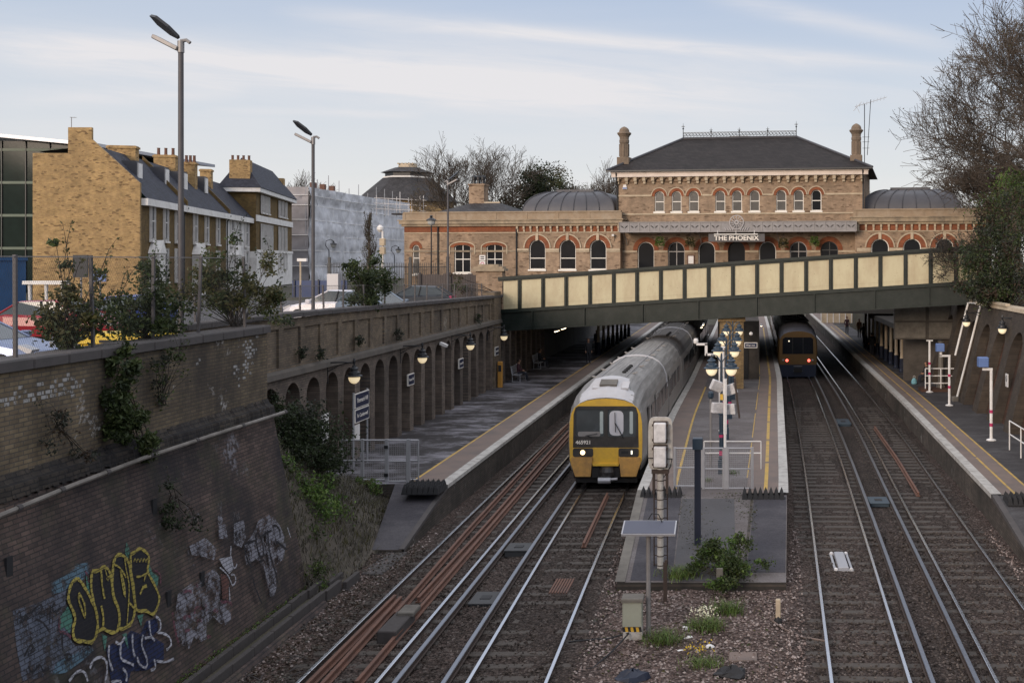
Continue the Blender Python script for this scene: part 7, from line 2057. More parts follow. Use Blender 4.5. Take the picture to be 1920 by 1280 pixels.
bare_tree('bare twiggy tree right beside the left turret of the pub', (-15.2, 116, 5.2), 14, .18, 5, .55, .14, 900, 'leaf_olive', .13, (0, 0), (4, 5), .32, .016, 'bark')
full_tree('wide brownish bushy tree mass behind the chimney and left barrel roof', (-25.4, 120, 5.2), [((-25.4, 120, 12), (2.4, 2, 2.2), 1), ((-27.5, 120, 11), (1.8, 1.6, 1.6), .6), ((-24, 121, 14.2), (3, 2, 2.6), 1), ((-19.5, 121, 14.5), (3, 2, 2.6), 1), ((-16.2, 121, 14), (2.2, 2, 2.4), .8), ((-21.5, 121, 17.2), (2.2, 1.6, 2.0), .7), ((-28.5, 121, 13.6), (2.2, 2, 1.8), .6)], 15000, .24, ['leaf_brown', 'leaf_dark', 'leaf_olive'])
bare_tree('far bare treetops just over the scaffold sheeting', (-68, 172, 5.2), 17, .2, 5, .6, .12, 0, 'leaf_olive', .2, (0, 0), (4, 5), .36, .02, 'bark')
# columnar tree
t = thing('tree', 'slender columnar tree with thin spring leaves in front of the sheeted building', 'tree', (-27.4, 80, GZ))
st, lf = MB(), MB(); b0 = Vector((-27.4, 80, GZ)); st.tube([b0, b0 + Vector((0, 0, 6.3))], [.12, .02], 6)
for i in range(120):
    z = VR.uniform(.8, 5.6); a = VR.uniform(0, 2 * PI); w_ = .75 * (1 - (z / 7.2) ** 2) * VR.uniform(.6, 1.1)
    p = b0 + Vector((0, 0, z)); e = p + Vector((w_ * math.cos(a) * .9, w_ * math.sin(a) * .9, VR.uniform(.7, 1.3)))
    st.tube([p, p.lerp(e, .5) + Vector((w_ * .2 * math.cos(a), w_ * .2 * math.sin(a), 0)), e], [.022, .016, .008], 3, False)
    for k in range(16): lf.m = VR.randrange(2); leaf(lf, p.lerp(e, VR.uniform(.2, 1.05)) + rv() * .12, .10 * VR.uniform(.6, 1.2))
st.build('trunk', K['bark'], t, True); lf.build('crown', [K['leaf_olive'], K['leaf_brown']], t, True)
# shrubs along the near fence
def px_blob(u, v, X, ru, rv_, ry=.6):
    Y = F * X / (u - CU); s = F / Y
    return (Vector((X, Y, H - (v - CV) / s)), (ru / s, ry, rv_ / s))
def fence_bush(label, base, items, n, size, mats, spikes=6, X=-12.0):
    bl = []
    for u, v, ru, rv_, w_ in items:
        c, r = px_blob(u, v, X, ru, rv_, .32); bl.append((c, r, w_))
    b, _ = px_blob(base[0], base[1], X, 1, 1)
    return bush('shrub', label, 'shrub', tuple(b), bl, n, size, mats, 8, .34, .010, 'shrubs growing through the near fence', spikes)
fence_bush('sprawling shrub on the near fence in front of the red car, with tall shoots', (125, 655), [(125, 610, 45, 38, 1.2), (105, 560, 28, 40, .6), (150, 575, 30, 35, .6), (108, 480, 10, 35, .25), (180, 620, 30, 30, .6), (185, 520, 14, 40, .25)], 2000, .10, ['leaf_mid', 'leaf_dark', 'leaf_olive'], 16)
fence_bush('dense dark shrub on the near fence, left of the tallest lamp pole', (275, 640), [(270, 580, 45, 55, 1.3), (285, 520, 30, 40, .7), (240, 610, 30, 25, .6), (310, 600, 28, 35, .7), (205, 575, 22, 40, .4)], 3600, .095, ['leaf_dark', 'leaf_mid', 'leaf_mid'], 12)
fence_bush('shrub on the fence right of the tallest lamp pole with yellowing leaves', (440, 612), [(430, 550, 48, 45, 1.2), (400, 510, 35, 35, .7), (480, 560, 40, 35, .9), (520, 590, 25, 22, .4), (445, 470, 12, 30, .25), (500, 500, 20, 30, .4), (360, 560, 25, 40, .5)], 4300, .095, ['leaf_dark', 'leaf_mid', 'leaf_olive'], 18)
b, _ = px_blob(690, 568, -14.45, 1, 1)
bl = [(*px_blob(u, v, -14.45, ru, r2, .5), w_) for u, v, ru, r2, w_ in ((690, 545, 28, 25, 1.2), (680, 515, 26, 18, .8), (710, 530, 22, 28, .8), (660, 500, 12, 8, .3), (672, 562, 22, 12, .5), (700, 500, 14, 14, .4))]
bush('shrub', 'dark leafy shrub growing on the arcade wall parapet before the parked cars', 'shrub', tuple(b), bl, 3600, .14, ['leaf_dark', 'leaf_mid'], 8, .34, .012, None, 4)
b, _ = px_blob(935, 550, -14.6, 1, 1)
bl = [(*px_blob(u, v, -14.6, ru, r2, .3), w_) for u, v, ru, r2, w_ in ((930, 535, 10, 14, 1), (855, 525, 9, 22, .8), (868, 545, 12, 10, .6))]
bush('shrub', 'brown and green straggling weeds on the timber fence by the footbridge', 'shrub', tuple(b), bl, 650, .12, ['leaf_brown', 'leaf_olive', 'leaf_mid'], 8, .34, .012, None, 2)
# plants rooted in the near wall
def wall_plant(label, u, v, items, n, size, mats, X=-11.38, ry=.12, name='wall_plant'):
    b, _ = px_blob(u, v, X - .1, 1, 1)
    bl = [(*px_blob(a, c, X + .08, ru, r2, ry), w_) for a, c, ru, r2, w_ in items]
    return bush(name, label, 'plant', tuple(b), bl, n, size, mats, 9, .36, .007, None, 3)
wall_plant('large leafy plant hanging down the near brick wall above the pale pipe', 235, 740, [(222, 690, 34, 40, 1), (215, 760, 42, 40, 1.1), (250, 800, 48, 40, 1.2), (275, 840, 32, 25, .7), (215, 820, 35, 30, .6), (235, 660, 22, 18, .4)], 4800, .10, ['leaf_mid', 'leaf_mid', 'leaf_dark'])
wall_plant('sparse creeper stems climbing the near wall right of the large hanging plant', 300, 760, [(300, 690, 12, 40, .8), (325, 665, 18, 16, .6), (305, 745, 10, 30, .5), (345, 700, 16, 10, .3)], 420, .07, ['leaf_grey', 'leaf_mid'])
wall_plant('thin straggling twigs on the near wall at its left end', 110, 800, [(110, 790, 22, 25, .6), (150, 860, 30, 14, .5), (95, 830, 14, 14, .3)], 260, .07, ['leaf_grey', 'leaf_brown'])
wall_plant('creeper hanging over the dark battered face below the pale pipe', 330, 930, [(325, 960, 20, 45, .7), (352, 985, 24, 20, .5), (310, 900, 14, 20, .3)], 420, .07, ['leaf_grey', 'leaf_dark'], X=-11.0)
for u, v, lb in ((568, 660, 'small weed in the arcade wall parapet, leftmost of the wall weeds'), (672, 640, 'bushy weed in the arcade wall parapet above the nearest lantern'), (748, 630, 'small weed in the arcade wall parapet above the second lantern'), (600, 660, 'tiny weed in the arcade wall ledge beside the leftmost weed'), (897, 598, 'small weed in the arcade wall near the footbridge'), (515, 740, 'tuft of ivy at the first small arch of the arcade wall')):
    b, r = px_blob(u, v, AX + .12, 7, 12, .1)
    bush('wall_weed', lb, 'weed', tuple(b), [(b, r, 1)], 170, .085, ['leaf_dark', 'leaf_grey'], 5, .4, .006, 'weeds in the arcade wall')
# ---------------------------------------------------------------- left bank
def ss(x): x = max(0, min(1, x)); return x * x * (3 - 2 * x)
def bank_z(x, y):
    f = ss((-9.8 - x) / 2.7); g = 1 - ss((y - 27.0) / 7.5)
    return -.2 + f * (1.15 + 2.6 * g) + .12 * math.sin(x * 2.1 + y) * f
m = MB(); xs_ = [-14.2 + i * .3 for i in range(17)]; ys_ = [26.42 + i * .31 for i in range(30)]
n = len(xs_)
m.add([(x, y, bank_z(x, y) + VR.uniform(-.04, .04)) for y in ys_ for x in xs_], [(i * n + j, i * n + j + 1, (i + 1) * n + j + 1, (i + 1) * n + j) for i in range(len(ys_) - 1) for j in range(n - 1)])
struct('bank_ground', m, plain('bank_earth', (.085, .07, .055), .95, .4, 5, bump=.6, dirt=(.05, .045, .03), damt=.7, dsc=1.2), smooth=True)
def blades(name, label, pts, h, mats, w_=.012, lean=.6, kind='stuff'):
    m = MB()
    for p in pts:
        m.m = VR.randrange(len(mats)); hh = h * VR.uniform(.5, 1.3); a = VR.uniform(0, 2 * PI); d = Vector((math.cos(a), math.sin(a), 0)); s_ = Vector((-d.y, d.x, 0)) * w_
        q = Vector(p); t1_ = q + d * hh * lean * .3 + Vector((0, 0, hh * .6)); t2_ = q + d * hh * lean + Vector((0, 0, hh * VR.uniform(.6, 1.0)))
        m.add([q - s_, q + s_, t1_ + s_ * .7, t1_ - s_ * .7, t2_], [(0, 1, 2, 3), (3, 2, 4)])
    o = m.build(name, [K[q] for q in mats])
    if kind == 'stuff': o['kind'] = 'stuff'
    if label: o['label'] = label
    return o
pts = []
for i in range(9000):
    x, y = VR.uniform(-13.8, -9.9), VR.uniform(26, 35)
    if y > 30.3 and x > -11.2 + (35 - y) * .18: continue
    if x > -10.3 and VR.random() < .5: continue
    pts.append((x, y, bank_z(x, y) - .02))
blades('dry_grass', 'dry greyish grass covering the bank by the graffiti wall', pts, .28, ['grass_dry', 'grass_dry', 'leaf_olive'], .011, 1.0)
def bb(u, v, Y, ru, rv_, ry, w_):
    s = F / Y; return (D(u, v, Y), (ru / s, ry, rv_ / s), w_)
bush('shrub', 'dark spreading shrub at the top of the bank under the first arches', 'shrub', tuple(D(560, 900, 30.5)), [bb(560, 800, 30.5, 50, 45, .9, 1.2), bb(600, 840, 31, 45, 45, .8, 1), bb(540, 850, 29.5, 35, 50, .7, .9), bb(530, 770, 30, 25, 20, .5, .4), bb(620, 875, 32, 24, 25, .5, .5)], 7000, .11, ['leaf_dark', 'leaf_grey', 'leaf_dark'], 12, .32, .012)
bush('bramble', 'bright green bramble patch spilling down the bank beside the graffiti wall', 'bramble', tuple(D(545, 960, 28)), [bb(545, 920, 28.2, 35, 40, .6, 1), bb(570, 960, 28.6, 45, 40, .6, 1), bb(560, 1010, 27.8, 40, 25, .5, .6), bb(600, 920, 29.6, 35, 25, .6, .6), bb(535, 880, 28.3, 20, 25, .4, .4), bb(640, 960, 30.0, 25, 22, .5, .5)], 6400, .10, ['leaf_bright', 'leaf_bright', 'leaf_mid'], 12, .34, .008)
bush('bramble', 'low weeds at the bottom corner of the graffiti wall beside the trough', 'bramble', tuple(D(590, 1095, 26.6)), [bb(585, 1080, 26.6, 20, 25, .25, .8), bb(600, 1105, 26.6, 22, 12, .25, .6)], 700, .07, ['leaf_bright', 'leaf_mid'], 9, .34, .006)
bush('bramble', 'yellow green grass tuft beside the left platform gate', 'grass tuft', tuple(D(700, 925, 34.5)), [bb(700, 912, 34.6, 24, 11, .3, 1), bb(670, 905, 34.4, 20, 10, .3, .6)], 700, .08, ['leaf_bright', 'leaf_olive'], 9, .34, .006)
# right bank shrubbery
bush('shrub', 'huge dark ivy covered shrub over the right end of the footbridge', 'shrub', tuple(D(1880, 600, 54)), [bb(1880, 520, 54, 60, 45, 1.6, 1.3), bb(1850, 470, 55, 42, 40, 1.4, 1), bb(1900, 440, 54, 45, 55, 1.4, 1.1), bb(1835, 540, 53, 38, 24, 1.2, .8), bb(1910, 380, 55, 35, 40, 1.3, .7), bb(1945, 500, 52, 50, 70, 1.3, .8), bb(1870, 555, 53, 50, 16, 1.0, .7), bb(1850, 400, 56, 26, 30, 1.1, .6), bb(1825, 500, 54, 30, 30, 1.1, .7)], 10500, .155, ['leaf_dark', 'leaf_grey', 'leaf_brown', 'leaf_mid'], 16, .36, .022, None, 26)
bush('shrub', 'yellow green leafy shrub at the top of the right bank under the bare trees', 'shrub', tuple(D(1875, 460, 60)), [bb(1870, 400, 60, 35, 40, 1.2, 1), bb(1905, 350, 60, 30, 35, 1.2, .8), bb(1850, 440, 59, 22, 25, 1.0, .6)], 3600, .16, ['leaf_mid', 'leaf_olive', 'leaf_bright'], 12, .32, .02, None, 10)
for i, (u, v, Y, h) in enumerate(((1822, 560, 57, 3.6), (1800, 545, 58.0, 3.2))):
    p = D(u, v, Y)
    bare_tree(['tangle of thin bare twigs hanging over the last bridge panel', 'wiry twigs with small leaves left of the dark ivy shrub'][i], tuple(p), h, .05, 4, .75, .10, 260, 'leaf_grey', .12, (-.15, -.3), (4, 6), .42, .009, 'bark_dark', None, 'shrub')
# brick chimney stub among the trees
p = D(1893, 332, 80)
t = thing('chimney_stack', 'square brick chimney stack among the trees on the right', 'chimney', (p.x, 80, 7.2))
m = MB(); m.box(-.7, .7, -.5, .5, 0, p.z - 7.2); m.build('stack', K['stock_parapet'], t)
m = MB(); m.box(-.8, .8, -.6, .6, p.z - 7.2, p.z - 7.0); m.build('cap', K['stone'], t)
# ---------------------------------------------------------------- island growth
def iz0(y): return iz(y) if y >= 27 else -.1
bush('shrub', 'bushy green buddleia at the broken end of the island platform', 'shrub', tuple(G(1370, 1085, .15)), [bb(1340, 1040, 27.6, 32, 24, .42, 1.1), bb(1375, 1060, 27.2, 30, 21, .38, 1), bb(1385, 1020, 28.3, 20, 20, .32, .7), bb(1425, 1055, 27.6, 24, 10, .3, .35), bb(1310, 1062, 27.3, 18, 10, .3, .5), bb(1350, 1092, 26.4, 28, 10, .3, .8)], 4600, .085, ['leaf_mid', 'leaf_mid', 'leaf_bright'], 12, .32, .008)
def tuft(label, u, v, r, n, h, mats, name='grass_tuft'):
    p = G(u, v, -.1); pts = [(p.x + VR.gauss(0, r), p.y + VR.gauss(0, r), -.12 if p.y < 27 else iz(p.y) - .02) for _ in range(n)]
    o = blades(name, None, pts, h, mats, .008, .9, '')
    tag(o, label, 'grass tuft', 'grass tufts on the island ballast'); return o
tuft('bright grass tuft left of the buddleia at the island end', 1278, 1098, .2, 520, .24, ['grass_green', 'leaf_bright', 'leaf_olive'])
tuft('upright grass tuft below the buddleia, in the middle of the island ballast', 1364, 1150, .16, 330, .32, ['grass_green', 'leaf_bright', 'leaf_olive'])
tuft('broad grass tuft beside the pale flower clump on the island ballast', 1325, 1180, .19, 560, .27, ['grass_green', 'leaf_bright', 'leaf_olive'])
tuft('grass tuft right of the equipment cabinet', 1243, 1205, .19, 560, .27, ['grass_green', 'leaf_bright', 'leaf_olive'])
tuft('grass around the yellow flowers near the bottom of the island ballast', 1318, 1248, .18, 380, .20, ['grass_green', 'leaf_bright', 'leaf_olive'])
tuft('small weed patch on the ramp below the island gates', 1368, 945, .14, 160, .16, ['leaf_olive', 'leaf_bright'])
tuft('small weed strip on the ramp left of the first one', 1322, 960, .12, 120, .14, ['leaf_olive', 'leaf_bright'])
for u, v, lb, mt, n in ((1321, 1155, 'clump of creamy flower heads on the island ballast', 'flower_white', 130), (1310, 1222, 'scatter of yellow flowers near the bottom of the island ballast', 'flower_yellow', 46)):
    m = MB(); p = G(u, v, 0)
    r = .26 if n > 100 else .3
    for k in range(n):
        q = Vector((p.x + VR.gauss(0, r * .6), p.y + VR.gauss(0, r * .6), VR.uniform(.02, .2) + (iz0(p.y) if p.y > 27 else 0))); leaf(m, q, .045, 0, .9)
    o = m.build('flower_clump', K[mt]); tag(o, lb, 'flowers', None, 'stuff')
# leaf litter and twigs on the ballast
m = MB()
for k in range(2600):
    y = VR.uniform(17, 31); x = t1(y) - VR.uniform(1.0, 2.4)
    m.m = VR.randrange(2); c = Vector((x, y, -.02 + VR.uniform(-.03, .05))); leaf(m, c, VR.uniform(.05, .11), .8)
o = m.build('fallen_leaves', [K['grass_dry'], K['leaf_brown']]); o['kind'] = 'stuff'
m = MB()
for k in range(900):
    y = VR.uniform(17, 27); x = VR.uniform(-3.4, .9)
    m.m = VR.randrange(3); c = Vector((x, y, -.06 + VR.uniform(-.02, .03))); leaf(m, c, VR.uniform(.04, .10), .8)
for k in range(2400):
    y = VR.uniform(27, 33.8); x = VR.uniform(-1.9, .4)
    if VR.random() > .35 + .4 * math.sin(x * 3 + y): continue
    m.m = VR.randrange(3); leaf(m, Vector((x, y, iz(y) + .012)), VR.uniform(.03, .08), .9)
o = m.build('ground_litter', [K['grass_dry'], K['leaf_olive'], K['leaf_mid']]); o['kind'] = 'stuff'
m = MB()
for k in range(1500):
    y = VR.uniform(16, 26.2); m.m = VR.randrange(2); leaf(m, Vector((VR.gauss(-10.45, .05), y, VR.uniform(.15, .3))), .05)
o = m.build('moss', [K['leaf_olive'], K['leaf_bright']]); o['kind'] = 'stuff'
for k in range(22):
    y = VR.uniform(18, 30); x = t1(y) - VR.uniform(1.0, 2.2); a = VR.uniform(0, PI); q = MB()
    p = Vector((x, y, .0)); d = Vector((math.cos(a), math.sin(a), .05)) * VR.uniform(.2, .6)
    q.tube([p, p + d * .5 + Vector((0, 0, .04)), p + d], [.014, .012, .006], 4); o = q.build('twig', K['wood']); tag(o, 'dead twig lying on the ballast below the graffiti wall', 'twig', 'dead twigs on the left ballast')

# loose stones on the ballast in the foreground
def stones(n, test, cols, nm):
    t = NT(nm); g = t.n('ShaderNodeNewGeometry'); K[nm] = t.bsdf(t.ramp(g.outputs['Random Per Island'], [(i / (len(cols) - 1), c) for i, c in enumerate(cols)]), .9, spec=.2)
    m = MB(); k = 0
    while k < n:
        y = 16.5 + 16.5 * VR.random() ** 1.25; x = VR.uniform(-9.9, 8.6)
        cs = [t1(y), t2(y), t3(y), t4(y)]
        if any(abs(abs(x - c) - .7525) < .1 for c in cs) or (y > 26.9 and il(y) - .05 < x < ir(y) + .05) or (y > 26 and x > re_(y) - .1): k += 1; continue
        dirty = any(abs(x - c) < 1.2 for c in cs) or cs[0] < x < cs[1] - .5 or cs[2] + .5 < x < cs[3]
        k += 1
        if dirty != test: continue
        s = VR.uniform(.018, .042); r = [s * VR.uniform(.6, 1.3) for _ in range(6)]
        z = -.115 + VR.uniform(-.02, .025); a = VR.uniform(0, 1.57); ca, sa = math.cos(a), math.sin(a)
        if x > cs[3] + 1: z += .1 * min(1, x - cs[3] - 1)
        if x < cs[0] - 1: z += .1 * min(1, cs[0] - 1 - x)
        if not dirty and cs[1] + 1 < x < cs[2] - 1: z += .05
        m.add([(x + r[0] * ca, y + r[0] * sa, z), (x - r[1] * sa, y + r[1] * ca, z + .006), (x - r[2] * ca, y - r[2] * sa, z), (x + r[3] * sa, y - r[3] * ca, z - .005), (x + .006, y, z + r[4] * .8), (x, y, z - r[5] * .7)], [(0, 1, 4), (1, 2, 4), (2, 3, 4), (3, 0, 4), (1, 0, 5), (2, 1, 5), (3, 2, 5), (0, 3, 5)])
    o = m.build(nm, K[nm]); o['kind'] = 'stuff'
stones(30000, True, [(.02, .016, .014), (.05, .039, .033), (.08, .064, .055), (.125, .105, .095)], 'dark_gravel')
stones(34000, False, [(.07, .054, .048), (.15, .112, .10), (.23, .18, .165), (.36, .31, .29)], 'pale_gravel')
# ---------------------------------------------------------------- graffiti on the battered wall
def spray(name, col, amt=.95, hole=.40):
    t = NT(name); p = t.coord()
    sp = t.n('ShaderNodeSeparateXYZ'); t.l(p, sp.inputs[0])
    cb = t.n('ShaderNodeCombineXYZ'); t.l(sp.outputs[1], cb.inputs[0]); t.l(sp.outputs[2], cb.inputs[1])
    b = t.n('ShaderNodeTexBrick'); t.l(cb.outputs[0], b.inputs['Vector'])
    b.inputs['Scale'].default_value = 1; b.inputs['Brick Width'].default_value = .225; b.inputs['Row Height'].default_value = .075; b.inputs['Mortar Size'].default_value = .009; b.inputs['Mortar Smooth'].default_value = .2
    n = t.noise(p, 3.2, 10, .8); n2 = t.noise(p, 1.6, 4)
    c = t.mix(1.0, col, t.ramp(n2, [(.3, .75), (.7, 1.2)]), 'MULTIPLY')
    c = t.mix(t.math('MULTIPLY', b.outputs['Fac'], .7), c, (.02, .018, .018))
    a = t.math('MULTIPLY', t.ramp(n, [(hole - .06, 0.0), (hole + .03, 1.0)]), amt)
    return t.bsdf(c, .7, 0, b.outputs['Fac'], .4, .01, .3, alpha=a)
SP = {k: spray('spray_' + k, c, a, h) for k, c, a, h in (('black', (.012, .012, .016), .97, .2), ('yellow', (.32, .26, .06), .92, .34), ('teal', (.07, .18, .14), .85, .39), ('pale', (.115, .13, .17), .8, .49), ('sky', (.10, .17, .225), .75, .5), ('blue', (.016, .024, .07), .85, .43), ('white', (.36, .36, .40), .9, .34), ('silver', (.22, .22, .255), .78, .51), ('pink', (.13, .04, .06), .75, .46), ('brown', (.13, .06, .05), .8, .38))}
glayer = [0]
def gpoly(pts, f, key, lab=None, lift=None):
    glayer[0] += 1; off = lift if lift else .004 + .0012 * glayer[0]
    q = [f(*p) for p in pts]; P = [BW(u, v, off) for u, v in q]
    m = MB(); tri = tessellate_polygon([[Vector((u, v, 0)) for u, v in q]])
    m.add(P, [tuple(t) for t in tri]); o = m.build('graffiti', SP[key], NW, True)
    return o
def gline(pts, f, w_, key, closed=False):
    glayer[0] += 1; off = .006 + .0012 * glayer[0]
    q = [BW(*f(*p), off) for p in pts]
    if closed: q.append(q[0])
    # smooth a little
    r = []
    for a, b in zip(q, q[1:]): r += [a, a.lerp(b, .5)]
    r.append(q[-1]); r = [r[0]] + [(r[i - 1] + r[i] * 2 + r[i + 1]) / 4 for i in range(1, len(r) - 1)] + [r[-1]]
    nrm = Vector((1, 0, .2)).normalized(); m = MB(); vs = []
    for i, p in enumerate(r):
        t = (r[min(i + 1, len(r) - 1)] - r[max(0, i - 1)]).normalized(); s_ = nrm.cross(t).normalized() * w_ * .5 * (1 + .25 * math.sin(i * 2.3))
        vs += [p - s_, p + s_]
    m.add(vs, [(2 * i, 2 * i + 1, 2 * i + 3, 2 * i + 2) for i in range(len(r) - 1)])
    m.build('graffiti', SP[key], NW, True)
f5 = lambda x, y: (x / 4.572, 1000 + y / 4.572)
f6 = lambda x, y: (300 + x / 4.267, 950 + y / 4.267)
gpoly([(105, 660), (300, 600), (440, 540), (560, 480), (600, 420), (560, 600), (620, 760), (600, 900), (640, 960), (760, 960), (700, 1040), (560, 1130), (400, 1220), (190, 1265), (140, 980)], f5, 'pale')
gpoly([(440, 420), (600, 330), (650, 260), (760, 245), (770, 340), (700, 400), (600, 420), (560, 490), (440, 520)], f5, 'sky')
gpoly([(480, 1100), (620, 1040), (760, 960), (800, 1000), (700, 1090), (560, 1190), (440, 1210)], f5, 'sky')
gpoly([(905, 980), (960, 940), (1010, 960), (1050, 900), (1120, 830), (1200, 860), (1250, 750), (1340, 720), (1355, 830), (1300, 880), (1400, 940), (1400, 1080), (1250, 1170), (1120, 1180), (1090, 1280), (950, 1280)], f5, 'blue')
for p in ([(505, 720), (565, 640), (575, 620), (612, 690), (618, 740), (590, 850), (545, 800), (500, 835)], [(1080, 70), (1112, 150), (1090, 225), (1065, 160)], [(1270, 255), (1300, 330), (1355, 370), (1340, 460), (1290, 380), (1258, 330)], [(865, 858), (912, 880), (892, 1010)], [(1040, 860), (1078, 850), (1092, 985)], [(1168, 700), (1222, 690), (1202, 795)], [(728, 355), (752, 380), (762, 525), (735, 480)]):
    gpoly(p, f5, 'teal')
gline([(505, 720), (490, 850), (540, 840), (600, 890)], f5, .05, 'pink'); gline([(720, 320), (745, 370), (750, 420)], f5, .04, 'pink'); gline([(1300, 310), (1370, 340), (1365, 440)], f5, .035, 'pink')
LT = [[(650, 385), (605, 410), (580, 480), (565, 560), (600, 640), (640, 730), (612, 790), (610, 870), (630, 925), (700, 918), (775, 945), (815, 870), (825, 760), (810, 660), (780, 590), (730, 490), (680, 410)],
      [(775, 325), (845, 318), (880, 268), (945, 345), (945, 520), (990, 620), (1015, 700), (1000, 810), (985, 855), (900, 840), (865, 800), (825, 860), (824, 760), (808, 650), (778, 560), (762, 420)],
      [(955, 270), (975, 190), (1025, 175), (1075, 215), (1100, 290), (1115, 420), (1138, 560), (1145, 660), (1120, 760), (1080, 800), (1010, 830), (1005, 780), (1016, 690), (985, 600), (946, 500), (950, 370)],
      [(1105, 180), (1150, 155), (1185, 125), (1215, 140), (1265, 185), (1260, 260), (1245, 330), (1285, 390), (1350, 520), (1355, 580), (1300, 720), (1245, 650), (1150, 680), (1140, 560), (1130, 440), (1105, 320)]]
for p in LT: gpoly(p, f5, 'black')
for p in LT: gline(p, f5, .062, 'yellow', True)
for p, w_ in (([(660, 510), (655, 580), (690, 660), (710, 745), (718, 640), (692, 560), (660, 510)], .04), ([(850, 320), (858, 450), (880, 560)], .05), ([(850, 620), (872, 720), (865, 800)], .05), ([(1015, 310), (1035, 470), (1060, 575), (1050, 440), (1015, 310)], .04), ([(1050, 200), (1062, 320), (1092, 420), (1085, 600), (1070, 780)], .03), ([(1085, 590), (1140, 650)], .04), ([(1150, 372), (1190, 372), (1248, 340)], .04), ([(1180, 522), (1222, 430), (1250, 462), (1200, 460)], .04), ([(1232, 345), (1215, 410)], .035), ([(960, 270), (1010, 290), (1060, 380)], .035), ([(880, 310), (900, 390), (920, 350), (905, 420), (890, 380)], .02)): gline(p, f5, w_, 'yellow')
for k in range(5): gline([(1125 + k * 26, 245), (1135 + k * 26, 205), (1150 + k * 26, 250)], f5, .016, 'yellow')
for p in ([(910, 960), (900, 1060), (940, 1180)], [(1010, 950), (1000, 1080), (1060, 1100), (1120, 1130)], [(1110, 860), (1108, 980), (1130, 1060)], [(1200, 870), (1178, 960), (1242, 1080), (1232, 1170), (1160, 1120), (1150, 1060)], [(1310, 715), (1352, 740), (1352, 830), (1312, 860), (1350, 848), (1430, 880), (1450, 960), (1400, 1000)], [(740, 1160), (760, 1090), (840, 1050), (890, 1100), (890, 1200), (870, 1280)], [(560, 1270), (600, 1210), (660, 1170), (705, 1200), (720, 1270)], [(1250, 750), (1260, 880), (1300, 920)], [(960, 930), (1000, 960), (1040, 890)], [(1210, 900), (1270, 890)], [(1020, 1160), (1060, 1200), (1050, 1270)], [(920, 1280), (980, 1260), (1010, 1280)], [(1290, 1080), (1310, 1160), (1260, 1175)], [(1310, 1095), (1390, 1110), (1460, 1075)]): gline(p, f5, .045, 'white')
for p in ([(130, 700), (170, 770), (180, 680), (205, 740)], [(225, 690), (300, 600), (335, 640), (285, 700), (345, 690)], [(265, 740), (335, 765), (385, 850)], [(200, 1140), (235, 1225), (305, 1100), (320, 1200), (385, 1160)], [(165, 1060), (220, 950), (252, 980), (200, 1050), (262, 1000)], [(420, 600), (400, 660), (440, 690), (480, 640)], [(490, 860), (495, 1010)], [(500, 1050), (560, 1030), (580, 1070), (520, 1090)], [(390, 620), (380, 780)]): gline(p, f5, .035, 'black')
gpoly([(110, 700), (240, 600), (310, 560), (400, 500), (450, 560), (460, 740), (530, 800), (540, 900), (480, 960), (390, 880), (340, 950), (340, 1060), (280, 1090), (240, 1040), (200, 1140), (120, 1100), (80, 920)], f6, 'silver')
gpoly([(455, 540), (500, 545), (522, 600), (515, 745), (470, 740)], f6, 'brown')
gpoly([(640, 320), (720, 210), (760, 110), (860, 60), (930, 150), (985, 280), (960, 420), (905, 470), (910, 640), (880, 720), (850, 720), (800, 480), (740, 420), (660, 480)], f6, 'silver')
gpoly([(560, 140), (640, 110), (660, 240), (620, 330), (560, 300)], f6, 'silver'); gpoly([(430, 80), (490, 90), (510, 260), (440, 260)], f6, 'silver'); gpoly([(200, 320), (330, 250), (420, 340), (400, 430), (300, 400), (220, 390)], f6, 'silver'); gpoly([(440, 420), (540, 400), (560, 500), (520, 540), (470, 480)], f6, 'white')
for p in ([(640, 310), (660, 420), (700, 490)], [(740, 215), (735, 290), (770, 420), (800, 400), (792, 280), (750, 210)], [(830, 190), (838, 330), (868, 460), (900, 540), (908, 620)], [(870, 160), (900, 148), (932, 195), (930, 250)], [(900, 280), (985, 345)], [(640, 300), (740, 270)], [(780, 240), (860, 190)], [(710, 580), (720, 640), (780, 780)], [(755, 445), (800, 430)]): gline(p, f6, .05, 'black')
for p in ([(440, 490), (500, 540), (530, 600), (540, 645), (575, 600), (560, 540), (530, 550)], [(530, 320), (525, 440), (560, 515), (578, 460)], [(520, 760), (515, 650)], [(1165, 680), (1185, 740)], [(985, 170), (1010, 250)]): gline(p, f6, .035, 'white')
for p in ([(55, 850), (70, 980), (110, 1120)], [(140, 690), (180, 670), (210, 690)], [(230, 860), (240, 800), (290, 820)], [(140, 900), (180, 870), (200, 890)], [(320, 780), (330, 840)], [(250, 950), (260, 900), (290, 920)], [(150, 1000), (190, 990)], [(380, 840), (420, 830), (410, 860)], [(330, 1050), (360, 1040)], [(440, 770), (500, 760), (530, 790)], [(240, 620), (255, 650)]): gline(p, f6, .055, 'pink')
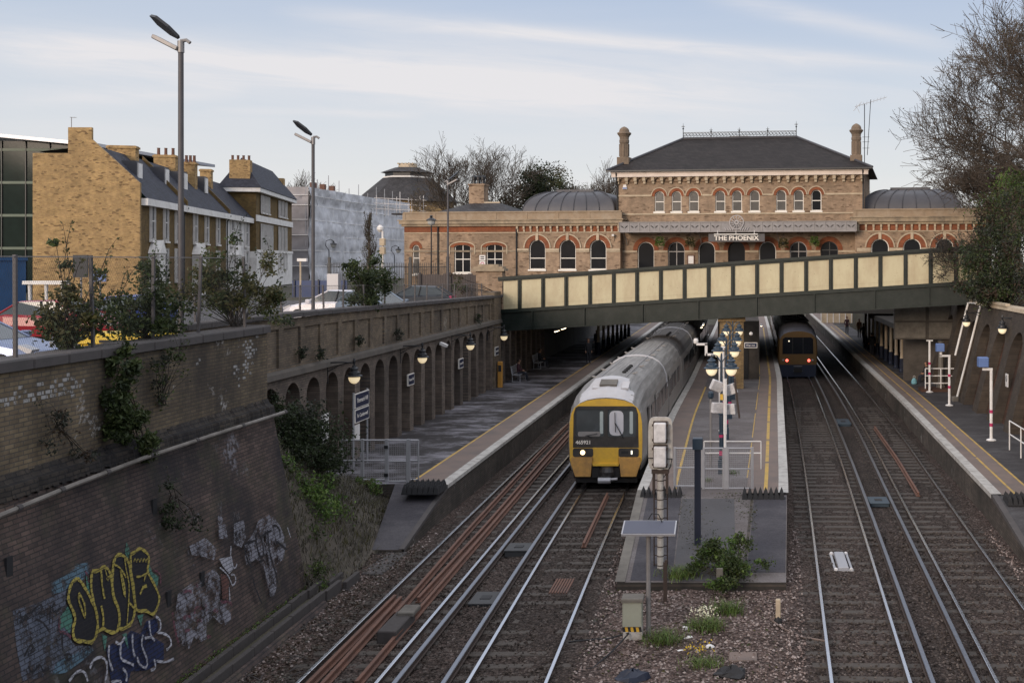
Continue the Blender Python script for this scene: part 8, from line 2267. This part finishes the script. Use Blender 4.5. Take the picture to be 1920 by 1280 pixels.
# flaked white paint on the upper wall, brick by brick
m = MB(); seen = set()
for (cu_, cv_, su, sv, n) in ((470, 655, 12, 28, 60), (455, 700, 10, 18, 22), (75, 742, 40, 9, 46), (120, 725, 26, 14, 26), (375, 683, 5, 5, 4), (25, 755, 24, 8, 16), (230, 800, 60, 30, 8)):
    for k in range(int(n * .8)):
        u = VR.gauss(cu_, su * .75); v = VR.gauss(cv_, sv * .6) 
        p = XP(u, v, -11.5)
        if p.y > 26.2 or not 4.8 < p.z < 6.25: continue
        row = round(p.z / .075); y0 = math.floor((p.y - (.1125 if row % 2 else 0)) / .225) * .225 + (.1125 if row % 2 else 0)
        if (row, y0) in seen: continue
        seen.add((row, y0)); w_ = VR.uniform(.06, .215); m.quad((-11.496, y0 + .01, row * .075 + .008), (-11.496, y0 + w_, row * .075 + .008), (-11.496, y0 + w_ * VR.uniform(.8, 1), row * .075 + .066), (-11.496, y0 + .01, row * .075 + .066))
o = m.build('paint_flakes', spray('flake_white', (.36, .35, .34), .85, .47), NW, True); o['kind'] = 'stuff'
# ---------------------------------------------------------------- camera, sky, sun
cam = bpy.data.cameras.new('camera'); co = bpy.data.objects.new('camera', cam); C.objects.link(co)
co.location = (0, 0, H); co.rotation_euler = (PI / 2, 0, 0)
cam.sensor_width = 36; cam.lens = 36 * F / 1920
cam.shift_x = -(CU - 960) / 1920; cam.shift_y = -(640 - CV) / 1920
cam.clip_start = .1; cam.clip_end = 3000
sc = bpy.context.scene; sc.camera = co
SUN_EL, SUN_AZ = math.radians(14), math.radians(208)   # azimuth from +Y clockwise
sd = bpy.data.lights.new('sun', 'SUN'); so = bpy.data.objects.new('sun', sd); C.objects.link(so)
sd.energy = 2.4; sd.angle = math.radians(22); sd.color = (1.0, .82, .66)
dv = Vector((math.sin(SUN_AZ) * math.cos(SUN_EL), math.cos(SUN_AZ) * math.cos(SUN_EL), math.sin(SUN_EL)))
so.rotation_euler = dv.to_track_quat('Z', 'Y').to_euler()
so.location = dv * 200
w = bpy.data.worlds.new('World'); sc.world = w; w.use_nodes = True
t = w.node_tree; t.nodes.clear()
def wn(typ, **k):
    x = t.nodes.new(typ)
    for a, b in k.items(): setattr(x, a, b)
    return x
out = wn('ShaderNodeOutputWorld'); bg = wn('ShaderNodeBackground')
sky = wn('ShaderNodeTexSky', sky_type='NISHITA'); sky.sun_disc = False
sky.sun_elevation = SUN_EL; sky.sun_rotation = SUN_AZ
sky.air_density = 1.0; sky.dust_density = 1.2; sky.ozone_density = 1.5
# cirrus: noise on the view direction laid on a high flat layer
tc = wn('ShaderNodeTexCoord'); sp = wn('ShaderNodeSeparateXYZ'); t.links.new(tc.outputs['Generated'], sp.inputs[0])
def wm(op, a, b):
    x = wn('ShaderNodeMath', operation=op)
    for i, q in enumerate((a, b)):
        if isinstance(q, (int, float)): x.inputs[i].default_value = q
        else: t.links.new(q, x.inputs[i])
    return x.outputs[0]
zz = wm('ADD', wm('MAXIMUM', sp.outputs[2], 0.0), .05)
cx = wm('DIVIDE', sp.outputs[0], zz); cy = wm('DIVIDE', sp.outputs[1], zz)
cb = wn('ShaderNodeCombineXYZ'); t.links.new(cx, cb.inputs[0]); t.links.new(cy, cb.inputs[1])
mp = wn('ShaderNodeMapping'); mp.inputs['Rotation'].default_value = (0, 0, math.radians(-33)); mp.inputs['Scale'].default_value = (.16, .75, 1)
t.links.new(cb.outputs[0], mp.inputs['Vector'])
nz = wn('ShaderNodeTexNoise'); nz.inputs['Scale'].default_value = .55; nz.inputs['Detail'].default_value = 7; nz.inputs['Roughness'].default_value = .58; nz.inputs['Distortion'].default_value = .5
t.links.new(mp.outputs[0], nz.inputs['Vector'])
rp = wn('ShaderNodeValToRGB'); rp.color_ramp.elements[0].position = .46; rp.color_ramp.elements[1].position = .72
rp.color_ramp.elements[1].color = (.75, .75, .75, 1)
t.links.new(nz.outputs[0], rp.inputs[0])
hz = wn('ShaderNodeValToRGB')                                     # pale band low over the horizon, bluer higher up
e = hz.color_ramp.elements
while len(e) < 4: e.new(.5)
for q, (pos, col) in zip(e, ((0.0, (.88, .85, .82)), (.07, (.80, .81, .82)), (.15, (.64, .705, .80)), (.26, (.47, .565, .75)))):
    q.position = pos; q.color = (*col, 1)
t.links.new(sp.outputs[2], hz.inputs[0])
hs = wn('ShaderNodeMix', data_type='RGBA', blend_type='MULTIPLY'); hs.inputs[0].default_value = 1; hs.inputs[7].default_value = (10, 10, 10, 1)
t.links.new(hz.outputs[0], hs.inputs[6])
m1 = wn('ShaderNodeMix', data_type='RGBA'); m1.inputs[0].default_value = .90
t.links.new(hs.outputs[2], m1.inputs[7]); t.links.new(sky.outputs[0], m1.inputs[6])
# long cirrus streaks: bands along great lines of the sky, broken up by the stretched noise
ay = wm('MAXIMUM', sp.outputs[1], .05); ta = wm('DIVIDE', sp.outputs[0], ay); te = wm('DIVIDE', sp.outputs[2], ay)
cn = wn('ShaderNodeCombineXYZ'); t.links.new(wm('ADD', wm('MULTIPLY', ta, 7.0), 0.0), cn.inputs[0]); t.links.new(wm('MULTIPLY', wm('ADD', te, wm('MULTIPLY', ta, .09)), 70.0), cn.inputs[1])
n2 = wn('ShaderNodeTexNoise'); n2.inputs['Scale'].default_value = 1.0; n2.inputs['Detail'].default_value = 8; n2.inputs['Roughness'].default_value = .62; n2.inputs['Distortion'].default_value = .6
t.links.new(cn.outputs[0], n2.inputs['Vector'])
tot = None
for (u0, v0, u1, v1, wd, amt) in ((0, 78, 1000, 168, .015, 1.1), (0, 105, 1250, 200, .03, .6), (700, 130, 1500, 215, .022, .45), (640, 32, 1750, 130, .0075, .75), (640, 60, 1500, 140, .022, .35), (1340, -8, 1800, 92, .009, .6), (420, 206, 760, 216, .0035, .55), (0, 190, 420, 172, .010, .55), (0, 245, 500, 235, .012, .35), (900, 150, 1900, 190, .02, .35)):
    a0, e0, a1, e1 = (u0 - CU) / F, (CV - v0) / F, (u1 - CU) / F, (CV - v1) / F
    sl = (e1 - e0) / (a1 - a0)
    d_ = wm('DIVIDE', wm('SUBTRACT', te, wm('ADD', wm('MULTIPLY', ta, sl), e0 - sl * a0)), wd)
    g = wm('POWER', 2.718, wm('MULTIPLY', wm('MULTIPLY', d_, d_), -1.0))
    c_ = (a0 + a1) / 2; hw = (a1 - a0) / 2 * 1.25
    q = wm('DIVIDE', wm('SUBTRACT', ta, c_), hw); g2 = wm('MAXIMUM', wm('SUBTRACT', 1.0, wm('POWER', wm('ABSOLUTE', q, 0), 4.0)), 0.0)
    x = wm('MULTIPLY', wm('MULTIPLY', g, g2), amt); tot = x if tot is None else wm('ADD', tot, x)
cm = wm('MINIMUM', wm('MULTIPLY', tot, wm('ADD', wm('MULTIPLY', n2.outputs[0], 1.5), -.05)), .92)
cm = wm('ADD', cm, wm('MULTIPLY', rp.outputs[0], .45))
m2 = wn('ShaderNodeMix', data_type='RGBA'); m2.inputs[7].default_value = (8.2, 8.0, 8.15, 1)
t.links.new(wm('MAXIMUM', wm('MINIMUM', cm, 1.0), 0.0), m2.inputs[0]); t.links.new(m1.outputs[2], m2.inputs[6])
# added brightening of the unseen sky overhead, to lift the light in the cutting
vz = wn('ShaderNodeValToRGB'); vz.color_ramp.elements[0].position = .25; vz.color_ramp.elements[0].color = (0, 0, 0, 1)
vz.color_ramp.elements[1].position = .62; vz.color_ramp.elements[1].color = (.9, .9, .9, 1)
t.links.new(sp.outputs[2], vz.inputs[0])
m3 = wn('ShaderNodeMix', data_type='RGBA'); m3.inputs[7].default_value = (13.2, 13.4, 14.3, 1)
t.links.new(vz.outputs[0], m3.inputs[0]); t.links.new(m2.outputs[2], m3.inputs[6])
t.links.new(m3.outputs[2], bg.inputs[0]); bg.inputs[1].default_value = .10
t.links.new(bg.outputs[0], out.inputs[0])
sc.view_settings.view_transform = 'Standard'; sc.view_settings.look = 'None'
sc.view_settings.exposure = 0; sc.view_settings.gamma = 1
sc.cycles.max_bounces = 6; sc.cycles.transparent_max_bounces = 24
